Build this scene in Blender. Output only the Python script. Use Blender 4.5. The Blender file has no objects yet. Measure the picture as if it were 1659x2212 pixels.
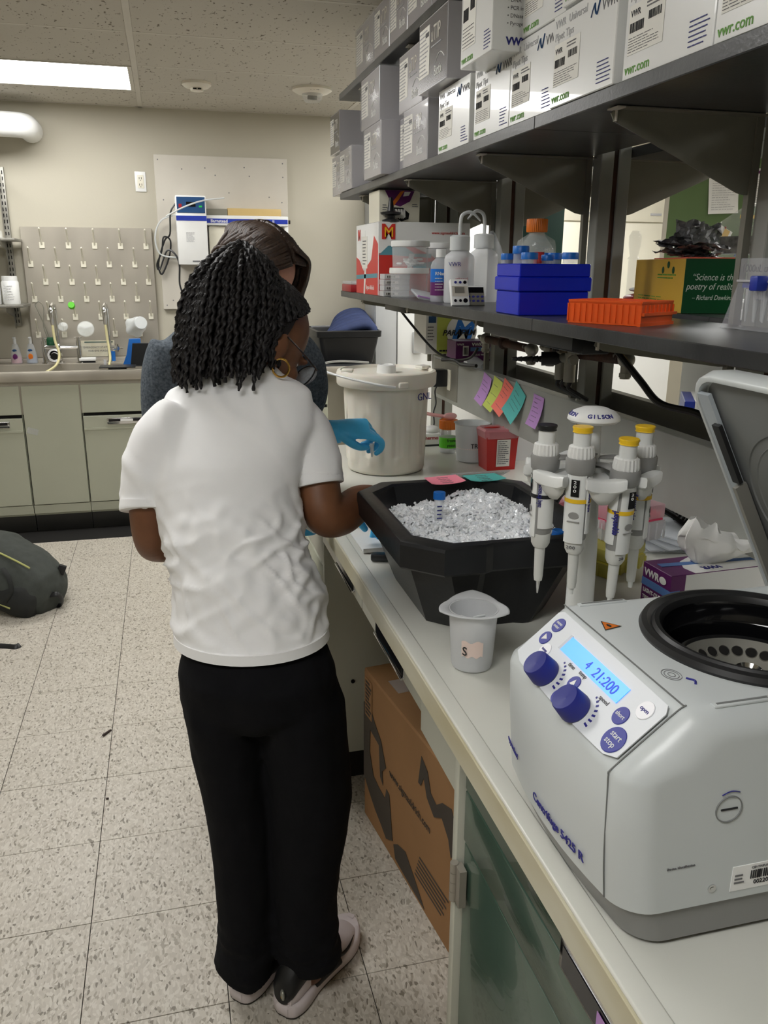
import bpy, bmesh, math, random
from mathutils import Vector, Matrix, noise
V = Vector
PI = math.pi
C = bpy.context.scene.collection
sc = bpy.context.scene

# ---------------------------------------------------------------- camera
cam = bpy.data.cameras.new('camera'); camo = bpy.data.objects.new('camera', cam); C.objects.link(camo)
cam.sensor_fit = 'VERTICAL'; cam.sensor_height = 36.0; cam.lens = 1785.8 / 2212 * 36
cam.clip_start = 0.02; cam.clip_end = 50
camo.matrix_world = (Matrix.Translation((0.27126, -3.26918, 1.52055)) @ Matrix.Rotation(-0.25236, 4, 'Z')
                     @ Matrix.Rotation(1.281002, 4, 'X') @ Matrix.Rotation(0.006024, 4, 'Z'))
sc.camera = camo
# ---------------------------------------------------------------- world, exposure
w = bpy.data.worlds.new('world'); sc.world = w; w.use_nodes = True
w.node_tree.nodes['Background'].inputs[0].default_value = (0.9, 0.95, 1.0, 1)
w.node_tree.nodes['Background'].inputs[1].default_value = 0.02
sc.view_settings.view_transform = 'Standard'; sc.view_settings.look = 'None'
sc.view_settings.exposure = 0.42; sc.view_settings.gamma = 1.0; sc.view_settings.use_curve_mapping = False
LAMP = 10.5   # emission of every ceiling troffer diffuser
ZC = 2.42    # ceiling height

# ---------------------------------------------------------------- materials
def lin(c):
    c = c / 255.0
    return c / 12.92 if c <= 0.04045 else ((c + 0.055) / 1.055) ** 2.4
def col(r, g, b): return (lin(r), lin(g), lin(b), 1)
def mat(name, rgb, rough=0.5, metal=0.0, var=0.06, scale=6.0, bump=0.0, bscale=200.0, trans=0.0, alpha=1.0,
        emit=0.0, coat=0.0, ior=1.45, sub=0.0, rgb2=None, stretch=(1, 1, 1), spec=0.5, coords='Object', det=3.0):
    m = bpy.data.materials.new(name); m.use_nodes = True
    nt = m.node_tree; n = nt.nodes; l = nt.links; b = n['Principled BSDF']
    base = col(*rgb)
    tc = n.new('ShaderNodeTexCoord'); mp = n.new('ShaderNodeMapping'); mp.inputs['Scale'].default_value = stretch
    l.new(tc.outputs[coords], mp.inputs[0])
    nz = n.new('ShaderNodeTexNoise'); nz.inputs['Scale'].default_value = scale; nz.inputs['Detail'].default_value = det
    l.new(mp.outputs[0], nz.inputs['Vector'])
    rp = n.new('ShaderNodeValToRGB'); l.new(nz.outputs['Fac'], rp.inputs[0])
    rp.color_ramp.elements[0].position = 0.32; rp.color_ramp.elements[1].position = 0.68
    if rgb2 is None:
        rp.color_ramp.elements[0].color = tuple(max(0, x * (1 - var)) for x in base[:3]) + (1,)
        rp.color_ramp.elements[1].color = tuple(min(1, x * (1 + var)) for x in base[:3]) + (1,)
    else:
        rp.color_ramp.elements[0].color = base; rp.color_ramp.elements[1].color = col(*rgb2)
    l.new(rp.outputs[0], b.inputs['Base Color'])
    b.inputs['Roughness'].default_value = rough; b.inputs['Metallic'].default_value = metal
    b.inputs['IOR'].default_value = ior; b.inputs['Transmission Weight'].default_value = trans
    b.inputs['Alpha'].default_value = alpha; b.inputs['Coat Weight'].default_value = coat
    b.inputs['Specular IOR Level'].default_value = spec
    if sub: b.inputs['Subsurface Weight'].default_value = sub; b.inputs['Subsurface Radius'].default_value = (0.01, 0.005, 0.003)
    if emit:
        b.inputs['Emission Color'].default_value = base; b.inputs['Emission Strength'].default_value = emit
    if bump:
        n2 = n.new('ShaderNodeTexNoise'); n2.inputs['Scale'].default_value = bscale; n2.inputs['Detail'].default_value = 4
        l.new(mp.outputs[0], n2.inputs['Vector'])
        bp = n.new('ShaderNodeBump'); bp.inputs['Strength'].default_value = bump; bp.inputs['Distance'].default_value = 0.002
        l.new(n2.outputs['Fac'], bp.inputs['Height']); l.new(bp.outputs[0], b.inputs['Normal'])
    return m
M = {}
def mk(k, *a, **kw): M[k] = mat(k, *a, **kw)
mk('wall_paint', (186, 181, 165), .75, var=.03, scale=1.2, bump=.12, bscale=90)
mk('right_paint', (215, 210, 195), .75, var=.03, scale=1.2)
mk('grid_white', (200, 195, 184), .5, var=.03)
mk('steel', (188, 182, 169), .4, .45, var=.14, scale=3, rgb2=(160, 154, 143), stretch=(1, 1, .35))
mk('dull_steel', (160, 158, 150), .38, .55, var=.1, scale=4, rgb2=(130, 128, 120))
mk('steel_light', (190, 198, 204), .3, .35, var=.03)
mk('chrome', (215, 215, 215), .12, 1.0, var=.02)
mk('grey_enamel', (158, 160, 154), .38, .0, var=.12, scale=5, rgb2=(142, 143, 136))
mk('dark_enamel', (134, 132, 120), .42, .0, var=.12, scale=6, rgb2=(118, 116, 104))
mk('shelf_black', (74, 75, 75), .3, 0, var=.2, scale=9, rgb2=(50, 51, 52), bump=.15, bscale=160)
mk('rust', (84, 52, 38), .7, .2, scale=14, rgb2=(52, 40, 34), bump=.6, bscale=120)
mk('bench_white', (208, 208, 199), .32, var=.025, scale=4, bump=.04, bscale=40, coat=.1)
mk('bench_edge', (206, 203, 186), .45, scale=12, rgb2=(186, 178, 148), stretch=(1, .25, 1))
mk('cab_white', (186, 186, 172), .4, var=.03, scale=2)
mk('cab_cream', (176, 178, 160), .42, var=.03, scale=2)
mk('cab_green', (62, 84, 72), .22, var=.12, scale=2.5, rgb2=(72, 92, 78), coat=.35)
mk('toe_black', (30, 30, 28), .3, var=.2)
mk('cardboard', (158, 118, 78), .8, var=.06, scale=5, bump=.2, bscale=60)
mk('card_print', (74, 66, 58), .8, var=.08)
mk('white_plastic', (232, 233, 231), .35, var=.015)
mk('cf_white', (200, 205, 205), .33, var=.015, scale=3, coat=.1)
mk('cf_panel', (212, 216, 220), .35, var=.01)
mk('cf_grey', (140, 140, 138), .45, var=.03)
mk('cf_mid_grey', (120, 122, 121), .5, var=.03)  # plain mid grey of the lid lining, slots and lock ring
mk('seam', (110, 112, 110), .6, var=.02)
mk('blue_ink', (44, 44, 128), .5, var=.02)
mk('knob_blue', (38, 44, 128), .42, var=.04)
mk('button_blue', (56, 60, 150), .45, var=.03)
mk('button_white', (240, 240, 244), .4, var=.01)
mk('black_rubber', (28, 28, 29), .42, var=.1)
mk('black_gloss', (14, 14, 16), .12, var=.1, coat=.4)
mk('black_plastic', (30, 31, 33), .34, var=.15, scale=8)
mk('tub_black', (26, 27, 29), .33, var=.2, scale=7, bump=.15, bscale=90, spec=.45)
mk('natural_poly', (240, 237, 226), .38, var=.05, scale=4, rgb2=(226, 220, 206), sub=.15, stretch=(1, 1, .3))
mk('clear_poly', (225, 230, 235), .28, alpha=.34, var=.03, ior=1.3)
mk('frosted_poly', (228, 230, 232), .32, alpha=.62, var=.03)
mk('milky_poly', (222, 226, 226), .34, alpha=.8, var=.03)
mk('clear_pet', (226, 228, 230), .08, alpha=.22, var=.02)
mk('thin_poly', (228, 230, 236), .25, alpha=.22, var=.02)
mk('glass', (245, 250, 248), .02, alpha=.18, var=.01, spec=.9)
mk('liquid', (215, 220, 225), .1, alpha=.5, var=.02)
mk('lens_glass', (235, 240, 245), .03, alpha=.22, var=.01, spec=.9)
mk('cap_blue', (26, 110, 200), .38, var=.05)
mk('rack_blue', (8, 36, 190), .3, var=.06, scale=4, sub=.05)
mk('cap_orange', (222, 118, 34), .4, var=.05)
mk('rack_orange', (246, 98, 34), .35, var=.05, sub=.1)
mk('glove_blue', (76, 190, 244), .38, var=.05, scale=30, bump=.25, bscale=90)
mk('ice', (252, 253, 255), .15, var=.02, scale=70, rgb2=(240, 244, 248), sub=.0)
mk('paper', (240, 240, 238), .8, var=.01)
mk('label', (232, 230, 222), .6, var=.02)
mk('print_grey', (110, 110, 112), .7, var=.05)
mk('print_light', (178, 178, 180), .7, var=.05)
mk('print_black', (38, 38, 40), .7, var=.05)
mk('print_blue', (40, 44, 120), .6, var=.05)
mk('print_green', (96, 150, 60), .6, var=.05)
mk('print_white', (236, 236, 232), .6, var=.02)
mk('box_white', (234, 235, 233), .26, var=.01, coat=.5)
mk('box_grey', (184, 182, 186), .24, var=.04, coat=.6)
mk('box_mid', (158, 155, 160), .24, var=.04, coat=.6)
mk('box_dark', (100, 98, 102), .24, var=.06, coat=.6)
mk('red_card', (205, 52, 44), .4, var=.04)
mk('red_plastic', (160, 30, 38), .35, var=.05)
mk('sharps_red', (186, 40, 36), .35, var=.05)
mk('sharps_lid', (206, 130, 136), .3, alpha=.82, var=.05)
mk('teal_print', (92, 150, 164), .5, var=.05)
mk('yellow_card', (214, 170, 62), .45, var=.04)
mk('green_card', (16, 76, 44), .4, var=.05)
mk('purple_card', (98, 34, 98), .4, var=.06)
mk('band_blue', (92, 130, 190), .45, var=.05)
mk('foil', (168, 168, 170), .4, .35, var=.3, scale=35, rgb2=(104, 104, 106), bump=.5, bscale=70)
mk('sticky_pink', (244, 140, 160), .7, var=.02)
mk('sticky_teal', (84, 178, 172), .7, var=.02)
mk('sticky_purple', (184, 140, 200), .7, var=.02)
mk('sticky_lime', (196, 208, 96), .7, var=.02)
mk('sticky_coral', (238, 118, 102), .7, var=.02)
mk('tape_pink', (236, 214, 204), .7, var=.02)
mk('tip_pink', (226, 70, 110), .4, var=.08)
mk('tip_yellow', (214, 204, 84), .4, var=.08)
mk('lid_yellow', (222, 214, 110), .35, alpha=.75, var=.05)
mk('lid_rose', (232, 190, 198), .25, alpha=.5, var=.05)
mk('tissue', (244, 243, 240), .85, var=.02, bump=.3, bscale=60)
mk('pip_white', (226, 228, 226), .3, var=.01)
mk('pip_grey', (146, 146, 144), .4, var=.02)
mk('pip_tip', (212, 213, 209), .4, var=.02)
mk('pip_yellow', (240, 196, 40), .35, var=.02)
mk('green_board', (92, 114, 74), .75, var=.06, scale=3)
mk('green_dark', (14, 62, 48), .6, var=.1)
mk('fridge', (226, 227, 224), .35, var=.015)
mk('fridge_side', (176, 178, 178), .4, var=.02)
mk('cream_cabinet', (226, 222, 204), .45, var=.02)
mk('navy_cloth', (40, 52, 88), .8, var=.15, scale=20, bump=.4, bscale=120)
mk('tan_board', (205, 178, 120), .6, var=.05)
mk('device_blue', (34, 74, 120), .4, var=.05)
mk('stripe_blue', (40, 62, 170), .4, var=.03)
mk('screen_dark', (20, 20, 24), .1, var=.1)
mk('peg_cream', (226, 222, 205), .45, var=.03)
mk('lime_green', (92, 196, 40), .4, var=.04)
mk('bright_green', (40, 190, 90), .4, var=.05)
mk('hose_cream', (206, 198, 150), .4, var=.05)
mk('stand_blue', (34, 110, 196), .4, var=.05)
mk('soap_pink', (240, 176, 190), .2, alpha=.75, var=.05)
mk('soap_blue', (190, 206, 232), .2, alpha=.75, var=.05)
mk('flesh_pink', (232, 172, 170), .4, alpha=.75, var=.05)
mk('shirt_white', (246, 246, 246), .88, var=.012, scale=8, bump=.16, bscale=26)
mk('trouser_black', (17, 17, 20), .95, var=.1, scale=30, bump=.2, bscale=200, spec=.2)
mk('skin_brown', (124, 82, 54), .5, var=.08, scale=14, rgb2=(104, 66, 43), sub=.06, bump=.08, bscale=160)
mk('skin_fair', (214, 160, 136), .48, var=.05, scale=14, sub=.12)
mk('hair_black', (22, 19, 20), .5, var=.3, scale=60, bump=.6, bscale=300, spec=.45)
mk('hair_brown', (70, 50, 36), .42, scale=30, rgb2=(44, 31, 24), stretch=(6, 6, .6), bump=.5, bscale=120)
mk('heather_grey', (52, 60, 68), .9, scale=160, rgb2=(92, 100, 108), det=6, bump=.4, bscale=300)
mk('dark_trouser', (38, 40, 46), .9, var=.1)
mk('gold', (220, 176, 92), .2, 1.0, var=.03)
mk('tortoise', (60, 34, 24), .25, scale=60, rgb2=(24, 16, 14))
mk('shoe_white', (206, 196, 196), .4, var=.04)
mk('shoe_black', (22, 22, 23), .45, var=.1)
mk('shoe_rubber', (60, 56, 50), .6, var=.1)
mk('badge_silver', (160, 160, 150), .35, .6, var=.05)
mk('pack_grey', (62, 66, 62), .85, var=.12, scale=30, bump=.4, bscale=240)
mk('pack_dark', (36, 38, 37), .8, var=.12, scale=30)
mk('zip_lime', (176, 178, 110), .6, var=.05)
mk('debris', (58, 44, 40), .8, var=.2)
mk('dark_void', (16, 14, 12), .9, var=.1)
mk('orange_label', (178, 88, 52), .7, var=.1)
mk('brass_dark', (94, 84, 70), .45, .8, var=.15, scale=20)
mk('deep_blue', (16, 36, 90), .6, var=.1)
mk('screen_blue', (60, 140, 255), .3, var=.02, emit=.9)
mk('lcd_ink', (24, 60, 190), .4, var=.02, emit=.35)
mk('diffuser', (253, 252, 250), .5, var=.005, emit=LAMP)

def floor_mat():
    m = bpy.data.materials.new('vinyl_tile'); m.use_nodes = True
    nt = m.node_tree; n = nt.nodes; l = nt.links; b = n['Principled BSDF']
    geo = n.new('ShaderNodeNewGeometry')
    nz = n.new('ShaderNodeTexNoise'); nz.inputs['Scale'].default_value = 22; l.new(geo.outputs['Position'], nz.inputs['Vector'])
    mix = n.new('ShaderNodeVectorMath'); mix.operation = 'MULTIPLY_ADD'
    l.new(nz.outputs['Color'], mix.inputs[0]); mix.inputs[1].default_value = (.022, .03, 0); l.new(geo.outputs['Position'], mix.inputs[2])
    mp = n.new('ShaderNodeMapping'); mp.inputs['Rotation'].default_value = (0, 0, .35); mp.inputs['Scale'].default_value = (210, 105, 1)
    l.new(mix.outputs[0], mp.inputs[0])
    vo = n.new('ShaderNodeTexVoronoi'); vo.inputs['Scale'].default_value = 1; l.new(mp.outputs[0], vo.inputs['Vector'])
    sep = n.new('ShaderNodeSeparateColor'); l.new(vo.outputs['Color'], sep.inputs[0])
    r1 = n.new('ShaderNodeValToRGB'); l.new(sep.outputs[0], r1.inputs[0])
    e = r1.color_ramp; e.interpolation = 'CONSTANT'
    e.elements[0].color = col(132, 125, 112); e.elements[1].position = .04; e.elements[1].color = col(166, 158, 144)
    for p, c in ((.15, (188, 181, 168)), (.38, (197, 190, 177)), (.74, (208, 202, 190))):
        x = e.elements.new(p); x.color = col(*c)
    n3 = n.new('ShaderNodeTexNoise'); n3.inputs['Scale'].default_value = 1.3; l.new(geo.outputs['Position'], n3.inputs['Vector'])
    mx = n.new('ShaderNodeMix'); mx.data_type = 'RGBA'; mx.blend_type = 'MULTIPLY'; mx.inputs[0].default_value = .14
    l.new(r1.outputs[0], mx.inputs[6]); l.new(n3.outputs['Fac'], mx.inputs[7])
    l.new(mx.outputs[2], b.inputs['Base Color']); b.inputs['Roughness'].default_value = .42
    bp = n.new('ShaderNodeBump'); bp.inputs['Strength'].default_value = .06; bp.inputs['Distance'].default_value = .001
    l.new(n3.outputs['Fac'], bp.inputs['Height']); l.new(bp.outputs[0], b.inputs['Normal'])
    return m
M['vinyl'] = floor_mat()
def ceil_mat():
    m = bpy.data.materials.new('acoustic_tile'); m.use_nodes = True
    nt = m.node_tree; n = nt.nodes; l = nt.links; b = n['Principled BSDF']
    geo = n.new('ShaderNodeNewGeometry')
    mp = n.new('ShaderNodeMapping'); mp.inputs['Scale'].default_value = (70, 38, 1); mp.inputs['Rotation'].default_value = (0, 0, .5)
    l.new(geo.outputs['Position'], mp.inputs[0])
    nz = n.new('ShaderNodeTexNoise'); nz.inputs['Scale'].default_value = 1; nz.inputs['Detail'].default_value = 2; l.new(mp.outputs[0], nz.inputs['Vector'])
    r = n.new('ShaderNodeValToRGB'); l.new(nz.outputs['Fac'], r.inputs[0])
    r.color_ramp.elements[0].position = .30; r.color_ramp.elements[0].color = col(112, 104, 90)
    r.color_ramp.elements[1].position = .36; r.color_ramp.elements[1].color = col(192, 187, 176)
    l.new(r.outputs[0], b.inputs['Base Color']); b.inputs['Roughness'].default_value = .9
    bp = n.new('ShaderNodeBump'); bp.inputs['Strength'].default_value = .5; bp.inputs['Distance'].default_value = .002
    l.new(r.outputs[0], bp.inputs['Height']); l.new(bp.outputs[0], b.inputs['Normal'])
    return m
M['acoustic'] = ceil_mat()

# ---------------------------------------------------------------- geometry helpers
class G:
    def __init__(s): s.v = []; s.f = []
    def add(s, v, f):
        n = len(s.v); s.v += [V(p) for p in v]; s.f += [tuple(i + n for i in q) for q in f]; return s
    def xf(s, m):
        s.v = [m @ p for p in s.v]; return s
    def merge(s, g): return s.add(g.v, g.f)
    def box(s, c, d, rot=None, bev=0, seg=2):
        bm = bmesh.new(); bmesh.ops.create_cube(bm, size=1)
        bmesh.ops.scale(bm, vec=d, verts=bm.verts)
        if bev: bmesh.ops.bevel(bm, geom=bm.edges[:], offset=min(bev, min(d) * .49), segments=seg, profile=.5, affect='EDGES')
        R = (rot.to_4x4() if rot is not None else Matrix()); T = Matrix.Translation(c) @ R
        s.add([T @ v.co for v in bm.verts], [[v.index for v in f.verts] for f in bm.faces]); bm.free(); return s
    def bx(s, x0, x1, y0, y1, z0, z1, bev=0, seg=2):
        return s.box(((x0 + x1) / 2, (y0 + y1) / 2, (z0 + z1) / 2), (abs(x1 - x0), abs(y1 - y0), abs(z1 - z0)), None, bev, seg)
    def lathe(s, prof, c=(0, 0, 0), seg=32, m=None, rf=None):
        v = []; f = []; k = len(prof)
        for i in range(seg):
            a = 2 * PI * i / seg
            for r, z in prof:
                rr = r * (rf(a, z) if rf else 1)
                v.append(V((rr * math.cos(a), rr * math.sin(a), z)))
        for i in range(seg):
            j = (i + 1) % seg
            for q in range(k - 1): f.append((i * k + q, j * k + q, j * k + q + 1, i * k + q + 1))
        T = Matrix.Translation(c) @ (m.to_4x4() if m is not None else Matrix())
        return s.add([T @ p for p in v], f)
    def cyl(s, a, b, r, r2=None, seg=16):
        a = V(a); b = V(b); d = b - a; r2 = r if r2 is None else r2
        q = d.to_track_quat('Z', 'Y').to_matrix()
        return s.lathe([(0.00001, 0), (r, 0), (r2, d.length), (0.00001, d.length)], a, seg, q)
    def prism(s, poly, fr, h):       # poly in the XY of matrix fr, thickness h along its Z
        n = len(poly)
        v = [fr @ V((x, y, 0)) for x, y in poly] + [fr @ V((x, y, h)) for x, y in poly]
        f = [tuple(range(n))[::-1], tuple(range(n, 2 * n))] + [(i, (i + 1) % n, (i + 1) % n + n, i + n) for i in range(n)]
        return s.add(v, f)
    def tube(s, pts, r, seg=8, sub=6, closed=False, flat=1.0):
        P = spline(pts, sub, closed); n = len(P)
        if isinstance(r, (list, tuple)):
            rr = []
            for i in range(n):
                t = i / max(1, n - 1) * (len(r) - 1); k = min(int(t), len(r) - 2); rr.append(r[k] + (r[k + 1] - r[k]) * (t - k))
        else: rr = [r] * n
        v = []; f = []; N = None
        for i in range(n):
            a = P[i - 1] if (i > 0 or closed) else P[0]; b = P[(i + 1) % n] if (i < n - 1 or closed) else P[-1]
            t = (b - a)
            t = t.normalized() if t.length > 1e-9 else V((0, 0, 1))
            if N is None: N = t.orthogonal().normalized()
            N = (N - t * N.dot(t)); N = N.normalized() if N.length > 1e-6 else t.orthogonal().normalized()
            B = t.cross(N)
            for k in range(seg):
                a_ = 2 * PI * k / seg; v.append(P[i] + N * math.cos(a_) * rr[i] + B * math.sin(a_) * rr[i] * flat)
        for i in range(n if closed else n - 1):
            j = (i + 1) % n
            for k in range(seg):
                k2 = (k + 1) % seg; f.append((i * seg + k, i * seg + k2, j * seg + k2, j * seg + k))
        if not closed:
            f.append(tuple(range(seg))[::-1]); f.append(tuple((n - 1) * seg + k for k in range(seg)))
        return s.add(v, f)
    def loft(s, rings, seg=24, cap=True):     # rings: (centre, u, v) half axis vectors
        v = []; f = []
        for c, u, w_ in rings:
            c = V(c); u = V(u); w_ = V(w_)
            for k in range(seg):
                a = 2 * PI * k / seg; v.append(c + u * math.cos(a) + w_ * math.sin(a))
        for i in range(len(rings) - 1):
            for k in range(seg):
                k2 = (k + 1) % seg; f.append((i * seg + k, i * seg + k2, (i + 1) * seg + k2, (i + 1) * seg + k))
        if cap:
            f.append(tuple(range(seg))[::-1]); n = len(rings) - 1; f.append(tuple(n * seg + k for k in range(seg)))
        return s.add(v, f)
    def polyloft(s, rings, cap0=True, cap1=True):   # rings: lists of 3d points
        k = len(rings[0]); v = [p for r in rings for p in r]; f = []
        for i in range(len(rings) - 1):
            for q in range(k):
                q2 = (q + 1) % k; f.append((i * k + q, i * k + q2, (i + 1) * k + q2, (i + 1) * k + q))
        if cap0: f.append(tuple(range(k))[::-1])
        if cap1: f.append(tuple((len(rings) - 1) * k + q for q in range(k)))
        return s.add(v, f)
    def ell(s, c, r, rot=None, seg=20, rings=12):
        prof = [(max(1e-5, math.sin(PI * i / rings)), -math.cos(PI * i / rings)) for i in range(rings + 1)]
        m = (rot if rot is not None else Matrix.Identity(3)) @ Matrix.Diagonal(r)
        return s.lathe(prof, c, seg, m)
def spline(pts, sub=6, closed=False):
    P = [V(p) for p in pts]
    if len(P) < 3 or sub <= 1: return P
    out = []; n = len(P)
    for i in range(n if closed else n - 1):
        if closed: a, b, c, d = P[i - 1], P[i], P[(i + 1) % n], P[(i + 2) % n]
        else: a = P[max(0, i - 1)]; b = P[i]; c = P[i + 1]; d = P[min(n - 1, i + 2)]
        for k in range(sub):
            t = k / sub
            out.append(.5 * ((2 * b) + (c - a) * t + (2 * a - 5 * b + 4 * c - d) * t * t + (3 * b - a - 3 * c + d) * t ** 3))
    if not closed: out.append(P[-1])
    return out
def rootm(o):
    m = Matrix()
    while o is not None: m = o.matrix_basis @ m; o = o.parent
    return m
def link(o, parent=None):
    C.objects.link(o)
    if parent is not None: o.parent = parent
    return o
def mesh(name, g, smooth=35):
    me = bpy.data.meshes.new(name); me.from_pydata([tuple(p) for p in g.v], [], g.f); me.validate(); 
    bm = bmesh.new(); bm.from_mesh(me); bmesh.ops.remove_doubles(bm, verts=bm.verts, dist=1e-6)
    bmesh.ops.recalc_face_normals(bm, faces=bm.faces); bm.to_mesh(me); bm.free()
    if smooth:
        me.polygons.foreach_set('use_smooth', [True] * len(me.polygons))
        if smooth < 180: me.set_sharp_from_angle(angle=math.radians(smooth))
    return me
def B(name, g, m, parent=None, world=True, smooth=35, label=None):
    """one mesh object; geometry given in world space unless world=False (then local to the parent)"""
    if world and parent is not None: g.xf(rootm(parent).inverted())
    me = mesh(name, g, smooth); me.materials.append(M[m] if isinstance(m, str) else m)
    o = bpy.data.objects.new(name, me); link(o, parent)
    if label: o['label'] = label
    return o
def tag(o, label, cat, group=None):
    o['label'] = label; o['category'] = cat
    if group: o['group'] = group
    return o
def thing(name, label, cat, loc=(0, 0, 0), rz=0, group=None):
    o = bpy.data.objects.new(name, None); o.empty_display_size = .05; C.objects.link(o)
    o.location = loc; o.rotation_euler = (0, 0, rz); o.matrix_basis  # basis is built from loc and rot
    return tag(o, label, cat, group)
def struct(o): o['kind'] = 'structure'; return o
def stuff(o): o['kind'] = 'stuff'; return o
def fr(o, x, y):
    x = V(x).normalized(); y = V(y); y = (y - x * y.dot(x)).normalized(); z = x.cross(y)
    m = Matrix((x, y, z)).transposed().to_4x4(); m.translation = V(o); return m
def dup(root, loc, rz=None, label=None, group=None):
    r = root.copy(); C.objects.link(r); r.location = loc
    if rz is not None: r.rotation_euler = (0, 0, rz)
    if label: r['label'] = label
    if group: r['group'] = group
    for ch in root.children:
        c = ch.copy(); C.objects.link(c); c.parent = r
        for g_ in ch.children:
            d = g_.copy(); C.objects.link(d); d.parent = c
    return r
def textg(s, size, F, align='LEFT', shear=0, bold=0, th=.0004, sx=1.0):
    cu = bpy.data.curves.new('t', 'FONT'); cu.body = s; cu.size = size; cu.align_x = align; cu.shear = shear
    cu.offset = bold * size; cu.extrude = th; cu.resolution_u = 3
    o = bpy.data.objects.new('t', cu); C.objects.link(o)
    dg = bpy.context.evaluated_depsgraph_get(); me = bpy.data.meshes.new_from_object(o.evaluated_get(dg))
    g = G(); T = F @ Matrix.Diagonal((sx, 1, 1, 1))
    g.add([T @ v.co for v in me.vertices], [tuple(p.vertices) for p in me.polygons])
    bpy.data.objects.remove(o); bpy.data.curves.remove(cu); bpy.data.meshes.remove(me)
    return g
def text(s, size, F, m, parent, name='lettering', world=True, **kw):
    return B(name, textg(s, size, F, **kw), m, parent, world, smooth=0)
def plate(F, x0, x1, y0, y1, th=.0005):
    g = G(); return g.add([F @ V(p) for p in ((x0, y0, 0), (x1, y0, 0), (x1, y1, 0), (x0, y1, 0), (x0, y0, th), (x1, y0, th), (x1, y1, th), (x0, y1, th))],
                          [(3, 2, 1, 0), (4, 5, 6, 7), (0, 1, 5, 4), (1, 2, 6, 5), (2, 3, 7, 6), (3, 0, 4, 7)])
def lines(F, x0, x1, y0, y1, n, rnd, fill=.42, words=4, th=.0007):
    g = G(); h = (y1 - y0) / n
    for i in range(n):
        y = y1 - (i + .5) * h; x = x0; end = x0 + (x1 - x0) * rnd.uniform(.6, 1)
        while x < end:
            wd = (x1 - x0) / words * rnd.uniform(.35, 1.1); xe = min(end, x + wd)
            g.merge(plate(F, x, xe, y - h * fill / 2, y + h * fill / 2, th)); x = xe + (x1 - x0) * .03
    return g
def barcode(F, x0, x1, y0, y1, rnd, n=14, th=.0008):
    g = G(); x = x0; st = (x1 - x0) / n
    for i in range(n):
        g.merge(plate(F, x, x + st * rnd.uniform(.25, .75), y0, y1, th)); x += st
    return g
def ev(o):
    dg = bpy.context.evaluated_depsgraph_get(); me = bpy.data.meshes.new_from_object(o.evaluated_get(dg)); return me
def remesh(name, g, m, parent, voxel=.006, smooth=6, disp=None, cut=None):
    me = mesh('tmp', g, 0); o = bpy.data.objects.new('tmp', me); C.objects.link(o)
    md = o.modifiers.new('r', 'REMESH'); md.mode = 'VOXEL'; md.voxel_size = voxel
    if smooth: s_ = o.modifiers.new('s', 'SMOOTH'); s_.factor = .5; s_.iterations = smooth
    me2 = ev(o); bpy.data.objects.remove(o); bpy.data.meshes.remove(me)
    bm = bmesh.new(); bm.from_mesh(me2); bm.normal_update()
    if disp:
        for v in bm.verts: v.co += v.normal * disp(v.co, v.normal)
    if cut:   # remove parts of the surface (list of (point, normal)): keeps the side the normal points away from
        for p, n_ in cut:
            r = bmesh.ops.bisect_plane(bm, geom=bm.verts[:] + bm.edges[:] + bm.faces[:], plane_co=p, plane_no=n_, clear_outer=True)
    bm.to_mesh(me2); bm.free()
    me2.polygons.foreach_set('use_smooth', [True] * len(me2.polygons)); me2.name = name
    me2.transform(rootm(parent).inverted())
    me2.materials.clear(); me2.materials.append(M[m]); ob = bpy.data.objects.new(name, me2); link(ob, parent); return ob
XN = (0, -1, 0); ZU = (0, 0, 1)     # text axes on faces that look towards -X
rnd = random.Random(7)
# ================================================================ ROOM
T = .3048
floor = struct(B('floor', G().bx(-2.5, 5.5, -5.3, 2.45, -.12, -.0025), 'dark_void', smooth=0))
tg = G().box((0, 0, -.002), (T - .0019, T - .0019, .004), None, .0004, 1)
tm = mesh('tile', tg, 0); tm.materials.append(M['vinyl'])
for i in range(-7, 4):
    for j in range(-5, 14):
        o = bpy.data.objects.new('tile', tm); link(o, floor); o.location = ((i + .5) * T, -(j + .5) * T, rnd.uniform(-.0002, .0002))
g = G().bx(-2.45, 5.4, -5.2, -14 * T, -.004, 0).bx(-2.45, -7 * T, -14 * T, 6 * T, -.004, 0).bx(4 * T, 5.4, -14 * T, 2.35, -.004, 0).bx(-2.45, 4 * T, 6 * T, 2.35, -.004, 0)
B('outer_tiles', g, 'vinyl', floor, smooth=0)
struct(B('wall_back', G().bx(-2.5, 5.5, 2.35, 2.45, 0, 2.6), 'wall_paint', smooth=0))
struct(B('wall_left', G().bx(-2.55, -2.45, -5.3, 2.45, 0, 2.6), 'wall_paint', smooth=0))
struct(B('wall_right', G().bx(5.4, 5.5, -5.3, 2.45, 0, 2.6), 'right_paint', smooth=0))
struct(B('wall_front', G().bx(-2.5, 5.5, -5.3, -5.2, 0, 2.6), 'wall_paint', smooth=0))
ceiling = struct(B('ceiling', G().bx(-2.5, 5.5, -5.3, 2.45, ZC + .02, ZC + .1), 'dark_void', smooth=0))
xs = [.2 + 1.2192 * k for k in range(-3, 6)]; ys = [1.85 - .6096 * k for k in range(-1, 12)]
lights = {(1, 1): 'near the back wall, above the sink counter', (1, 5): 'above the aisle, over the two people', (1, 9): 'behind the camera above the aisle', (3, 1): 'added as fill beyond the top shelf near the back wall', (4, 5): 'added as fill over the far side of the island, second row',  # last two here are unseen fill lamps, added to brighten the shelf side
          (4, 3): 'over the far side of the island', (4, 8): 'over the far side of the island near the camera'}
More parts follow.
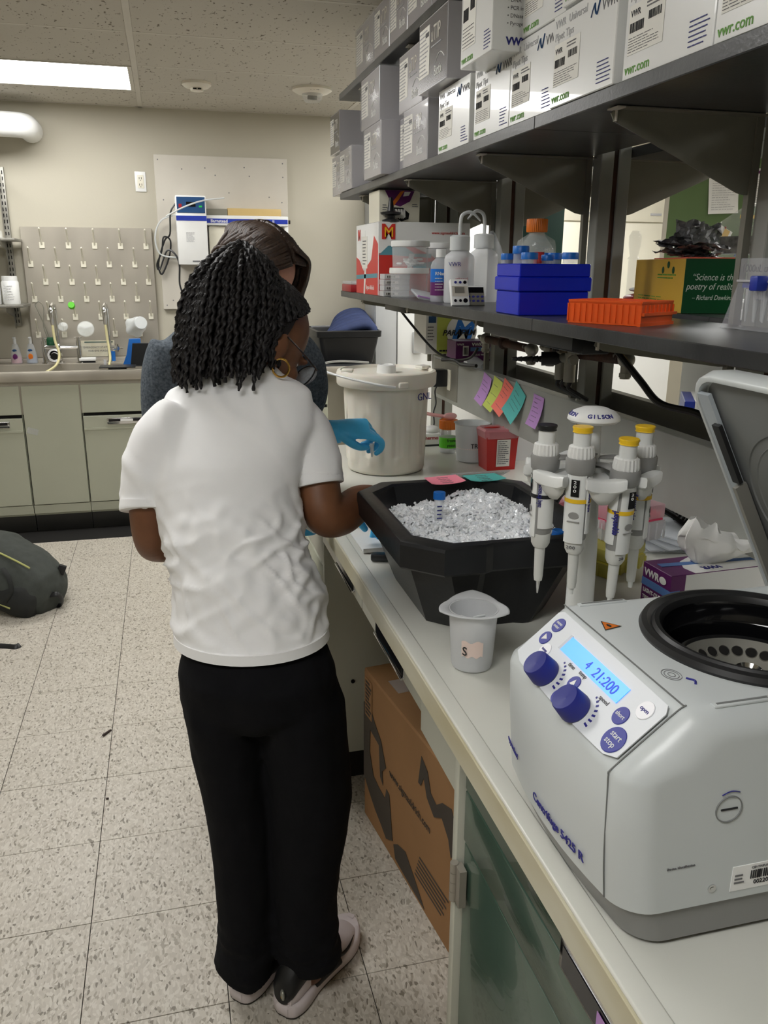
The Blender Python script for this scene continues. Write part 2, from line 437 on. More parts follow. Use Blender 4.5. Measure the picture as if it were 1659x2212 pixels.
for a in range(len(xs) - 1):
    for b_ in range(len(ys) - 1):
        x0 = max(xs[a], -2.45); x1 = min(xs[a + 1], 5.4); y1 = min(ys[b_], 2.35); y0 = max(ys[b_ + 1], -5.2)
        if x1 - x0 < .05 or y1 - y0 < .05: continue
        key = (a + 0, b_)
        if (a - 1, b_) in lights: continue
        B('ceiling_tile', G().bx(x0 + .012, x1 - .012, y0 + .007, y1 - .007, ZC, ZC + .016, .002, 1), 'acoustic', ceiling, smooth=0)
for x in xs:
    if -2.45 < x < 5.4: B('grid_bar', G().bx(x - .013, x + .013, -5.2, 2.35, ZC - .002, ZC + .019), 'grid_white', ceiling, smooth=0)
for y in ys:
    if -5.2 < y < 2.35: B('grid_bar', G().bx(-2.45, 5.4, y - .0075, y + .0075, ZC - .0005, ZC + .018), 'grid_white', ceiling, smooth=0)
B('wall_angle', G().bx(-2.45, 5.4, 2.33, 2.35, ZC - .002, ZC + .018), 'grid_white', ceiling, smooth=0)
for (a, b_), where in lights.items():
    x0, x1, y1, y0 = xs[a + 1], xs[a + 2], ys[b_], ys[b_ + 1]
    t = thing('ceiling_light', 'recessed fluorescent ceiling light panel ' + where, 'light', ((x0 + x1) / 2, (y0 + y1) / 2, ZC))
    g = G(); i0, i1, j0, j1 = x0 + .014, x1 - .014, y0 + .009, y1 - .009
    g.bx(i0, i1, j0, j0 + .02, ZC - .004, ZC + .015).bx(i0, i1, j1 - .02, j1, ZC - .004, ZC + .015).bx(i0, i0 + .02, j0 + .02, j1 - .02, ZC - .004, ZC + .015).bx(i1 - .02, i1, j0 + .02, j1 - .02, ZC - .004, ZC + .015)
    B('frame', g, 'grid_white', t)
    B('diffuser', G().bx(i0 + .02, i1 - .02, j0 + .02, j1 - .02, ZC + .003, ZC + .007), 'diffuser', t)
# smoke detectors
for nm, (x, y), lab in (('smoke_detector', (.50, 1.55), 'small cream smoke detector on the ceiling nearer the ceiling light'),
                        ('fire_alarm', (1.10, 1.53), 'round cream fire alarm with a clear strobe lens, on the ceiling beside the top shelf')):
    big = nm == 'fire_alarm'
    t = thing(nm, lab, 'alarm', (x, y, ZC))
    r = .105 if big else .075
    B('base', G().lathe([(1e-4, 0), (r, 0), (r, -.012), (r * .8, -.024), (r * .5, -.028), (1e-4, -.028)], (x, y, ZC), 32), 'natural_poly', t)
    if big:
        B('lens', G().lathe([(1e-4, -.028), (.055, -.028), (.053, -.045), (.04, -.066), (1e-4, -.066)], (x, y, ZC), 24), 'clear_pet', t)
        B('strobe', G().box((x, y, ZC - .045), (.05, .02, .02), None, .003), 'dull_steel', t)
        text('FIRE', .026, fr((x - .025, y - r * .86, ZC - .0215), (1, 0, 0), (0, .45, 1)), 'print_grey', t)
    else:
        B('sensor', G().lathe([(1e-4, -.028), (.035, -.028), (.033, -.04), (1e-4, -.04)], (x, y, ZC), 24), 'natural_poly', t)
        g = G()
        for k in (-1, 1): g.box((x + k * .012, y - .035, ZC - .034), (.018, .004, .006))
        B('sensor_slot', g, 'screen_dark', t)
# white pipe elbow upper left
t = thing('wall_pipe', 'thick white pipe at upper left below the ceiling, bending into the wall', 'pipe', (-.6, 2.1, 2.26))
B('pipe_insulation', G().tube([(-1.5, 2.12, 2.262), (-.8, 2.12, 2.262), (-.52, 2.12, 2.262), (-.44, 2.15, 2.262), (-.425, 2.22, 2.262), (-.425, 2.345, 2.262)], .066, 20), 'white_plastic', t)

# ================================================================ BACK COUNTER
YF = 1.70
t = thing('sink_counter', 'stainless steel counter top with a raised rim and sink along the back wall', 'countertop', (-.6, 2.0, .9))
g = G().bx(-2.4, .30, YF, YF + .03, .885, .942, .006).bx(-2.4, .30, 2.30, 2.345, .885, .955, .004)
g.bx(-2.4, -1.6, YF + .03, 2.30, .895, .93).bx(.24, .30, YF + .03, 2.30, .895, .935)
g.bx(-1.6, .24, 2.17, 2.30, .9, .932)
B('top', g, 'steel', t)
g = G().bx(-1.6, .24, YF + .03, 2.17, .70, .71).bx(-1.6, -1.59, YF + .03, 2.17, .71, .93).bx(.23, .24, YF + .03, 2.17, .71, .93).bx(-1.6, .24, 2.16, 2.17, .71, .93).bx(-1.6, .24, YF + .028, YF + .036, .71, .93)
B('basin', g, 'steel', t)
t = thing('bench_counter', 'black bench top with pale front edge along the back wall, right of the sink', 'countertop', (1.0, 2.0, .9))
B('top', G().bx(.302, 1.50, YF + .012, 2.345, .89, .93), 'shelf_black', t)
B('front_edge', G().bx(.302, 1.50, YF - .003, YF + .012, .885, .932, .003), 'steel', t)
def base_cab(x0, x1, kind, lab, idx):
    t = thing('base_cabinet', lab, 'cabinet', ((x0 + x1) / 2, 2.0, 0))
    B('carcass', G().bx(x0, x1, YF + .045, 2.34, .10, .69), 'cab_cream', t, smooth=0)
    B('back_rail', G().bx(x0, x1, YF + .0425, YF + .05, .69, .884), 'cab_cream', t, smooth=0)
    B('toe_kick', G().bx(x0, x1, YF + .055, YF + .07, 0, .12), 'toe_black', t, smooth=0)
    B('bottom_rail', G().bx(x0, x1, YF + .028, YF + .045, .115, .165), 'cab_cream', t, smooth=0)
    if kind == 'door':
        B('door', G().bx(x0 + .003, x1 - .003, YF + .02, YF + .042, .17, .862, .002, 1), 'cab_cream', t, smooth=0)
    else:
        B('drawer', G().bx(x0 + .003, x1 - .003, YF + .02, YF + .042, .70, .862, .002, 1), 'cab_cream', t, smooth=0)
        B('gap', G().bx(x0 + .006, x1 - .006, YF + .036, YF + .045, .682, .70), 'dark_void', t, smooth=0)
        d = B('door', G().bx(x0 + .003, x1 - .003, YF + .02, YF + .042, .17, .68, .002, 1), 'cab_cream', t, smooth=0)
        xm = (x0 + x1) / 2
        B('handle', G().bx(xm - .105, xm + .105, YF + .008, YF + .021, .63, .665, .002), 'chrome', d)
        B('handle_recess', G().bx(xm - .095, xm + .095, YF + .006, YF + .009, .645, .66), 'screen_dark', d)
        B('name_tag', G().bx(xm - .03, xm + .04, YF + .004, YF + .007, .646, .659), 'paper', d)
        B('lip', G().bx(x0 + .004, x1 - .004, YF + .014, YF + .02, .60, .612), 'cab_cream', d)
    return t
base_cab(-1.5, -.91, 'door', 'pale green base cabinet at the far left below the sink counter', 0)
base_cab(-.905, -.555, 'drawer', 'narrow pale base cabinet with a pull handle at the left picture edge, behind the backpack', 1)
base_cab(-.55, -.238, 'door', 'plain pale base cabinet door with a scrap of clear tape, between the two handled cabinets', 2)
base_cab(-.235, .24, 'drawer', 'pale base cabinet with drawer and long pull handle, left of the white t-shirt', 3)
base_cab(.245, .70, 'drawer', 'pale base cabinet below the black counter, mostly hidden behind the two people', 4)
base_cab(.705, 1.20, 'drawer', 'pale base cabinet seen left of the white bucket', 5)
tp = B('clear_tape', G().box((-.51, YF + .0185, .605), (.06, .001, .035), Matrix.Rotation(.3, 3, 'Y')), 'clear_pet'); tag(tp, 'scrap of clear tape stuck on the pale cabinet door', 'tape')
# pegboard
t = thing('drying_rack', 'stainless steel drying rack board with cream pegs behind the sink', 'drying rack', (-.17, 2.33, .955))
B('board', G().bx(-.545, .216, 2.325, 2.345, .956, 1.732, .002, 1), 'steel', t, smooth=0)
rows = [(1.63, -.43), (1.521, -.505), (1.417, -.43), (1.315, -.505), (1.206, -.43), (1.10, -.505)]
pp = G().lathe([(1e-4, 0), (.005, 0), (.0045, .10), (.006, .103), (.004, .109), (1e-4, .11)], (0, 0, 0), 10, Matrix.Rotation(math.radians(30), 3, 'X'))
bp_ = G().box((0, -.003, -.004), (.030, .006, .036), None, .001, 1)
pm = mesh('peg', pp); pm.materials.append(M['peg_cream']); bm_ = mesh('peg_base', bp_, 0); bm_.materials.append(M['peg_cream'])
for z, x in rows:
    for k in range(5):
        if (z, k) in ((1.10, 2),): continue
        o = bpy.data.objects.new('peg_base', bm_); link(o, t); o.location = V((x + k * .1515, 2.325, z)) - V(t.location)
        q = bpy.data.objects.new('peg', pm); link(q, t); q.location = V((x + k * .1515 + .0, 2.32, z)) - V(t.location)
g = G().lathe([(1e-4, 0), (.017, 0), (.02, .004), (.02, .03), (.018, .033), (1e-4, .033)], (-.285, 2.235, 1.27), 24, Matrix.Rotation(math.radians(70), 3, 'X'))
tag(B('bottle_cap', g, 'lime_green'), 'bright lime green screw cap hung on a peg of the drying rack', 'cap')
def flask(x, z, r, lab, nm='flask'):
    m = Matrix.Rotation(math.radians(62), 3, 'X')
    g = G().lathe([(r * .32, .0), (r * .34, .02), (r * .9, .06), (r, .075), (r * .97, .082), (.001, .083), (.001, .081), (r * .9, .079), (r * .3, .02), (r * .28, 0)], (x, 2.28, z), 28, m)
    tag(B(nm, g, 'glass'), lab, 'glassware')
flask(-.215, 1.10, .052, 'clear glass flask upside down on a drying rack peg, above the eye wash sign')
flask(-.345, 1.115, .03, 'small clear glass beaker on a drying rack peg between the two taps', 'glass_beaker')
# plastic jug on peg
t = thing('plastic_bottle', 'frosted white plastic bottle drying upside down on the right of the rack', 'bottle', (.09, 2.2, 1.13))
m = Matrix.Rotation(math.radians(75), 3, 'X') @ Matrix.Rotation(.3, 3, 'Y')
B('body', G().lathe([(1e-4, .11), (.036, .11), (.04, .105), (.042, .03), (.055, 0), (.062, -.02), (.058, -.04), (1e-4, -.04)], (.085, 2.2, 1.15), 28, m, rf=lambda a, z: 1 + (.1 * math.cos(5 * a) if z < .01 else 0)), 'milky_poly', t)
# outlet
t = thing('wall_outlet', 'cream duplex wall outlet above the drying rack', 'outlet', (.171, 2.35, 2.0))
B('cover_plate', G().bx(.139, .203, 2.343, 2.349, 1.945, 2.06, .002), 'white_plastic', t)
B('receptacle', G().bx(.153, .19, 2.339, 2.344, 1.965, 2.04, .003), 'peg_cream', t)
g = G()
for z in (2.022, 1.985):
    g.bx(.163, .1655, 2.3375, 2.34, z - .006, z + .006).bx(.176, .1785, 2.3375, 2.34, z - .006, z + .006).bx(.169, .173, 2.3375, 2.34, z - .014, z - .010)
B('slots', g, 'screen_dark', t)
# white panel board on wall
t = thing('mounting_board', 'off-white mounting board screwed to the back wall behind the water purifier', 'board', (.66, 2.35, 1.25))
B('panel', G().bx(.257, 1.068, 2.325, 2.349, 1.245, 2.159, .002, 1), 'grid_white', t, smooth=0)
for x, z in ((.28, 2.13), (1.04, 2.13), (.28, 1.27), (.42, 2.08), (.56, 2.09), (.62, 2.05), (.83, 2.05), (1.04, 2.05), (.30, 1.90), (.32, 1.30), (.30, 1.6), (.95, 1.93), (.7, 1.95), (1.03, 1.9), (.8, 2.1)):
    B('screw', G().cyl((x, 2.326, z), (x, 2.323, z), .004, seg=8), 'print_grey', t)
# water purifier
t = thing('water_purifier', 'wall-mounted water purifier, white box with blue control panel and a blue-striped rail', 'water purifier', (.46, 2.2, 1.517))
B('control_box', G().bx(.366, .548, 2.18, 2.322, 1.517, 1.92, .008), 'white_plastic', t)
Y0 = 2.1795
B('control_panel', plate(fr((.374, Y0, 1.82), (1, 0, 0), ZU), 0, .166, 0, .09, .002), 'device_blue', t)
B('display', plate(fr((.43, Y0 - .002, 1.855), (1, 0, 0), ZU), 0, .055, 0, .028, .002), 'screen_dark', t)
B('red_switch', plate(fr((.385, Y0 - .002, 1.85), (1, 0, 0), ZU), 0, .018, 0, .02, .003), 'red_plastic', t, label='red power switch')
B('green_key', plate(fr((.505, Y0 - .002, 1.852), (1, 0, 0), ZU), 0, .018, 0, .01, .002), 'bright_green', t)
B('stripe', plate(fr((.367, Y0, 1.775), (1, 0, 0), ZU), 0, .18, 0, .028, .001), 'stripe_blue', t, label='blue stripe')
B('print', lines(fr((.42, Y0, 1.65), (1, 0, 0), ZU), 0, .055, 0, .06, 8, rnd), 'print_light', t)
B('vent', plate(fr((.45, Y0, 1.535), (1, 0, 0), ZU), 0, .045, 0, .008, .001), 'print_grey', t)
B('rail', G().bx(.548, 1.053, 2.22, 2.322, 1.752, 1.812, .006), 'white_plastic', t)
B('rail_stripe', plate(fr((.549, 2.2195, 1.766), (1, 0, 0), ZU), 0, .5, 0, .026, .001), 'stripe_blue', t, label='blue stripe')
text('Barnstead', .026, fr((.572, 2.218, 1.770), (1, 0, 0), ZU), 'print_white', t, bold=.015)
text('E-pure II', .026, fr((.875, 2.218, 1.770), (1, 0, 0), ZU), 'print_white', t, bold=.015)
B('side_leg', G().bx(1.03, 1.053, 2.23, 2.32, 1.50, 1.752, .003), 'white_plastic', t)
B('cartridge_housing', G().bx(.56, .92, 2.24, 2.32, 1.42, 1.75, .01), 'peg_cream', t)
B('knob', G().cyl((1.053, 2.26, 1.78), (1.07, 2.26, 1.78), .012), 'black_plastic', t)
B('power_cord', G().tube([(.368, 2.25, 1.875), (.335, 2.25, 1.82), (.325, 2.28, 1.70), (.29, 2.29, 1.66), (.245, 2.3, 1.53), (.26, 2.3, 1.46), (.31, 2.3, 1.56), (.325, 2.29, 1.66), (.285, 2.29, 1.68), (.27, 2.29, 1.6), (.235, 2.3, 1.52), (.25, 2.3, 1.49), (.30, 2.3, 1.60), (.345, 2.28, 1.585), (.37, 2.27, 1.52), (.365, 2.27, 1.40), (.39, 2.26, 1.32)], .0055, 6, 6), 'black_plastic', t)
B('tubing', G().tube([(.31, 2.2, 1.80), (.42, 2.1, 1.85), (.53, 2.16, 1.89), (.66, 2.2, 1.91)], .005, 6), 'milky_poly', t)
B('tubing', G().tube([(.40, 2.25, 1.82), (.28, 2.28, 1.78), (.235, 2.29, 1.68), (.26, 2.29, 1.58), (.36, 2.29, 1.56)], .005, 6), 'milky_poly', t)
B('tubing', G().tube([(1.04, 2.28, 1.62), (1.10, 2.28, 1.50), (1.13, 2.28, 1.36), (1.12, 2.28, 1.22)], .006, 6), 'milky_poly', t)
B('hose_clip', G().tube([(1.09, 2.28, 1.45), (1.13, 2.27, 1.46), (1.15, 2.28, 1.43), (1.12, 2.28, 1.40)], .006, 6), 'white_plastic', t)
tag(B('cardboard_box', G().bx(.68, 1.012, 2.24, 2.32, 1.813, 1.855, .002), 'tan_board'), 'long flat tan box lying on the purifier rail', 'box')
tag(B('grey_box', G().bx(.552, .678, 2.24, 2.32, 1.813, 1.85, .002), 'dark_enamel'), 'small dark box between the purifier and the tan box', 'box')
# shelving on the left wall
t = thing('wall_shelves', 'grey metal wall shelves on slotted uprights at the left picture edge', 'shelf', (-.9, 2.3, 1.15))
for x in (-.615, -1.3):
    for z, nm in ((2.06, 0), (1.67, 0), (1.285, 0)):
        pr = [(0, 0), (-.27, 0), (-.27, -.02), (-.05, -.06), (-.03, -.13), (0, -.13)]
        B('bracket', G().prism([(a, c) for a, c in pr], fr((x - .012, 2.32, z - .016), (0, 1, 0), ZU), .003), 'dull_steel', t, smooth=0)
    B('upright', G().bx(x - .018, x + .018, 2.32, 2.348, 1.15, 2.06, .002), 'dull_steel', t)
    g = G()
    for k in range(26):
        for q in (-.008, .008): g.bx(x + q - .0025, x + q + .0025, 2.3185, 2.3205, 1.17 + k * .034, 1.19 + k * .034)
    B('slots', g, 'screen_dark', t)
for z, x1 in ((1.655, -.535), (1.285, -.53)):
    B('shelf', G().bx(-1.6, x1, 2.03, 2.318, z - .012, z + .003, .003), 'dull_steel', t)
for x, lab in ((-.61, 'white plastic chemical jar on the lower wall shelf, the one nearer the drying rack'), (-.712, 'white plastic chemical jar on the lower wall shelf, the one at the picture edge')):
    j = thing('chemical_jar', lab, 'jar', (x, 2.17, 1.288), group=None)
    B('body', G().lathe([(1e-4, 0), (.046, 0), (.048, .004), (.048, .125), (.042, .135), (1e-4, .135)], (x, 2.17, 1.288), 28), 'white_plastic', j)
    B('lid', G().lathe([(1e-4, .135), (.043, .135), (.043, .158), (.04, .16), (1e-4, .16)], (x, 2.17, 1.288), 28), 'white_plastic', j)
    B('print', lines(fr((x - .03, 2.1212, 1.31), (1, 0, 0), ZU), 0, .06, 0, .09, 6, rnd, .2), 'print_light', j)
tag(B('glass_vial', G().lathe([(1e-4, 0), (.012, 0), (.013, .03), (.006, .04), (1e-4, .042)], (-.62, 2.1, 1.659), 16), 'glass'), 'tiny clear vial on the upper wall shelf', 'vial')
# sink taps
def tap(x, lab, two):
    t = thing('laboratory_tap', lab, 'tap', (x, 2.22, .932))
    g = G().tube([(x, 2.24, 1.02), (x, 2.24, 1.22), (x - .0, 2.22, 1.275), (x - .003, 2.15, 1.285), (x - .006, 2.10, 1.25), (x - .006, 2.10, 1.17)], [.011, .011, .011, .012, .014, .009], 14)
    B('spout', g, 'chrome', t)
    B('column', G().cyl((x, 2.24, .932), (x, 2.24, 1.03), .016).cyl((x, 2.24, .932), (x, 2.24, .94), .026), 'chrome', t)
    B('hose', G().tube([(x - .006, 2.10, 1.175), (x + .0, 2.09, 1.08), (x + (.02 if two else .008), 2.06, 1.0), (x + (.0 if two else .01), 2.0, .94 if two else .96), (x - (.07 if two else 0), 1.92, .90 if two else .93)], .0075, 8), 'hose_cream', t)
    if two:
        B('bridge', G().tube([(x - .075, 2.2, 1.03), (x, 2.19, 1.03), (x + .12, 2.2, 1.03)], .013, 10), 'chrome', t)
        for k in (-.08, .12):
            B('valve', G().cyl((x + k, 2.2, .932), (x + k, 2.2, 1.07), .013).cyl((x + k, 2.2, .932), (x + k, 2.2, .94), .022), 'chrome', t)
            h = B('cross_handle', G().cyl((x + k - .022, 2.2, 1.085), (x + k + .022, 2.2, 1.085), .005, seg=8).cyl((x + k, 2.178, 1.085), (x + k, 2.222, 1.085), .005, seg=8).cyl((x + k, 2.2, 1.065), (x + k, 2.2, 1.09), .009), 'chrome', t)
        B('drain_cup', G().lathe([(1e-4, 0), (.04, 0), (.045, .01), (.04, .03), (.028, .03), (.02, .012), (1e-4, .012)], (x - .015, 2.14, .985), 24, Matrix.Rotation(math.radians(80), 3, 'X')), 'chrome', t)
        B('drain_core', G().cyl((x - .015, 2.115, .986), (x - .015, 2.105, .984), .02), 'black_rubber', t)
    else:
        B('valve', G().cyl((x, 2.24, 1.02), (x + .05, 2.19, 1.02), .014), 'chrome', t)
        B('cross_handle', G().cyl((x + .05, 2.17, 1.0), (x + .05, 2.17, 1.045), .006, seg=8).cyl((x + .03, 2.165, 1.02), (x + .08, 2.175, 1.02), .006, seg=8).cyl((x + .045, 2.19, 1.02), (x + .05, 2.16, 1.02), .012), 'chrome', t)
        B('blue_fitting', G().cyl((x + .02, 2.2, .94), (x + .02, 2.2, 1.0), .012), 'stand_blue', t, label='blue fitting')
tap(-.385, 'chrome gooseneck tap with cross handles and a cream hose, left of the sink', True)
tap(-.085, 'chrome gooseneck tap with one side handle, in front of the eye wash sign', False)
t = thing('eye_wash_sign', 'pale green emergency eye wash sign leaning behind the sink', 'sign', (-.16, 2.3, .957))
F = fr((-.26, 2.305, .958), (1, 0, 0), (0, .18, 1))
B('panel', plate(F, 0, .2, 0, .1, .003), 'tip_yellow' if 0 else 'bench_edge', t)
text('EMERGENCY STATION', .017, F @ Matrix.Translation((.012, .052, .004)), 'print_grey', t)
text('FOR EYE WASH', .017, F @ Matrix.Translation((.04, .03, .004)), 'print_grey', t)
B('stripe', plate(F @ Matrix.Translation((0, 0, .003)), .02, .19, .086, .094, .001), 'cab_green', t)
for x, m, lab in ((-.633, 'soap_pink', 'clear soap bottle with pink soap by the sink'), (-.545, 'soap_blue', 'clear soap bottle with blue soap and orange flower label by the sink')):
    t = thing('soap_bottle', lab, 'bottle', (x, 2.235, .933))
    B('body', G().loft([((x, 2.235, z), (a, 0, 0), (0, b, 0)) for z, a, b in ((.933, .031, .018), (.94, .034, .02), (1.0, .028, .018), (1.04, .018, .014), (1.05, .014, .012))], 20), 'clear_poly', t)
    B('soap', G().loft([((x, 2.235, z), (a, 0, 0), (0, b, 0)) for z, a, b in ((.936, .028, .016), (.975, .028, .0165))], 20), m, t)
    B('pump', G().cyl((x, 2.235, 1.05), (x, 2.235, 1.085), .009).box((x, 2.225, 1.088), (.014, .035, .008), None, .002), 'frosted_poly', t)
    B('label_print', G().ell((x - .004, 2.2165, .975), (.014, .001, .018), seg=12, rings=8), 'purple_card' if m == 'soap_pink' else 'cap_orange', t)
    B('brand_print', G().ell((x - .004, 2.2185, 1.012), (.013, .001, .008), seg=12, rings=8), 'device_blue', t)
# tongs / brush in green holder
t = thing('tongs', 'wire tongs with a dark green sponge head hanging left of the taps', 'tongs', (-.45, 2.27, 1.02))
for k in (-1, 1):
    B('wire', G().tube([(-.478 - k * .002, 2.28, 1.30), (-.478 + k * .02, 2.28, 1.28), (-.47 + k * .016, 2.28, 1.24), (-.46 - k * .004, 2.28, 1.15), (-.435 - k * .006, 2.27, 1.06)], .0035, 6), 'dark_enamel', t)
B('sponge', G().bx(-.455, -.41, 2.25, 2.285, 1.03, 1.085, .008), 'green_card', t)
t = thing('brush', 'small white scrubbing brush with dark bristles on the sink rim', 'brush', (-.215, 2.2, .933))
B('bristles', G().bx(-.262, -.175, 2.19, 2.22, .933, .944), 'black_plastic', t)
B('handle', G().bx(-.27, -.17, 2.185, 2.225, .944, .964, .005), 'white_plastic', t)
# blue and black stand
t = thing('test_tube_stand', 'black and blue plastic stand on the sink edge, under the frosted bottle', 'stand', (.1, 2.0, .93))
B('blue_back', G().prism([(0, 0), (.11, 0), (.11, .15), (.045, .15), (.025, .06)], fr((.0, 1.99, .942), (1, 0, 0), ZU), .035), 'stand_blue', t, smooth=0, label='blue part')
B('black_front', G().prism([(0, 0), (.13, 0), (.13, .13), (.02, .13)], fr((.045, 1.955, .94), (1, 0, 0), ZU), .05), 'black_plastic', t, smooth=0)
B('foot', G().bx(.0, .17, 1.9, 2.0, .937, .942, .002), 'black_plastic', t)
t = thing('black_tray', 'flat black tray on the front edge of the sink', 'tray', (-.02, 1.78, .943))
B('plate', G().bx(-.12, .08, 1.71, 1.83, .951, .958, .002), 'black_plastic', t)
B('foot', G().bx(-.07, .03, 1.72, 1.78, .943, .951, .001), 'black_plastic', t)
B('funnel', G().cyl((-.095, 1.86, .95), (-.095, 1.86, .985), .008), 'clear_poly', t)
# tub with navy cloth on the back counter
t = thing('storage_tub', 'black plastic tub full of navy gloves on the back counter by the white refrigerator', 'tub', (1.40, 2.0, .93))
def rect_rings(cx, cy, lev):   # lev: (z, hx, hy)
    out = []
    for z, hx, hy in lev:
        r = .035; pts = []
        for sx, sy, a0 in ((1, 1, 0), (-1, 1, 90), (-1, -1, 180), (1, -1, 270)):
            for k in range(4):
                a = math.radians(a0 + 30 * k); pts.append(V((cx + sx * (hx - r) + r * math.cos(a), cy + sy * (hy - r) + r * math.sin(a), z)))
        out.append(pts)
    return out
B('body', G().polyloft(rect_rings(1.36, 2.05, [(.931, .16, .2), (1.09, .19, .225), (1.095, .205, .24), (1.13, .207, .243), (1.135, .195, .23), (1.12, .188, .222), (.945, .155, .195)])), 'tub_black', t)
t = thing('navy_gloves', 'heap of folded navy blue thermal gloves in the black tub', 'gloves', (1.42, 2.0, 1.0))
for k in range(6):
    y = 1.90 + k * .055; zt = 1.10 + .012 * k
    B('glove', G().tube([(1.20 + .02 * k, y, 1.09), (1.30 + .01 * k, y + .01, zt + .02), (1.42, y + .02, zt + .055), (1.50, y + .02, zt + .06), (1.535, y + .01, zt + .02), (1.52, y, 1.05)], [.014, .024, .032, .034, .03, .02], 10, 5, flat=.8), 'navy_cloth', t, smooth=180)
# refrigerator
t = thing('refrigerator', 'tall white two-door refrigerator against the back wall, behind the island end', 'refrigerator', (1.95, 2.15, 0))
B('body', G().bx(1.575, 2.7, 2.08, 2.345, .02, 2.05, .006), 'fridge_side', t)
B('side_door', G().bx(1.58, 1.722, 2.055, 2.08, .04, 2.04, .004), 'fridge_side', t)
B('door', G().bx(1.728, 2.69, 2.05, 2.08, .04, 2.04, .004), 'fridge', t)
B('handle', G().bx(1.83, 1.885, 2.03, 2.05, .965, 1.105, .003), 'fridge_side', t)
# right part of the room
t = thing('tall_cabinet', 'tall cream double cabinet on the far side of the island', 'cabinet', (3.2, 2.2, 0))
B('body', G().bx(2.74, 3.56, 2.0, 2.345, 0, 2.3), 'cream_cabinet', t, smooth=0)
for x0, x1 in ((2.745, 3.25), (3.255, 3.555)):
    B('door', G().bx(x0, x1, 1.98, 2.0, .05, 1.80, .003), 'cream_cabinet', t)
    B('upper_door', G().bx(x0, x1, 1.98, 2.0, 1.81, 2.28, .003), 'cream_cabinet', t)
    B('handle', G().bx(x0 + .2, x0 + .28, 1.972, 1.98, 1.85, 1.865), 'print_light', t)
t = thing('white_cabinet', 'white lower cabinet on the far side of the island, seen under the black shelf', 'cabinet', (3.1, 1.8, 0))
B('body', G().bx(2.35, 3.60, 1.80, 1.96, 0, 1.12, .003), 'fridge', t)
for x in (2.355, 2.98): B('door', G().bx(x, x + .61, 1.785, 1.80, .05, 1.10, .003), 'fridge', t)
struct(B('trim_1', G().bx(3.58, 3.74, 2.31, 2.35, 0, 2.4), 'grid_white', smooth=0))
tag(B('dark_green_panel', G().bx(2.62, 2.735, 2.1, 2.14, .9, 2.05), 'green_dark'), 'narrow dark green panel beside the tall cream cabinet', 'screen')  # plain flat dark green panel beyond the island
t = thing('notice_board', 'green notice board on the wall beyond the island with papers and keys', 'notice board', (4.6, 2.34, 1.2))
B('panel', G().bx(3.80, 5.38, 2.325, 2.349, .95, 2.38), 'green_board', t, smooth=0)
B('frame', G().bx(3.745, 3.80, 2.315, 2.349, .95, 2.38), 'grid_white', t, smooth=0)
# ---- papers and keys on the notice board
for nm, x0, x1, z0, z1, tilt, lab in (('paper_sheet', 4.12, 4.37, 1.89, 2.16, .05, 'white printed form pinned to the green notice board, the widest sheet'),
                                  ('paper_sheet', 4.455, 4.68, 1.95, 2.21, .04, 'printed sheet with a dark header and a line drawing, right of the pinned form'),
                                  ('paper_sheet', 4.15, 4.30, 1.70, 1.85, -.45, 'tilted white card with a yellow patch pinned under the form')):
    t = thing(nm, lab, 'paper', (x0, 2.32, z0)); F = fr((x0, 2.322, z0), (math.cos(tilt), 0, math.sin(tilt)), (-math.sin(tilt), 0, math.cos(tilt)))
    w_, h_ = x1 - x0, z1 - z0
    g = G(); n = 10
    vs = [[F @ V((w_ * i / n, h_ * j / n, .002 + .012 * (1 - j / n) ** 2 + .003 * math.sin(i * .9 + j * .5))) for i in range(n + 1)] for j in range(n + 1)]
    g.add([p for r in vs for p in r], [(j * (n + 1) + i, j * (n + 1) + i + 1, (j + 1) * (n + 1) + i + 1, (j + 1) * (n + 1) + i) for j in range(n) for i in range(n)])
    B('sheet', g, 'paper', t, smooth=180)
    F2 = F @ Matrix.Translation((0, 0, .019))
    if tilt == -.45:
        B('yellow_patch', plate(F2, .07, .12, .08, .14), 'yellow_card', t, label='yellow patch')
    else:
        B('print', lines(F2, w_ * .08, w_ * .9, h_ * .08, h_ * .80, 12, rnd, .2, 6), 'print_light', t)
        B('header', plate(F2, w_ * (.65 if tilt == .05 else .1), w_ * .92, h_ * .86, h_ * .93), 'print_blue' if tilt == .05 else 'purple_card', t)
    B('push_pin', G().ell(F2 @ V((w_ * .45, h_ * .96, .004)), (.008, .006, .008), seg=8, rings=6), 'red_plastic', t)
for x, lab in ((4.43, 'first'), (4.51, 'second'), (4.59, 'third')):
    tag(B('key_label', G().bx(x - .028, x + .028, 2.321, 2.324, 1.868, 1.893), 'pip_yellow'), f'small yellow label on the notice board, {lab} of the row from the left', 'label', 'yellow key labels')
t = thing('lanyard', 'blue lanyard hanging under the first yellow label', 'lanyard', (4.43, 2.32, 1.70))
B('strap', G().tube([(4.44, 2.315, 1.85), (4.43, 2.312, 1.81), (4.435, 2.31, 1.76), (4.415, 2.31, 1.72), (4.40, 2.31, 1.64), (4.385, 2.31, 1.60)], .009, 6, flat=.5), 'stripe_blue', t)
t = thing('key_ring', 'ring with small keys hanging under the second yellow label', 'keys', (4.505, 2.32, 1.78))
B('ring', G().tube([(4.505 + .02 * math.cos(a * PI / 4), 2.315, 1.83 + .02 * math.sin(a * PI / 4)) for a in range(8)], .0022, 6, 3, closed=True), 'chrome', t)
B('key', G().bx(4.498, 4.503, 2.312, 2.316, 1.74, 1.81).cyl((4.50, 2.312, 1.80), (4.50, 2.316, 1.80), .01, seg=12), 'dull_steel', t)

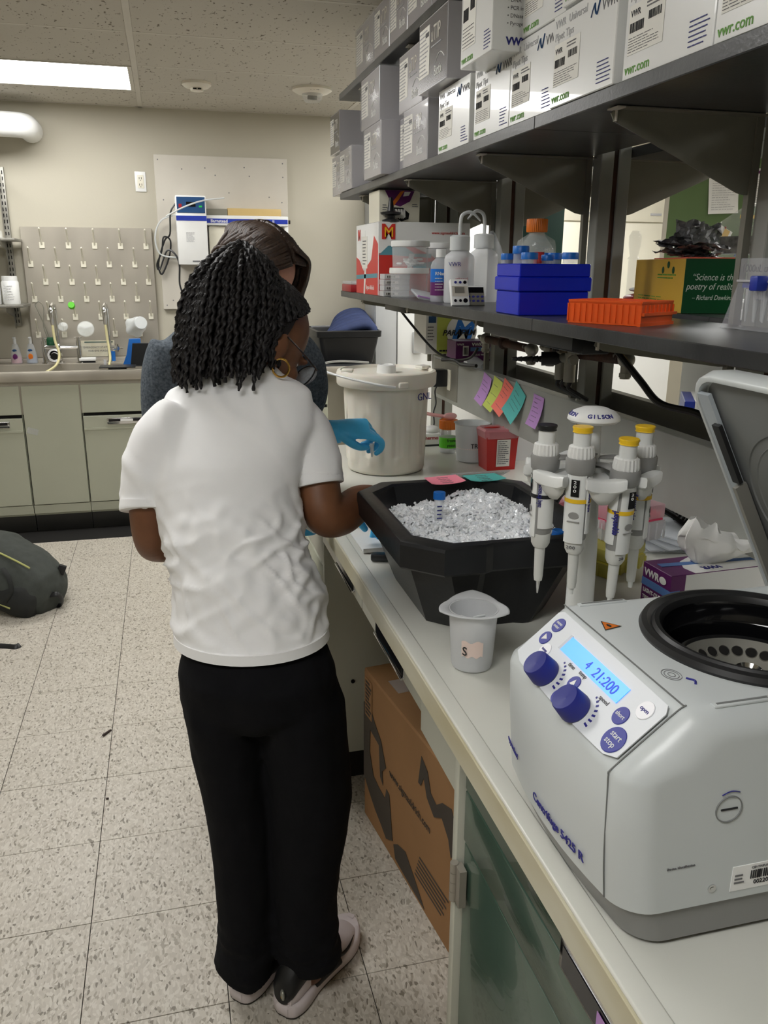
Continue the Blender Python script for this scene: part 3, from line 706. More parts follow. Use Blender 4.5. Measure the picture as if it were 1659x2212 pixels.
# ================================================================ ISLAND
BZ = .914
t = thing('island_bench', 'long off-white laboratory bench top with a worn raised front lip', 'worktop', (1.37, -2.4, .88))
B('slab', G().bx(.618, 2.12, -4.6, -.46, .878, BZ, .002, 1), 'bench_white', t)
B('raised_lip', G().bx(.618, .6435, -4.6, -.462, BZ - .004, BZ + .0035, .0028, 3), 'bench_white', t)
B('front_edge', G().bx(.6145, .6185, -4.6, -.46, .876, BZ + .0005, .001, 1), 'bench_edge', t)
def under(y0, y1, kind, lab):
    nm = 'drawer_unit' if kind != 'apron' else 'apron_panel'
    t = thing(nm, lab, 'drawer' if kind == 'drawer' else 'panel', (.9, (y0 + y1) / 2, .75)); return t
def pull(t, y0, y1, z, x=.652):
    h = B('handle', G().bx(x - .0035, x, y0, y1, z - .017, z + .017, .0015).bx(x - .009, x - .003, y0, y1, z - .018, z - .013, .001), 'chrome', t)
    B('handle_recess', G().bx(x - .006, x - .003, y0 + .006, y1 - .006, z - .012, z + .013), 'screen_dark', h)
    return h
t = under(-1.6, -1.1, 'drawer', 'shallow white drawer with a black pull under the bench, by the elbow in white sleeve')
B('front', G().bx(.652, .67, -1.597, -1.112, .782, .876, .002), 'cab_white', t); B('box', G().bx(.67, 1.15, -1.58, -1.12, .79, .87), 'cab_white', t); pull(t, -1.53, -1.33, .812)
t = under(-2.05, -1.6, 'drawer', 'shallow white drawer with a black pull and an orange sticker, under the plastic beaker')
B('front', G().bx(.652, .67, -2.06, -1.603, .782, .876, .002), 'cab_white', t); B('box', G().bx(.67, 1.15, -2.04, -1.62, .79, .87), 'cab_white', t); pull(t, -1.955, -1.745, .808)
B('sticker', G().bx(.6505, .652, -1.975, -1.87, .833, .852), 'orange_label', t, label='orange sticker')
t = under(-2.26, -2.06, 'apron', 'plain white panel under the bench between the drawers and the green cabinet')
B('panel', G().bx(.650, .668, -2.248, -2.063, .752, .876, .001, 1), 'cab_white', t)
t = thing('white_base_cabinet', 'white base cabinet with flat end panel at the far side of the knee space', 'cabinet', (.95, -.8, 0))
B('end_panel', G().bx(.655, 1.25, -1.112, -1.09, .10, .878, .003), 'cab_white', t)
B('front', G().bx(.655, .675, -1.088, -.49, .10, .70, .002), 'cab_cream', t)
B('drawer', G().bx(.655, .675, -1.088, -.49, .71, .875, .002), 'cab_white', t)
B('carcass', G().bx(.68, 1.25, -1.088, -.48, .10, .876), 'cab_white', t, smooth=0)
B('toe_kick', G().bx(.70, 1.25, -1.09, -.48, 0, .10), 'toe_black', t, smooth=0)
B('plug', G().cyl((.735, -1.1125, .34), (.735, -1.116, .34), .006, seg=12), 'screen_dark', t)
t = thing('knee_space_back', 'grey back panel closing the knee space behind the cardboard box', 'panel', (1.3, -1.7, 0))
B('panel', G().bx(1.26, 1.29, -4.4, -.48, 0, .876), 'cab_white', t, smooth=0)
t = thing('green_cabinet', 'dark green glossy base cabinet with white end panel, under the centrifuge', 'cabinet', (.95, -3.2, 0))
B('end_panel', G().bx(.6455, 1.25, -2.272, -2.252, .0, .877, .002), 'cab_white', t)
B('carcass', G().bx(.675, 1.25, -4.4, -2.275, .02, .876), 'dark_void', t, smooth=0)
d = B('drawer', G().bx(.654, .675, -3.1, -2.277, .780, .875, .002), 'cab_green', t)
B('drawer_panel', G().bx(.654, .675, -3.1, -2.277, .690, .7765, .0025), 'cab_green', t)
B('door', G().bx(.656, .675, -3.1, -2.277, .06, .685, .002), 'cab_green', t)
B('door', G().bx(.656, .675, -3.9, -3.103, .06, .685, .002), 'cab_green', t)
B('drawer', G().bx(.654, .675, -3.9, -3.103, .690, .875, .002), 'cab_green', t)
h = B('handle', G().bx(.648, .654, -2.86, -2.60, .772, .815, .002), 'chrome', d)
B('handle_recess', G().bx(.6465, .649, -2.85, -2.61, .779, .808), 'screen_dark', d)
B('pink_tag', plate(fr((.6455, -2.69, .781), XN, ZU), 0, .06, 0, .022), 'sticky_purple', d, label='pink paper tag')
g = G()
for k in range(4): g.cyl((.641, -2.277, .583 + k * .0172), (.641, -2.277, .5995 + k * .0172), .0065, seg=16)
B('hinge', g.bx(.642, .653, -2.30, -2.277, .585, .65), 'steel', t)
# cardboard box
t = thing('cardboard_box', 'large brown cardboard box with dark grey printed shapes on the floor under the bench', 'box', (0, 0, 0))
ang = math.atan2(.075, .57)
A0 = V((.733, -1.272, 0)); ey = V((math.sin(ang), -math.cos(ang), 0)); ex = V((math.cos(ang), math.sin(ang), 0))
t.location = A0; Rb = fr(A0, ex, -ey)
L_, D_, H_ = .72, .42, .462
def bxl(x0, x1, y0, y1, z0, z1): 
    g = G().bx(x0, x1, y0, y1, z0, z1, .003, 1); return g.xf(Rb @ Matrix.Identity(4))
B('body', bxl(0, D_, -L_, 0, 0, H_), 'cardboard', t)
B('top_flap', bxl(0, D_ * .5 - .002, -L_ + .002, -.002, H_, H_ + .004), 'cardboard', t)
B('top_flap', bxl(D_ * .5 + .002, D_, -L_ + .002, -.002, H_, H_ + .004), 'cardboard', t)
Fb = fr(A0 + V((0, 0, 0)) - ex * .001, ey, ZU)
def poly(name, pts, F, m, t, th=.0008): return B(name, G().prism(pts, F, th), m, t, smooth=0)
poly('printed_shape', [(.0, .13), (.0, .36), (.035, .385), (.075, .345), (.13, .31), (.165, .25), (.14, .225), (.145, .185), (.125, .20), (.115, .29), (.05, .30), (.045, .23), (.075, .17), (.115, .16), (.16, .155), (.17, .19), (.19, .185), (.215, .06), (.17, .035), (.13, .055), (.09, .07), (.04, .10)], Fb, 'card_print', t)
poly('printed_shape', [(.222, .055), (.25, .075), (.30, .09), (.35, .06), (.395, -.0 + .03), (.42, .012), (.36, .013), (.28, .016), (.235, .02)], Fb, 'card_print', t)
poly('printed_shape', [(.37, .34), (.385, .42), (.42, .40), (.44, .355), (.47, .345), (.50, .37), (.545, .385), (.565, .36), (.57, .29), (.55, .26), (.535, .30), (.50, .33), (.46, .305), (.42, .33), (.40, .37), (.385, .34)], Fb, 'card_print', t)
text('www.sigmaaldrich.com', .03, Fb @ Matrix.Translation((.19, .245, .0005)), 'card_print', t, sx=.9)
g = G()
for k in range(6): g.merge(plate(Fb @ Matrix.Translation((.36 + .005 * k, .07 + k * .013, 0)), 0, .15 + .01 * (k % 2), 0, .005))
B('print', g, 'card_print', t)
B('shipping_label', plate(Fb, .012, .062, .33, .445, .001), 'cardboard', t); B('label_print', lines(Fb @ Matrix.Translation((0, 0, .0008)), .016, .058, .335, .44, 9, rnd, .6, 3), 'card_print', t)
Ft = fr(A0 + V((0, 0, H_ + .0045)), ex, -ey)
B('packing_tape', plate(Ft, .03, .26, -.17, -.10, .0006), 'clear_pet', t)
B('packing_slip', plate(Ft, .10, .19, -.20, -.14, .0009), 'paper', t)
B('blue_tape', plate(Ft @ Matrix.Rotation(.35, 4, 'Z'), .0, .03, -.30, -.20, .001), 'band_blue', t); B('purple_tape', plate(Ft @ Matrix.Rotation(.2, 4, 'Z'), .0, .03, -.50, -.40, .001), 'purple_card', t)

# ---------------------------------------------------------------- reagent rack (posts, rails, brackets, shelves)
rack = thing('reagent_rack', 'grey steel island rack with posts, brackets and black shelves above the bench', 'shelf rack', (1.34, -1.3, BZ))
PY = [-.06, -.69, -1.315, -1.935, -2.555]
for y in PY:
    p = B('post', G().bx(1.30, 1.335, y - .02, y + .02, BZ if y < -.4 else 0, 2.25, .002, 1).bx(1.348, 1.38, y - .02, y + .02, BZ if y < -.4 else 0, 2.25, .002, 1), 'grey_enamel', rack)
    B('rusty_channel', G().bx(1.333, 1.350, y - .015, y + .015, BZ if y < -.4 else 0, 2.25), 'rust', p, smooth=0)
    B('post', G().bx(1.285, 1.30, y + .022, y + .036, 1.15, 2.25), 'dark_enamel', rack, smooth=0)
    for z, zs in ((1.397, .8), (1.772, 1), (2.135, 1)):
        s_ = zs
        for sgn in (-1, 1):
            if z == 1.397: pr = [(0, 0), (-.285, 0), (-.29, -.012), (-.27, -.022), (-.03, -.055), (0, -.055)]
            else: pr = [(0, 0), (-.285, 0), (-.292, -.008), (-.285, -.02), (-.25, -.034), (-.035, -.125), (-.02, -.128), (0, -.128)]
            if sgn == 1: pr = [(-a, b_) for a, b_ in pr][::-1]
            xc = 1.298 if sgn < 0 else 1.382
            o = B('bracket', G().prism(pr, fr((xc, y + .028, z), (1, 0, 0), ZU), .0025), 'dark_enamel', rack, smooth=0)
            xt = xc + sgn * .285
            B('bracket_flange', G().bx(min(xc, xt), max(xc, xt), y + .0, y + .028, z - .002, z, 0), 'dark_enamel', rack, smooth=0)
            if sgn < 0: B('bracket_tip', G().bx(xt - .012, xt + .003, y - .004, y + .03, z - .0035, z - .001).bx(xt - .0, xt + .003, y + .022, y + .03, z - .02, z - .001), 'grid_white', rack, smooth=0)
for z, ye in ((1.42, -4.4), (1.797, -4.4), (2.16, -4.4)):
    for x0, x1 in ((.98, 1.285), (1.385, 1.69)):
        seams = [.22, -1.70, ye] if z == 1.42 else [.22, -1.66, ye]
        for a, b_ in zip(seams[:-1], seams[1:]):
            B('shelf', G().bx(x0, x1, b_ + .0006, a - .0006, z - .0235, z, .0015, 1), 'shelf_black', rack)
# raceway rails
B('rail', G().bx(1.262, 1.272, -4.4, -.18, 1.035, 1.190, .001, 1).bx(1.272, 1.298, -4.4, -.18, 1.182, 1.190), 'grey_enamel', rack, smooth=0)
B('rail', G().bx(1.272, 1.298, -4.4, -.18, 1.035, 1.043), 'grey_enamel', rack, smooth=0)
B('rail', G().bx(1.40, 1.41, -4.4, -.18, 1.06, 1.205, .001, 1).bx(1.385, 1.412, -4.4, -.18, 1.200, 1.208), 'grey_enamel', rack, smooth=0)
B('rail_trough', G().bx(1.298, 1.40, -4.4, -.18, 1.10, 1.105), 'dark_enamel', rack, smooth=0)
pl = B('outlet_plate', G().bx(1.2595, 1.263, -.47, -.20, 1.05, 1.182, .001, 1), 'dull_steel', rack)
B('outlet', G().box((1.258, -.385, 1.12), (.006, .034, .075), None, .0028), 'peg_cream', pl)
B('outlet_plate', G().bx(1.2595, 1.263, -1.48, -1.38, 1.05, 1.16, .001, 1), 'brass_dark', rack)
B('light_fixture', G().bx(1.02, 1.08, -1.84, -1.38, 1.362, 1.392, .004).bx(1.0, 1.022, -1.84, -1.38, 1.37, 1.3955), 'black_plastic', rack, label='black under-shelf light bar')
B('light_fixture', G().bx(1.02, 1.08, -.62, -.36, 1.372, 1.392, .003), 'black_plastic', rack, label='short black bar under the shelf end')
# gas pipes
t = thing('gas_pipe', 'rusty service pipe with grey gas valves hanging under the lower black shelf', 'pipe', (1.29, -1.2, 1.31))
x = 1.245
B('pipe', G().cyl((x, -.78, 1.30), (x, -1.09, 1.30), .012), 'rust', t)
B('pipe', G().cyl((x, -1.26, 1.31), (x, -1.60, 1.325), .013), 'rust', t)
B('elbow', G().cyl((x, -.92, 1.30), (x, -.92, 1.37), .013).ell((x, -.92, 1.30), (.019, .019, .019), seg=12, rings=8), 'rust', t)
for y, z in ((-1.12, 1.30), (-1.62, 1.325), (-.77, 1.30), (-1.24, 1.31)):
    v = B('valve', G().ell((x, y, z), (.018, .024, .018), seg=14, rings=8).cyl((x, y, z), (x, y - .0, z - .042), .011).cyl((x, y, z - .03), (x, y, z - .038), .015, seg=6), 'dull_steel', t)
    B('nozzle', G().lathe([(1e-4, 0), (.008, 0), (.006, .01), (.008, .012), (.006, .022), (.008, .024), (.005, .04), (1e-4, .04)], (x - .005, y + .01, z), 12, V((0, 1, .1)).to_track_quat('Z', 'Y').to_matrix()), 'dull_steel', v)
v = B('valve_body', G().cyl((x - .03, -1.365, 1.32), (x - .03, -1.365, 1.25), .014).cyl((x - .03, -1.415, 1.32), (x - .03, -1.415, 1.25), .014).cyl((x - .03, -1.345, 1.305), (x - .03, -1.435, 1.305), .012), 'dull_steel', t)
B('hose_barb', G().lathe([(1e-4, 0)] + [(r, z) for k in range(7) for r, z in ((.010 - k * .0006, k * .013), (.007 - k * .0005, k * .013 + .011))] + [(1e-4, .09)], (x - .06, -1.355, 1.30), 14, V((-.9, .35, -.02)).to_track_quat('Z', 'Y').to_matrix()), 'black_rubber', v)
B('hose_collar', G().cyl((x - .03, -1.365, 1.302), (x - .075, -1.347, 1.30), .017), 'black_rubber', v)
for y, l in ((-1.360, .15), (-1.385, .16), (-1.420, .13)):
    B('hose', G().tube([(x - .03, y, 1.25), (x - .03, y + .006, 1.235), (x - .012, y - .004, 1.222), (x + .02, y, 1.205)], .0055, 8), 'black_rubber', t)
for k, y in enumerate((-1.345, -1.385, -1.430)):
    B('valve_cap', G().cyl((x - .03, y, 1.318), (x - .03, y, 1.345), .016, .014, seg=10), ('black_rubber', 'brass_dark', 'dull_steel')[k], t)
# cords
def cord(pts, r, lab, nm='electrical_cord', m='black_rubber', cat='cord'): return tag(B(nm, G().tube(pts, r, 8), m), lab, cat)
cord([(1.22, -1.62, 1.345), (1.235, -1.70, 1.29), (1.25, -1.76, 1.25), (1.27, -1.86, 1.245), (1.285, -1.90, 1.22), (1.29, -1.91, 1.17), (1.30, -1.91, 1.125)], .0075, 'thick black power cord sloping from the gas valve down into the grey rail')
cord([(1.31, -1.93, 1.12), (1.33, -1.92, 1.21), (1.34, -1.95, 1.225), (1.34, -1.975, 1.19), (1.34, -1.98, 1.12)], .006, 'loop of black cord standing up out of the grey rail by the open lid')
cord([(1.12, -.12, 1.385), (1.15, -.26, 1.31), (1.20, -.37, 1.23), (1.235, -.44, 1.205), (1.24, -.49, 1.203), (1.25, -.62, 1.225), (1.26, -.66, 1.26)], .0045, 'thin black cord hanging from the shelf across the film box to the purple carton')
cord([(1.21, -.44, 1.20), (1.235, -.50, 1.205), (1.235, -.58, 1.198), (1.25, -.68, 1.205)], .006, 'bundle of black cord lying on the grey rail below the purple carton')
cord([(1.225, -.37, 1.11), (1.21, -.37, 1.08), (1.205, -.40, 1.04), (1.19, -.42, 1.01), (1.18, -.46, .975), (1.165, -.48, .96)], .0028, 'thin cord dropping from the wall plug behind the white bucket')
t = thing('plug_adapter', 'black plug-in power adapter on the rail outlet right of the bucket lid', 'plug', (1.23, -.36, 1.12))
B('body', G().box((1.228, -.352, 1.125), (.055, .05, .062), None, .005), 'black_plastic', t)
B('housing', G().box((1.235, -.305, 1.125), (.045, .05, .055), None, .01), 'dark_enamel', t)
cord([(1.39, -1.26, 1.085), (1.33, -1.33, 1.09), (1.27, -1.42, 1.06), (1.2, -1.50, 1.10), (1.13, -1.62, 1.05), (1.02, -1.78, 1.06), (.97, -1.82, .98), (.985, -1.80, .925)], .006, 'black cord running behind the pipette carousel')
t = thing('power_cable', 'thick black cable with a plug hanging behind the pipette carousel down to the bench', 'cord', (1.4, -1.5, BZ))
B('plug', G().tube([(1.27, -1.52, 1.065), (1.275, -1.53, 1.02), (1.27, -1.53, .97), (1.28, -1.53, .94)], [.014, .02, .022, .018], 10), 'black_rubber', t)
B('cable', G().tube([(1.28, -1.53, .985), (1.33, -1.55, .985), (1.37, -1.60, .975), (1.40, -1.66, .955), (1.42, -1.70, .925), (1.46, -1.70, .93), (1.52, -1.66, .955), (1.58, -1.62, .97)], .0075, 8), 'black_rubber', t)
t = thing('cord_bundle', 'bundle of looped black cords hanging below the grey rail', 'cord', (1.44, -1.6, .93))
for k in range(6):
    B('cord', G().tube([(1.40 + k * .006, -1.62 - k * .016, 1.045), (1.405 + k * .006, -1.62 - k * .016, 1.0), (1.40, -1.63 - k * .012, .955), (1.42, -1.645 - k * .012, .935 + .003 * k), (1.425, -1.66 - k * .012, .96), (1.415 + k * .005, -1.665 - k * .014, 1.045)], .0035, 6), 'black_rubber', t)
tag(B('blue_bag', G().ell((1.56, -1.50, .985), (.09, .10, .075), seg=24, rings=14), 'deep_blue'), 'dark blue bag behind the looped cords under the rail', 'bag')
t = thing('plastic_film_pile', 'flat pile of clear plastic sleeves on the bench behind the tip racks', 'plastic sleeves', (1.36, -1.6, BZ))
for k in range(5): B('sleeve', G().box((1.33 + .01 * k, -1.66 - .01 * k, BZ + .005 + k * .007), (.14, .2, .004), Matrix.Rotation(.2 * k - .3, 3, 'Z'), .002, 1), 'clear_poly', t)
# sticky notes on the rail
def note(nm, m, c, w_, h_, tilt, curl, lab, face='-x'):
    t = thing(nm, lab, 'note', c)
    F = fr(c, (0, -math.cos(tilt), math.sin(tilt)), (0, math.sin(tilt), math.cos(tilt)))
    n = 10; g = G()
    vs = [[F @ V((w_ * (i / n - .5), -h_ * j / n, .0015 + curl * (j / n) ** 2)) for i in range(n + 1)] for j in range(n + 1)]
    vv = [p for r in vs for p in r]; k = len(vv); n1 = n + 1
    vb = [p - (F.to_3x3() @ V((0, 0, .0004))) for p in vv]
    fs = [(j * n1 + i, j * n1 + i + 1, (j + 1) * n1 + i + 1, (j + 1) * n1 + i) for j in range(n) for i in range(n)]
    g.add(vv + vb, fs + [tuple(q + k for q in f[::-1]) for f in fs]); B('paper', g, m, t, smooth=180)
    g = G()
    for j in range(6):
        if rnd.random() < .25: continue
        y = (j + .8) / 7
        x0 = -.4 + rnd.uniform(0, .15); x1 = x0 + rnd.uniform(.3, .7)
        pts = [F @ V((w_ * (x0 + (x1 - x0) * q / 12), -h_ * y + .0012 * math.sin(q * 2.3 + j), .0021 + curl * y ** 2)) for q in range(13)]
        g.tube(pts, .0004, 4, 1)
    B('handwriting', g, 'print_grey', t, smooth=0)
note('sticky_note', 'sticky_purple', (1.2605, -.765, 1.184), .07, .092, -.22, .025, 'purple sticky note at the far left of the row on the grey rail')
note('sticky_note', 'sticky_lime', (1.2605, -.855, 1.184), .072, .096, -.18, .03, 'lime green sticky note on the grey rail between the purple and coral ones')
note('sticky_note', 'sticky_coral', (1.2605, -.94, 1.184), .074, .096, -.3, .03, 'coral sticky note on the grey rail between the lime and teal ones')
note('sticky_note', 'sticky_teal', (1.2605, -1.03, 1.180), .082, .10, -.45, .025, 'teal sticky note on the grey rail, right end of the row of four')
note('sticky_note', 'sticky_purple', (1.2605, -1.155, 1.176), .068, .086, -.06, .02, 'separate purple sticky note on the grey rail, above the pipette stand')

# ---- things standing on the rail and bench, far end
def carton(nm, x0, x1, y0, y1, z0, z1, m, lab, cat='box', bev=.0012):
    t = thing(nm, lab, cat, ((x0 + x1) / 2, (y0 + y1) / 2, z0)); B('carton', G().bx(x0, x1, y0, y1, z0, z1, bev, 1), m, t, smooth=0); return t
t = carton('film_box', 1.235, 1.36, -.16, .0, 1.191, 1.345, 'paper', 'pale green and white wrapping film box with blue emblem on the rail under the shelf')
B('green_face', plate(fr((1.280, -.161, 1.192), (1, 0, 0), ZU), 0, .155, 0, .15, .0015), 'sticky_lime', t)
F = fr((1.28, -.163, 1.192), (1, 0, 0), ZU)
B('disc', G().cyl(F @ V((.10, .085, 0)), F @ V((.10, .085, .0015)), .062, seg=32), 'paper', t)
text('M', .11, F @ Matrix.Translation((.055, .05, .002)), 'cap_blue', t, shear=.3, bold=.03)
text('PARAFILM', .03, F @ Matrix.Translation((.02, .07, .0035)), 'print_black', t, shear=.3, bold=.02)
B('print', lines(F @ Matrix.Translation((0, 0, .001)), .01, .08, .005, .018, 1, rnd, .5, 3), 'print_black', t)
B('blue_cap_print', plate(fr((1.245, -.1615, 1.31), (1, 0, 0), ZU), 0, .03, 0, .025, .0008), 'device_blue', t)
B('print', lines(fr((1.242, -.1612, 1.24), (1, 0, 0), ZU), 0, .03, 0, .06, 5, rnd, .3, 3), 'print_grey', t)
t = carton('purple_carton', 1.265, 1.405, -.43, -.33, 1.191, 1.263, 'purple_card', 'small purple tissue carton on the rail in front of the film box')
F = fr((1.265, -.431, 1.191), (1, 0, 0), ZU)
text('VWR', .017, F @ Matrix.Translation((.06, .054, .0003)), 'print_white', t, bold=.02)
B('stripe', plate(F, .055, .14, .036, .05, .0008), 'band_blue', t)
text('TISSUE WIPES', .009, F @ Matrix.Translation((.065, .02, .0003)), 'print_white', t)
B('barcode_label', plate(F, .026, .048, .02, .055, .0006), 'paper', t); B('barcode', barcode(F @ Matrix.Translation((0, 0, .0005)), .029, .045, .025, .05, rnd, 8), 'print_black', t)
text('VWR', .012, F @ Matrix.Translation((.004, .056, .0003)), 'print_white', t)
tag(B('plastic_wrap', G().tube([(1.29, -.47, 1.20), (1.285, -.55, 1.205), (1.29, -.64, 1.20)], [.012, .022, .012], 8, flat=.5), 'clear_poly'), 'crumpled clear plastic bag on the rail right of the purple carton', 'bag')
# white bucket
t = thing('plastic_bucket', 'large off-white ribbed plastic bucket with lid and wire handle on the bench', 'bucket', (.905, -.83, BZ))
cx, cy = .905, -.83
def ribs(a, z):
    z0 = z
    d = math.cos(a * 9)
    r = 1.0 + .014 * math.tanh(5 * d)
    if .06 < z0 < .17 and abs(((a + .35) % (PI / 4)) - PI / 8) < .11 and math.sin(a) < .1: r -= .03
    return r
zz = [0, .004, .012, .03, .035, .05, .058, .062, .10, .14, .168, .172, .2, .24, .262, .27]
rr = [.108, .116, .119, .1195, .121, .1215, .122, .122, .1235, .1245, .1255, .1255, .1265, .128, .128, .128]
B('body', G().lathe([(1e-4, 0)] + list(zip(rr, zz)) + [(1e-4, .27)], (cx, cy, BZ), 144, rf=lambda a, z: ribs(a, z) if z > .033 and z < .262 else 1.0), 'natural_poly', t, smooth=60)
lid = B('lid', G().lathe([(1e-4, .262), (.148, .262), (.151, .267), (.152, .297), (.149, .304), (.140, .306), (.137, .301), (.135, .296), (.07, .2965), (1e-4, .2965)], (cx, cy, BZ), 64), 'natural_poly', t)
B('lid_knob', G().lathe([(1e-4, .296), (.030, .296), (.028, .318), (.022, .321), (.02, .318), (1e-4, .318)], (cx + .0, cy, BZ), 32), 'white_plastic', t)
for sx in (-1, 1): B('lid_ear', G().box((cx - .125 if sx < 0 else cx + .125, cy + (-.02 if sx < 0 else .03), BZ + .307), (.035, .04, .010), Matrix.Rotation(.3 * sx, 3, 'Z'), .004), 'natural_poly', t)
B('handle', G().tube([(cx - .012, cy - .153, BZ + .272), (cx - .06, cy - .151, BZ + .28), (cx - .15, cy - .09, BZ + .297), (cx - .205, cy - .01, BZ + .312), (cx - .19, cy + .05, BZ + .32), (cx - .12, cy + .10, BZ + .322), (cx - .02, cy + .15, BZ + .31)], .0035, 8), 'white_plastic', t)
B('handle_lug', G().box((cx + .012, cy - .153, BZ + .277), (.03, .012, .018), None, .005), 'natural_poly', t)
text('GNL', .03, fr((cx + .066, cy - .1125, BZ + .225), (.86, .5, 0), ZU), 'print_blue', t, name='handwriting')
# glass jar with orange cap
def jar(x, y, z, r, h, hc, lab, capm, rc):
    t = thing('glass_bottle', lab, 'bottle', (x, y, z))
    B('body', G().lathe([(1e-4, .001), (r * .9, .001), (r, .006), (r, h * .72), (r * .93, h * .8), (rc * .78, h * .88), (rc * .78, h), (rc * .7, h), (rc * .7, h * .88), (r * .9, h * .7), (r * .95, .006), (1e-4, .004)], (x, y, z), 36), 'glass', t)
    g = G().lathe([(1e-4, h * .9), (rc * .97, h * .9), (rc, h * .92), (rc, h * .9 + hc - .002), (rc * .95, h * .9 + hc), (1e-4, h * .9 + hc)], (x, y, z), 72, rf=lambda a, zz: 1 + .02 * math.cos(a * 36))
    B('cap', g, capm, t); return t
t = jar(1.165, -.665, BZ, .030, .092, .03, 'small glass bottle with orange cap and bright green label, right of the bucket', 'cap_orange', .031)
B('label', G().lathe([(.0306, .02), (.0306, .055)], (1.165, -.665, BZ), 36), 'lime_green', t)
text('frozen', .015, fr((1.15, -.6965, BZ + .042), (1, 0, 0), ZU), 'print_black', t, name='handwriting'); text('yeast', .015, fr((1.15, -.6965, BZ + .026), (1, 0, 0), ZU), 'print_black', t, name='handwriting')
B('liquid', G().lathe([(1e-4, .004), (.027, .005), (.027, .045), (1e-4, .045)], (1.165, -.665, BZ), 24), 'liquid', t)
t = thing('glove_tip', 'crumpled pink rubber bulb lying on the orange bottle cap', 'bulb', (1.16, -.665, BZ + .113))
B('bulb', G().ell((1.168, -.67, BZ + .125), (.024, .014, .012), seg=16, rings=10), 'flesh_pink', t)
B('stem', G().tube([(1.15, -.665, BZ + .124), (1.11, -.64, BZ + .128), (1.07, -.62, BZ + .136)], .006, 8), 'flesh_pink', t)
t = thing('hot_plate', 'small white laboratory scale with red lettering, half hidden behind the bucket', 'scale', (1.13, -.50, BZ))
B('body', G().bx(1.05, 1.175, -.56, -.475, BZ + .006, BZ + .045, .004), 'white_plastic', t); B('base', G().bx(1.055, 1.178, -.558, -.477, BZ + .0005, BZ + .007), 'black_plastic', t)
text('thermo', .018, fr((1.11, -.5605, BZ + .025), (1, 0, 0), ZU), 'red_plastic', t, bold=.02)
B('dish', G().ell((1.15, -.53, BZ + .055), (.028, .022, .014), seg=20, rings=10), 'white_plastic', t)
t = thing('warning_carton', 'tall white carton with a yellow warning label behind the bucket', 'box', (1.12, -.47, BZ))
B('carton', G().bx(1.07, 1.14, -.515 + .05, -.462, BZ + .001, BZ + .19, .002), 'paper', t); 
B('yellow_label', plate(fr((1.115, -.4655, BZ + .14), (1, 0, 0), ZU), 0, .018, 0, .03), 'pip_yellow', t)
# frosted trash beaker
def beaker(x, y, z, r0, r1, h, m, t, spout=False):
    B('cup', G().lathe([(1e-4, 0), (r0 - .006, 0), (r0, .004), (r1, h - .004), (r1 + .004, h), (r1 - .001, h - .001), (r1 - .003, h - .008), (r0 - .002, .006), (1e-4, .003)], (x, y, z), 48), m, t)
t = thing('plastic_beaker', 'frosted plastic beaker with a TRASH label, between the orange-capped bottle and the sharps bin', 'beaker', (1.20, -.80, BZ))
beaker(1.20, -.795, BZ, .047, .055, .125, 'milky_poly', t)
B('label', G().lathe([(.0498, .045), (.0507, .073)], (1.20, -.795, BZ), 96), 'tape_pink', t)
text('TRASH', .021, fr((1.178, -.8475, BZ + .051), (1, 0, 0), ZU), 'print_black', t, name='handwriting')
# clear acrylic holder
t = thing('plastic_sheet_holder', 'translucent upright plastic holder behind the sharps bin', 'holder', (1.35, -.78, BZ))
B('panel', G().bx(1.255, 1.325, -.83, -.826, BZ, BZ + .17).bx(1.33, 1.405, -.83, -.826, BZ, BZ + .17), 'frosted_poly', t, smooth=0)
B('spine', G().bx(1.322, 1.333, -.836, -.824, BZ, BZ + .14, .003), 'clear_poly', t)
# sharps bin
t = thing('sharps_bin', 'red sharps container with pink translucent lid and a white printed label', 'bin', (1.245, -.90, BZ))
B('body', G().polyloft([[V((1.245 + a * s, -.905 + b_ * s2, BZ + z)) for a, b_ in ((-1, -1), (1, -1), (1, 1), (-1, 1))] for z, s, s2 in ((0, .046, .036), (.105, .052, .040))]), 'sharps_red', t, smooth=0)
B('lid', G().polyloft([[V((1.245 + a * s, -.905 + b_ * s2, BZ + z)) for a, b_ in ((-1, -.8), (-.8, -1), (.8, -1), (1, -.8), (1, .8), (.8, 1), (-.8, 1), (-1, .8))] for z, s, s2 in ((.100, .055, .044), (.122, .058, .046), (.128, .052, .042))]), 'sharps_lid', t)
B('lid_opening', G().ell((1.225, -.905, BZ + .129), (.028, .012, .002), seg=20, rings=6).ell((1.272, -.905, BZ + .129), (.012, .01, .002), seg=16, rings=6), 'sharps_red', t)
F = fr((1.227, -.9435, BZ + .012), (1, 0, 0), (0, -.04, 1))
B('label', plate(F, 0, .044, 0, .085), 'label', t); B('print', lines(F @ Matrix.Translation((0, 0, .0006)), .003, .041, .006, .082, 12, rnd, .35, 4), 'print_grey', t)
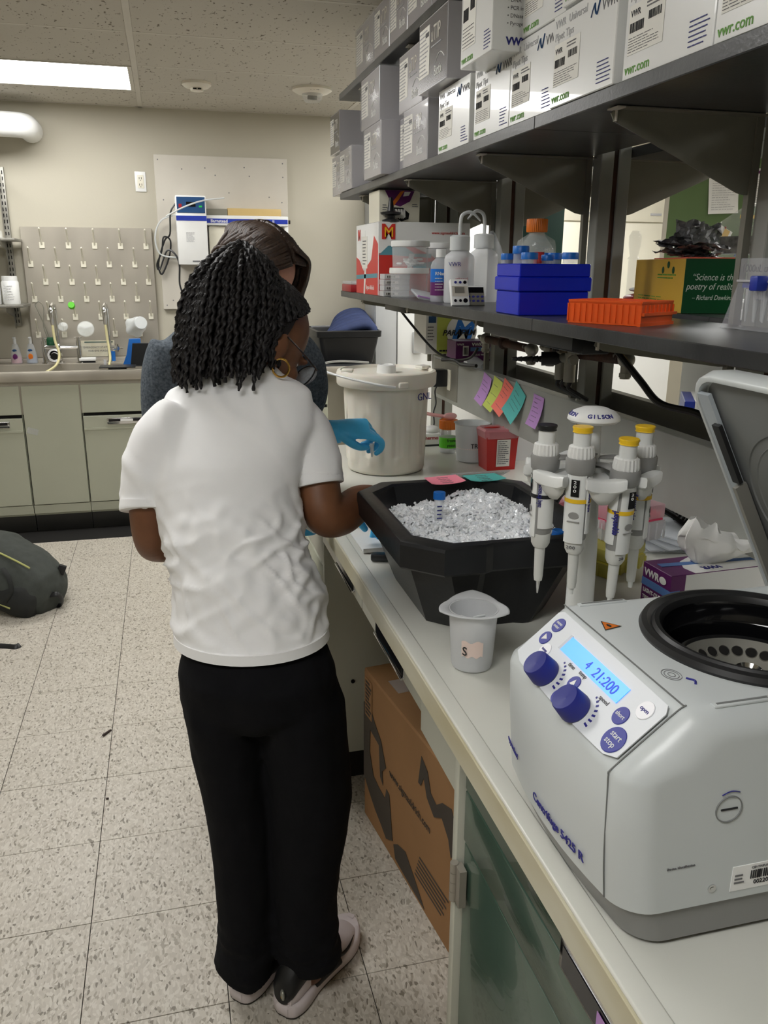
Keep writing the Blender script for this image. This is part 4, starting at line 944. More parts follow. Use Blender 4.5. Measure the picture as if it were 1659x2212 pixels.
# ================================================================ BOXES ON THE UPPER SHELVES
def white_box(y1, y0, z, xf, lab, h=.150, big=False, depth=.24, grp=None):
    """carton whose printed face looks to -X; y1 = far edge, y0 = near edge"""
    t = thing('tip_carton', lab, 'box', (xf + depth / 2, (y0 + y1) / 2, z))
    B('carton', G().bx(xf, xf + depth, y0 + .001, y1 - .001, z + .0005, z + h, .0015, 1), 'box_white', t, smooth=0)
    F = fr((xf, y1, z), XN, ZU); w_ = y1 - y0
    def at(x, y, d=.0003): return F @ Matrix.Translation((x, y, d))
    text('vwr.com', .020, at(.008, .008), 'print_green', t, bold=.01)
    B('address_print', lines(at(0, 0), w_ * .76, w_ * .96, .008, .045, 6, rnd, .22, 3), 'print_blue', t)
    text('Universal', .018, at(.062, h - .022), 'print_light', t); text('VWR', .018, at(.010, h - .022), 'print_light', t); text('Pipet Tips', .018, at(.010, h - .042), 'print_light', t)
    B('emblem', G().tube([at(w_ * .62, h - .035) @ V(p) for p in ((0, 0, 0), (.006, .012, 0), (.012, .018, 0), (.014, .01, 0), (.02, .0, 0), (.026, .012, 0), (.03, .022, 0))], .0022, 6, 4, flat=.4), 'device_blue', t)
    text('VWR', .022, at(w_ * .62 + .036, h - .034), 'print_grey', t)
    L = at(.012, .034)
    B('sticker', plate(L, 0, w_ * .42, 0, h - .082, .0005), 'label', t, label='off-white sticker')
    s = F @ Matrix.Translation((.014, .036, .0006)); sw = w_ * .40; sh = h - .088
    text('VWR', .012, s @ Matrix.Translation((.002, sh - .012, .0001)), 'print_black', t, bold=.03)
    B('print', lines(s, sw * .5, sw, sh - .010, sh, 2, rnd, .4, 3).merge(lines(s, 0, sw, 0, sh * .36, 6, rnd, .22, 5)), 'print_grey', t)
    B('barcode', barcode(s, .002, sw * .45, sh * .45, sh * .66, rnd, 12).merge(barcode(s, sw * .58, sw * .95, sh * .58, sh * .76, rnd, 10)), 'print_black', t)
    if big:   # print on the side that faces the aisle end (-Y)
        F2 = fr((xf, y0 + .001, z), (1, 0, 0), ZU)
        def a2(x, y): return F2 @ Matrix.Translation((x, y, .0003))
        text('VWR', .019, a2(.03, .012), 'print_blue', t, bold=.04)
        B('emblem', G().ell(a2(.092, .019) @ V((0, 0, 0)), (.009, .0006, .006), seg=16, rings=8), 'print_blue', t)
        for k, s_ in enumerate(('RNase', 'DNA', 'PCR inhibitors', 'DNase', 'Pyrogen/Endotoxin')):
            text('\u2022 ' + s_, .010, a2(.03, .100 - k * .0135), 'print_grey', t)
        text('PRODUCT WAS TESTED', .011, a2(.028, .135), 'print_green', t, bold=.01); text('CERTIFIED FREE OF', .011, a2(.028, .122), 'print_green', t, bold=.01)
    return t
def grey_box(y1, y0, z, xf, lab, h=.155, dark=False, wrap=False, depth=.105, side=True):
    t = thing('tip_carton', lab, 'box', (xf + depth / 2, (y0 + y1) / 2, z))
    B('carton', G().bx(xf, xf + depth, y0 + .001, y1 - .001, z + .0005, z + h, .0015, 1), 'box_grey', t, smooth=0)
    F = fr((xf, y1, z), XN, ZU); w_ = y1 - y0
    def at(x, y, d=.0003): return F @ Matrix.Translation((x, y, d))
    B('printed_panel', plate(F, .004, w_ - .003, .004, h - .004, .0003), 'box_dark' if dark else 'box_mid', t, label='darker grey printed panel')
    text('uTIP', .050, at(w_ * .45, h - .062, .0008), 'grid_white', t, sx=.82)
    text('Biotix', .034, at(w_ * .58, .022, .0008), 'print_white', t, sx=.75)
    B('arc', G().tube([at(w_ * (.62 + .30 * k / 8), .052 + .016 * math.sin(PI * k / 8), .0008) @ V((0, 0, 0)) for k in range(9)], .0011, 5, 2, flat=.5), 'print_white', t)
    B('sub_print', lines(at(0, 0, .0006), w_ * .46, w_ * .9, h - .076, h - .070, 1, rnd, .5, 6), 'print_light', t)
    B('sticker', plate(at(0, 0, .0003), .008, w_ * .40, .035, h - .018, .0006), 'label', t, label='white sticker')
    s = at(.010, .038, .0009); sw = w_ * .36; sh = h - .06
    B('print', lines(s, 0, sw, 0, sh, 11, rnd, .3, 4), 'print_light', t)
    B('barcode', barcode(s, sw * .62, sw * .95, sh * .80, sh * .90, rnd, 8), 'print_grey', t)
    if wrap:
        B('shrink_wrap', G().bx(xf - .004, xf + depth + .002, y0 - .003, y1 + .003, z + .0004, z + h + .003, .004, 2), 'wrap_film', t, smooth=180, label='glossy clear shrink wrap')
    return t
mk('wrap_film', (235, 235, 238), .1, alpha=.14, bump=1.0, bscale=30, var=.02, spec=.8)
Z1 = 1.797; Z2 = Z1 + .151; ZT = 2.16
white_box(-1.04, -1.275, Z1, .985, 'white pipette tip carton on the middle shelf, farthest one standing on the shelf itself')
white_box(-1.306, -1.516, Z1, .985, 'white pipette tip carton, second from the far end of the lower white row')
white_box(-1.517, -1.726, Z1, .985, 'white pipette tip carton on the shelf, under the carton that stands beside the jutting one')
white_box(-1.727, -1.958, Z1, .978, 'white pipette tip carton jutting slightly over the shelf edge, above the farthest full bracket')
white_box(-1.973, -2.203, Z1, .985, 'white pipette tip carton on the shelf, second from the right picture edge')
white_box(-2.205, -2.44, Z1, .985, 'white pipette tip carton on the shelf, cut by the right picture edge')
white_box(-1.374, -1.56, Z2 - .020, .925, 'white tip carton jutting far out, its near side printed with a list', h=.2, big=True, depth=.2).location
white_box(-1.565, -1.76, Z2 + .001, .985, 'white tip carton of the upper row just right of the jutting one')
white_box(-1.765, -1.99, Z2 + .003, .975, 'white tip carton at the top picture edge, only its lower corner in view')
white_box(-1.995, -2.23, Z2 + .003, .985, 'white tip carton of the upper row outside the top picture edge')
grey_box(-.705, -.948, Z1, .985, 'glossy wrapped grey tip carton on the shelf next to the lower row of white ones', wrap=True)
grey_box(-.318, -.554, Z1, .955, 'wrapped grey tip carton jutting over the shelf edge, second grey from the white ones', h=.158, wrap=True)
grey_box(-.575, -.70, Z1, 1.01, 'narrow grey tip carton set back between the two wrapped grey cartons of the lower row')
grey_box(.19, -.03, Z1, .975, 'wrapped grey tip carton of the lower row at the far shelf end, right of two', h=.15, wrap=True, depth=.11)
grey_box(.40, .20, Z1, .985, 'grey tip carton at the very far end of the lower row', h=.15)
grey_box(-.05, -.30, Z1, 1.03, 'grey tip carton set back in the lower row, mostly hidden by the jutting one', h=.15)
grey_box(.385, .195, Z2 + .004, .975, 'grey tip carton on top at the very far end of the shelf', h=.15, dark=True, depth=.13)
grey_box(-.277, -.531, Z2 + .008, .955, 'shiny wrapped grey tip carton on the upper row, first one right of the gap', wrap=True)
grey_box(-.650, -.89, Z2 + .003, .985, 'grey tip carton on the upper row between the wrapped one and the dark one', dark=False)
grey_box(-.955, -1.189, Z2 + .002, .955, 'tilted-looking dark grey tip carton with large uTIP lettering, left of the jutting white one', dark=True, h=.165, depth=.13)
for k, (y1, y0, h) in enumerate(((-.069, -.33, .15), (-.335, -.53, .15), (-.537, -.73, .15), (-.735, -.96, .15), (-.965, -1.2, .15))):
    grey_box(y1, y0, ZT, .985, ('farthest', 'second', 'third', 'fourth', 'fifth')[k] + ' grey tip carton from the far end on the topmost shelf', h=h, wrap=(k == 0))

# ================================================================ THINGS ON THE LOWER BLACK SHELF
ZS = 1.42
t = thing('tip_rack_small', 'small red plastic box at the far end of the lower black shelf', 'box', (1.0, .12, ZS))
B('body', G().bx(.975, 1.05, .0, .17, ZS + .0005, ZS + .028, .002), 'red_plastic', t); B('lid', G().bx(.977, 1.048, .002, .168, ZS + .028, ZS + .040, .002), 'clear_poly', t)
t = thing('reagent_carton', 'large white and red laboratory carton with blue facets and a yellow-red M emblem', 'box', (1.15, -.23, ZS))
X0, X1, YA, YB = .985, 1.315, -.40, -.06; H = .243
B('carton', G().bx(X0, X1, YA, YB, ZS + .0005, ZS + H, .002, 1), 'box_white', t, smooth=0)
F = fr((X0, YA, ZS), (1, 0, 0), ZU); Fl = fr((X0, YB, ZS), XN, ZU); w1 = X1 - X0; w2 = YB - YA
poly('red_print', [(.002, .001), (w1 - .002, .001), (w1 - .002, .13), (.24, .10), (.19, .135), (.13, .16), (.10, .17), (.002, .14)], F, 'red_card', t, .0004)
poly('teal_print', [(.002, .135), (.035, .165), (.085, .168), (.13, .14), (.19, .14), (.19, .126), (.05, .135)], F, 'teal_print', t, .0006)
poly('white_print', [(.09, .0), (.10, .0), (.13, .14), (.11, .14)], F, 'box_white', t, .0008)
poly('teal_print', [(.11, .10), (.19, .115), (.23, .105), (.24, .03), (.225, .03), (.21, .095), (.14, .088)], F, 'teal_print', t, .0007)
text('M', .062, F @ Matrix.Translation((.012, .19, .0006)), 'red_card', t, bold=.06, name='emblem'); text('M', .046, F @ Matrix.Translation((.019, .194, .0016)), 'pip_yellow', t, bold=.0, name='emblem')
text('www.sigmaaldrich.com', .013, F @ Matrix.Translation((.19, .205, .0005)), 'red_card', t)
poly('red_print', [(.0, .001), (w2 - .002, .001), (w2 - .002, .17), (.28, .20), (.24, .12), (.18, .10), (.12, .08), (.05, .12), (.0, .13)], Fl, 'red_card', t, .0004)
poly('white_print', [(.12, .0), (.14, .0), (.17, .12), (.15, .22), (.14, .12)], Fl, 'box_white', t, .0006)
poly('teal_print', [(.0, .065), (.33, .075), (.33, .06), (.0, .05)], Fl, 'teal_print', t, .0006)
text('M', .05, Fl @ Matrix.Translation((.03, .19, .0006)), 'red_card', t, bold=.05, name='emblem')
B('sticker', plate(Fl, .10, .18, .09, .20, .001), 'label', t); B('print', lines(Fl @ Matrix.Translation((0, 0, .001)), .11, .17, .10, .19, 8, rnd, .3, 3), 'print_grey', t)
text('Sigma-Aldrich', .022, Fl @ Matrix.Translation((.16, .018, .0006)), 'box_white', t)
t = thing('butterfly_carton', 'cream carton printed with an orange and purple butterfly, standing on the red carton', 'box', (1.07, -.3, ZS + H))
B('carton', G().bx(1.0, 1.145, -.35, -.20, ZS + H + .0005, ZS + H + .105, .0015, 1), 'cream_cabinet', t, smooth=0)
F = fr((1.0, -.35, ZS + H), (1, 0, 0), ZU)
poly('wing_print', [(.02, .104), (.045, .06), (.075, .052), (.11, .07), (.125, .102), (.11, .1045)], F, 'deep_purple' if 0 else 'purple_card', t, .0004)
poly('wing_print', [(.035, .055), (.055, .075), (.075, .1), (.09, .104), (.07, .075), (.05, .052)], F, 'cap_orange', t, .0007)
poly('wing_print', [(.04, .05), (.085, .048), (.108, .03), (.105, .012), (.08, .004), (.05, .02)], F, 'screen_dark', t, .0005)
poly('wing_print', [(.085, .085), (.105, .088), (.112, .10), (.09, .10)], F, 'label', t, .0008)
for k in range(5): poly('wing_print', [(.046 + .010 * k, .044), (.053 + .010 * k, .044), (.066 + .007 * k, .018), (.060 + .006 * k, .012)], F, 'label', t, .0008)
B('print', lines(F @ Matrix.Translation((0, 0, .0003)), .012, .03, .03, .06, 4, rnd, .3, 2).merge(lines(F @ Matrix.Translation((0, 0, .0003)), .118, .142, .05, .062, 2, rnd, .4, 2)), 'print_grey', t)
t = thing('black_knob', 'black plastic knob with wide flange on a white lid, standing on the red carton', 'stopper', (1.02, -.375, ZS + H))  # black plastic knob with a wide flange
B('body', G().lathe([(1e-4, .0), (.03, .0), (.03, .006), (.012, .012), (.014, .02), (.033, .024), (.036, .03), (.014, .035), (.010, .05), (.006, .078), (1e-4, .08)], (1.035, -.375, ZS + H + .0005), 32), 'black_plastic', t)
# slide boxes
for k in range(4):
    t = thing('slide_box', ('lowest', 'second', 'third', 'topmost')[k] + ' clear slide box of the stack between the red carton and the jars', 'box', (1.0, -.5, ZS))
    z = ZS + .0005 + k * .0185; dx = (0, .002, .001, .003)[k]
    B('body', G().bx(.985 + dx, 1.075 + dx, -.475, -.415, z, z + .0175, .001, 1), 'frosted_poly', t, smooth=0)
    B('slides', G().bx(.992 + dx, 1.068 + dx, -.471, -.42, z + .003, z + .013), 'print_grey', t, smooth=0)
    B('sticker', plate(fr((.992 + dx, -.4755, z + .004), (1, 0, 0), ZU), 0, .045, 0, .009), 'label', t)
    B('barcode', barcode(fr((.994 + dx, -.4762, z + .005), (1, 0, 0), ZU), 0, .03, 0, .007, rnd, 10), 'print_black', t)
def specimen(x, y, z, r, h, lab, fill=False):
    t = thing('specimen_jar', lab, 'jar', (x, y, z))
    B('body', G().lathe([(1e-4, .0005), (r * .93, .0005), (r * .94, .005), (r * .97, h - .018), (r * .94, h - .018), (r * .91, .004), (1e-4, .003)], (x, y, z), 40), 'clear_pet', t)
    B('lid', G().lathe([(1e-4, h - .018), (r, h - .018), (r + .001, h - .015), (r, h - .001), (r * .97, h), (1e-4, h)], (x, y, z), 64, rf=lambda a, q: 1 + .006 * math.cos(a * 40)), 'white_plastic', t)
    if fill:
        g = G()
        for k in range(26):
            a = rnd.uniform(0, 2 * PI); q = rnd.uniform(0, r * .7)
            g.box((x + q * math.cos(a), y + q * math.sin(a), z + .008 + rnd.uniform(0, .02)), (.02, .008, .006), Matrix.Rotation(rnd.uniform(0, 3), 3, 'Z') @ Matrix.Rotation(rnd.uniform(-.5, .5), 3, 'X'), .002, 1)
        B('clips', g, 'white_plastic', t)
specimen(1.05, -.56, ZS, .064, .094, 'clear plastic jar with white lid, lower one of the two stacked on the shelf')
specimen(1.053, -.56, ZS + .0945, .062, .083, 'clear plastic jar with white lid holding white clips, upper one of the stack', True)
specimen(1.185, -.47, ZS, .05, .175, 'tall clear jar with white lid behind the stacked jars')
t = thing('zip_bag', 'small clear bag with a purple zip lying on the shelf edge before the jars', 'bag', (1.02, -.76, ZS))
B('bag', G().box((1.045, -.765, ZS + .012), (.075, .09, .008), Matrix.Rotation(.25, 3, 'X') @ Matrix.Rotation(.2, 3, 'Y'), .003), 'clear_poly', t)
B('zip', G().box((1.042, -.806, ZS + .006), (.072, .006, .006), Matrix.Rotation(.2, 3, 'Y'), .002), 'sticky_purple', t, label='purple zip')
t = thing('spray_bottle', 'clear bottle with blue to purple decontaminant label and white cap', 'bottle', (1.045, -.89, ZS))
x, y, r = 1.050, -.89, .029
B('body', G().lathe([(1e-4, .0005), (r * .95, .0005), (r, .004), (r, .100), (r * .85, .112), (.014, .122), (.014, .128), (1e-4, .128)], (x, y, ZS), 32), 'clear_poly', t)
B('cap', G().lathe([(1e-4, .124), (.0145, .124), (.0145, .146), (.013, .147), (1e-4, .147)], (x, y, ZS), 32), 'white_plastic', t)
B('label', G().lathe([(r + .0005, .055), (r + .0005, .092)], (x, y, ZS), 32), 'cap_blue', t, label='blue half of label'); B('label', G().lathe([(r + .0005, .018), (r + .0005, .055)], (x, y, ZS), 32), 'sticky_purple' if 0 else 'purple_card', t, label='purple half of label')
text('RNase AWAY', .013, fr((x - .026, y - r - .0008, ZS + .075), (1, 0, 0), ZU), 'print_white', t, bold=.02)
B('print', lines(fr((x - .026, y - r - .0008, ZS + .03), (1, 0, 0), ZU), 0, .03, 0, .04, 5, rnd, .25, 4), 'print_white', t)
def squirt(x, y, r, h, sgn, lab, liq):
    t = thing('wash_bottle', lab, 'bottle', (x, y, ZS))
    B('body', G().lathe([(1e-4, .0005), (r * .94, .0005), (r, .006), (r, h * .80), (r * .92, h * .87), (r * .55, h * .95), (r * .5, h), (1e-4, h)], (x, y, ZS), 36), 'frosted_poly', t)
    if liq: B('liquid', G().lathe([(1e-4, .004), (r * .92, .004), (r * .95, .09), (1e-4, .09)], (x, y, ZS), 28), 'liquid', t)
    g = G().lathe([(1e-4, h - .006), (r * .66, h - .006), (r * .66, h + .03), (r * .5, h + .034), (1e-4, h + .034)], (x, y, ZS), 60, rf=lambda a, q: 1 + .012 * math.cos(30 * a)); B('cap', g, 'milky_poly', t)
    B('nozzle', G().tube([(x, y, ZS + h + .03), (x, y, ZS + h + .065), (x + sgn * .006, y, ZS + h + .088), (x + sgn * .03, y - .005, ZS + h + .094), (x + sgn * .055, y - .01, ZS + h + .072)], [.005, .005, .005, .0045, .0022], 10), 'milky_poly', t)
    return t
t = squirt(1.075, -.98, .042, .148, 1, 'wash bottle part full of clear liquid, left one of the two with crossing nozzles', True)
B('label', plate(fr((1.04, -1.0135, ZS + .032), (1, -.35, 0), ZU), 0, .024, 0, .016), 'tape_pink', t); text('1.5M', .011, fr((1.044, -1.0165, ZS + .036), (1, -.35, 0), ZU), 'print_grey', t)
text('VWR', .016, fr((1.035, -1.005, ZS + .10), (.8, -.6, 0), ZU), 'print_blue', t)
text('ethanol', .012, fr((1.05, -1.02, ZS + .062), (1, -.3, 0), ZU), 'red_plastic', t)
squirt(1.165, -.93, .043, .155, -1, 'empty frosted wash bottle, right one of the two with crossing nozzles', False)
tag(B('film_bag', G().tube([(1.235, -.86, ZS + .002), (1.235, -.86, ZS + .09), (1.225, -.86, ZS + .15), (1.215, -.86, ZS + .2)], [.035, .045, .035, .008], 9, 5, flat=.5), 'clear_poly', smooth=180), 'crumpled clear bag behind the wash bottles', 'bag')
tag(B('dark_screen', G().bx(1.40, 1.66, -.42, -.38, 1.421, 1.735, .003), 'green_dark'), 'dark green board standing on the far shelf behind the wash bottles', 'board')
# timers
def timer(c, rz, tilt, w_, h_, lab, dark):
    t = thing('timer', lab, 'timer', c, 0)
    F = fr(c, (math.cos(rz), math.sin(rz), 0), (math.sin(tilt) * -math.sin(rz), math.sin(tilt) * math.cos(rz), math.cos(tilt)))
    g = G().bx(0, w_, 0, h_, -.016, 0, .003, 2).xf(F @ Matrix.Identity(4)); B('body', g, 'dark_enamel' if dark else 'white_plastic', t)
    if dark:
        B('frame', plate(F, .002, w_ - .002, h_ - .02, h_ - .003, .0006), 'screen_dark', t)
        for j in range(2):
            for i in range(4): B('button', G().ell(F @ V((.010 + i * .012, .012 + j * .012, 0)), (.0045, .002, .0035), seg=10, rings=6), 'button_blue', t)
        B('frame_strip', plate(F, .001, w_ - .001, h_ - .004, h_ - .0005, .0008), 'paper', t)
    else:
        B('face_band', plate(F, .003, w_ - .003, h_ * .34, h_ * .72, .0008), 'grid_white', t); B('display', plate(F, .010, w_ - .012, h_ * .45, h_ * .68, .0014), 'dull_steel', t, label='grey liquid crystal display')
        for i, (m, r) in enumerate((('knob_blue', .0035), ('knob_blue', .0035), ('screen_dark', .0045))): B('button', G().cyl(F @ V((.014 + i * .0125, h_ * .86, 0)), F @ V((.014 + i * .0125, h_ * .86, .0015)), r, seg=14), m, t)
        for i, (m, r) in enumerate((('screen_dark', .0038), ('screen_dark', .0038), ('screen_dark', .006))): B('button', G().cyl(F @ V((.010 + i * .0135, h_ * .17, 0)), F @ V((.010 + i * .0135, h_ * .17, .0015)), r, seg=14), m, t)
    return t
timer((.990, -1.175, ZS + .003), -.08, .42, .048, .072, 'white digital timer with round buttons leaning on the shelf by the blue racks', False)
timer((1.035, -1.155, ZS + .002), -.15, .5, .052, .055, 'dark framed digital timer with blue buttons behind the white timer', True)
# blue tube racks with centrifuge tubes
t = thing('tube_rack', 'bright blue stacked foam-style tube rack full of blue-capped tubes', 'rack', (1.09, -1.46, ZS))
ng = V((.985, -1.61, 0)); u = V((.255, .235, 0)).normalized(); v_ = V((-.007, .145, 0)).normalized(); v_ = V((-u.y, u.x, 0))
a0 = math.atan2(u.y, u.x)
Fr_ = fr((.985, -1.61, ZS), u, V((-u.y, u.x, 0)))
LU, LV = .27, .155
Fr_ = fr((.985, -1.611, ZS), V((1, -.03, 0)), V((.03, 1, 0)))
LU, LV = .165, .145
for z0, z1, ins in ((.0005, .050, .004), (.050, .079, .0), (.079, .106, .003)):
    g = G().bx(ins, LU - ins, ins, LV - ins, z0, z1, .002, 1).xf(Fr_.copy()); B('tier', g, 'rack_blue', t)
def ftube(p, r, h, lab, grp, z0=0, m='clear_poly', capr=None, caph=.014, rot=None):
    """small capped tube; p = base point of the visible part"""
    t = thing('centrifuge_tube', lab, 'tube', p, 0, grp); R = rot if rot is not None else Matrix.Identity(3); capr = capr or r * 1.18
    B('body', G().lathe([(1e-4, 0), (r, 0), (r, h), (1e-4, h)], p, 24, R), m, t)
    B('cap', G().lathe([(1e-4, h), (capr, h), (capr, h + caph - .002), (capr * .93, h + caph), (1e-4, h + caph)], p, 48, R, rf=lambda a, q: 1 + .015 * math.cos(24 * a)), 'cap_blue', t)
    return t
spots = [(.020, .125, .0125, .008, .013), (.030, .072, .0155, .020, .016), (.043, .122, .0125, .008, .013), (.030, .022, .0155, .008, .014), (.082, .05, .0115, .006, .012), (.122, .105, .0145, .009, .014), (.105, .118, .0125, .009, .014), (.128, .035, .0155, .009, .014)]
names = ['leftmost back', 'nearest tall one raised', 'second back', 'near left of centre', 'small back', 'near right of centre', 'far right back', 'rightmost near']
for (a, b_, r, h, ch), nm in zip(spots, names):
    p = Fr_ @ V((a, b_, .1065)); ftube(p, r, h, 'blue-capped centrifuge tube in the bright blue rack, ' + nm, 'tubes in the blue rack', capr=r * 1.13, caph=ch)
p = Fr_ @ V((.077, .082, .1065)); tag(B('stopper', G().lathe([(1e-4, 0), (.012, 0), (.010, .018), (.011, .024), (1e-4, .024)], p, 20), 'red_card'), 'red tube cap among the blue ones in the blue rack', 'stopper')
# litre bottle
t = jar(1.205, -1.20, ZS, .051, .205, .032, 'clear glass litre bottle with orange screw cap behind the blue rack', 'cap_orange', .0265)
B('scale_print', lines(fr((1.18, -1.2515, ZS + .12), (1, 0, 0), ZU), 0, .03, 0, .03, 3, rnd, .06, 2), 'print_white', t); text('1000', .010, fr((1.205, -1.2525, ZS + .137), (1, .1, 0), ZU), 'print_white', t)
# orange rack
t = thing('tube_rack', 'translucent orange 96-well tube rack on the near shelf edge', 'rack', (1.1, -1.88, ZS))
Fo = fr((1.075, -1.944, ZS), (.098, .056, 0), (-.056, .098, 0)); LU, LV = .113, .150
n = 12
g = G().bx(0, LU, 0, LV, .0005, .004).bx(0, .002, 0, LV, .004, .038).bx(LU - .002, LU, 0, LV, .004, .038).bx(0, LU, LV - .002, LV, .004, .038).bx(0, LU, 0, .002, .004, .038)
g.bx(0, LU, 0, LV, .0365, .0395).bx(-.004, LU + .004, -.002, .004, .0, .006).bx(0, LU + .006, -.006, .0, .018, .023)
B('shell', g.xf(Fo.copy()), 'rack_orange', t, smooth=0)
g = G()
for i in range(13): g.bx(-.0018, 0, i * LV / 12 - .0012, i * LV / 12 + .0012, .004, .036).bx(0, LU, i * LV / 12 - .0008, i * LV / 12 + .0008, .0395, .0425)
for i in range(9): g.bx(i * LU / 8 - .0012, i * LU / 8 + .0012, -.0018, .0, .023, .036).bx(i * LU / 8 - .0008, i * LU / 8 + .0008, .002, LV - .002, .0395, .0425)
B('ribs', g.xf(Fo.copy()), 'rack_orange', t, smooth=0)
# yellow/green quote carton on the far shelf
t = thing('quote_carton', 'yellow and green carton with a quotation printed on its green end', 'box', (1.45, -1.4, ZS + .001))
Pn = V((1.392, -1.585, ZS + .001)); eg = V((.115, -.028, 0)).normalized(); ey_ = V((-eg.y, eg.x, 0))
Fq = fr(Pn, eg, ey_); WG, LYq, HQ = .126, .36, .118
B('carton', G().bx(0, WG, 0, LYq, 0, HQ, .001, 1).xf(Fq.copy()), 'yellow_card', t, smooth=0)
Fe = fr(Pn, eg, ZU)
B('green_face', plate(Fe, -.0003, WG + .0003, -.0003 + .0005, HQ + .0005, .0008), 'green_card', t, label='green end face')
for k, (s_, z_, sz) in enumerate((('\u201cScience is the', .072, .0205), ('poetry of reality.\u201d', .052, .0205), ('\u2013 Richard Dawkins', .030, .0145))):
    text(s_, sz, Fe @ Matrix.Translation((WG * .5 + .003, z_, .0009)), 'print_white', t, align='CENTER', shear=.25, sx=.82)
Fy = fr(Pn + ey_ * LYq, -ey_, ZU)
g = G()
for dx, dy in ((0, .012), (-.016, 0), (.016, 0)): g.cyl(Fy @ V((LYq - .11 + dx * 2.2, .093 + dy, .0004)), Fy @ V((LYq - .11 + dx * 2.2, .093 + dy, .0009)), .008, seg=16)
B('emblem', g, 'green_card', t); B('print', lines(Fy @ Matrix.Translation((0, 0, .0003)), LYq - .18, LYq - .04, .072, .086, 2, rnd, .4, 3).merge(lines(Fy @ Matrix.Translation((0, 0, .0003)), .04, LYq - .03, .008, .034, 4, rnd, .3, 6)), 'print_green', t)
# foil scrap pile
t = thing('foil_pile', 'pile of crumpled dark aluminium foil scraps on the yellow and green carton', 'foil', tuple(Pn + V((.05, .15, HQ + .001))))
T0 = Pn + eg * .055 + ey_ * .13 + V((0, 0, HQ + .006))
r2 = random.Random(3)
for k in range(22):
    g = G(); n = 10; w_ = r2.uniform(.05, .085); h_ = r2.uniform(.035, .07)
    tl = r2.uniform(-.25, .25); Rk = Matrix.Rotation(r2.uniform(0, 6), 3, 'Z') @ Matrix.Rotation(tl, 3, 'X')
    if k > 17: Rk = Matrix.Rotation(-.25, 3, 'Z') @ Matrix.Rotation(1.0 + .2 * (k - 17), 3, 'X'); w_ = .05; h_ = .04
    c = T0 + V((r2.uniform(-.028, .028), r2.uniform(-.05, .05), k * .0021 if k < 18 else .036 + .004 * (k - 17)))
    vs = []
    for j in range(n):
        for i in range(n):
            q = V(((i / (n - 1) - .5) * w_ * 2, (j / (n - 1) - .5) * h_ * 2, 0)); q.z = .012 * noise.noise(q * 38 + V((k * 3.1, 0, 0))) + .006 * noise.noise(q * 90 + V((k, 5, 0))); q.x += .010 * noise.noise(q * 60 + V((0, k, 9))); q.y += .012 * noise.noise(q * 60 + V((k, 0, 4)))
            q.z += .006 * noise.noise(q * 160 + V((k, 1, 7))); vs.append(c + Rk @ q * .66)
    fs = [(j * n + i, j * n + i + 1, (j + 1) * n + i + 1, (j + 1) * n + i) for j in range(n - 1) for i in range(n - 1)]
    g.add(vs, fs); B('scrap', g, 'foil', t, smooth=0)
B('coral_sheet', G().bx(.01, WG - .01, .02, .25, HQ + .0005, HQ + .003).xf(Fq.copy()), 'sticky_coral', t, smooth=0, label='coral sheet under the foil')
# tip box on shelf, far right
t = thing('tip_box', 'clear hinged tip box with a blue tray and blue latch at the right picture edge', 'tip box', (1.28, -2.05, ZS))
g = G().polyloft([[V((x, y, z)) for x, y in ((x0, y0), (x1, y0), (x1, y1), (x0, y1))] for z, x0, x1, y0, y1 in ((ZS + .0005, 1.205, 1.335, -2.21, -1.985), (ZS + .004, 1.207, 1.333, -2.208, -1.987), (ZS + .078, 1.222, 1.322, -2.20, -2.00))])
B('base', g, 'thin_poly', t, smooth=0)
B('lid', G().bx(1.221, 1.323, -2.201, -1.999, ZS + .080, ZS + .116, .002), 'thin_poly', t, smooth=0)
B('tray', G().bx(1.226, 1.318, -2.195, -2.005, ZS + .068, ZS + .0765), 'stripe_blue', t, smooth=0, label='blue tray')
tips = G()
for i in range(6):
    for j in range(9): tips.cyl((1.233 + i * .0155, -2.19 + j * .022, ZS + .066), (1.233 + i * .0155, -2.19 + j * .022, ZS + .012), .0048, .0015, 8)
B('tips', tips, 'milky_poly', t)
B('rim', G().bx(1.219, 1.325, -2.203, -1.997, ZS + .077, ZS + .081, .001), 'frosted_poly', t)
B('latch', G().bx(1.20, 1.222, -2.075, -2.055, ZS + .064, ZS + .088, .003), 'stripe_blue', t, label='blue latch'); B('clasp', G().bx(1.212, 1.221, -2.072, -2.057, ZS + .05, ZS + .08, .002), 'thin_poly', t)
text('1000uL uTIP', .017, fr((1.2215, -2.005, ZS + .094), XN, ZU), 'print_grey', t)
tag(B('tip_refill', G().bx(1.46, 1.58, -1.86, -1.72, ZS + .001, ZS + .10, .003), 'bright_green'), 'bright green plastic rack behind the quotation carton', 'rack')
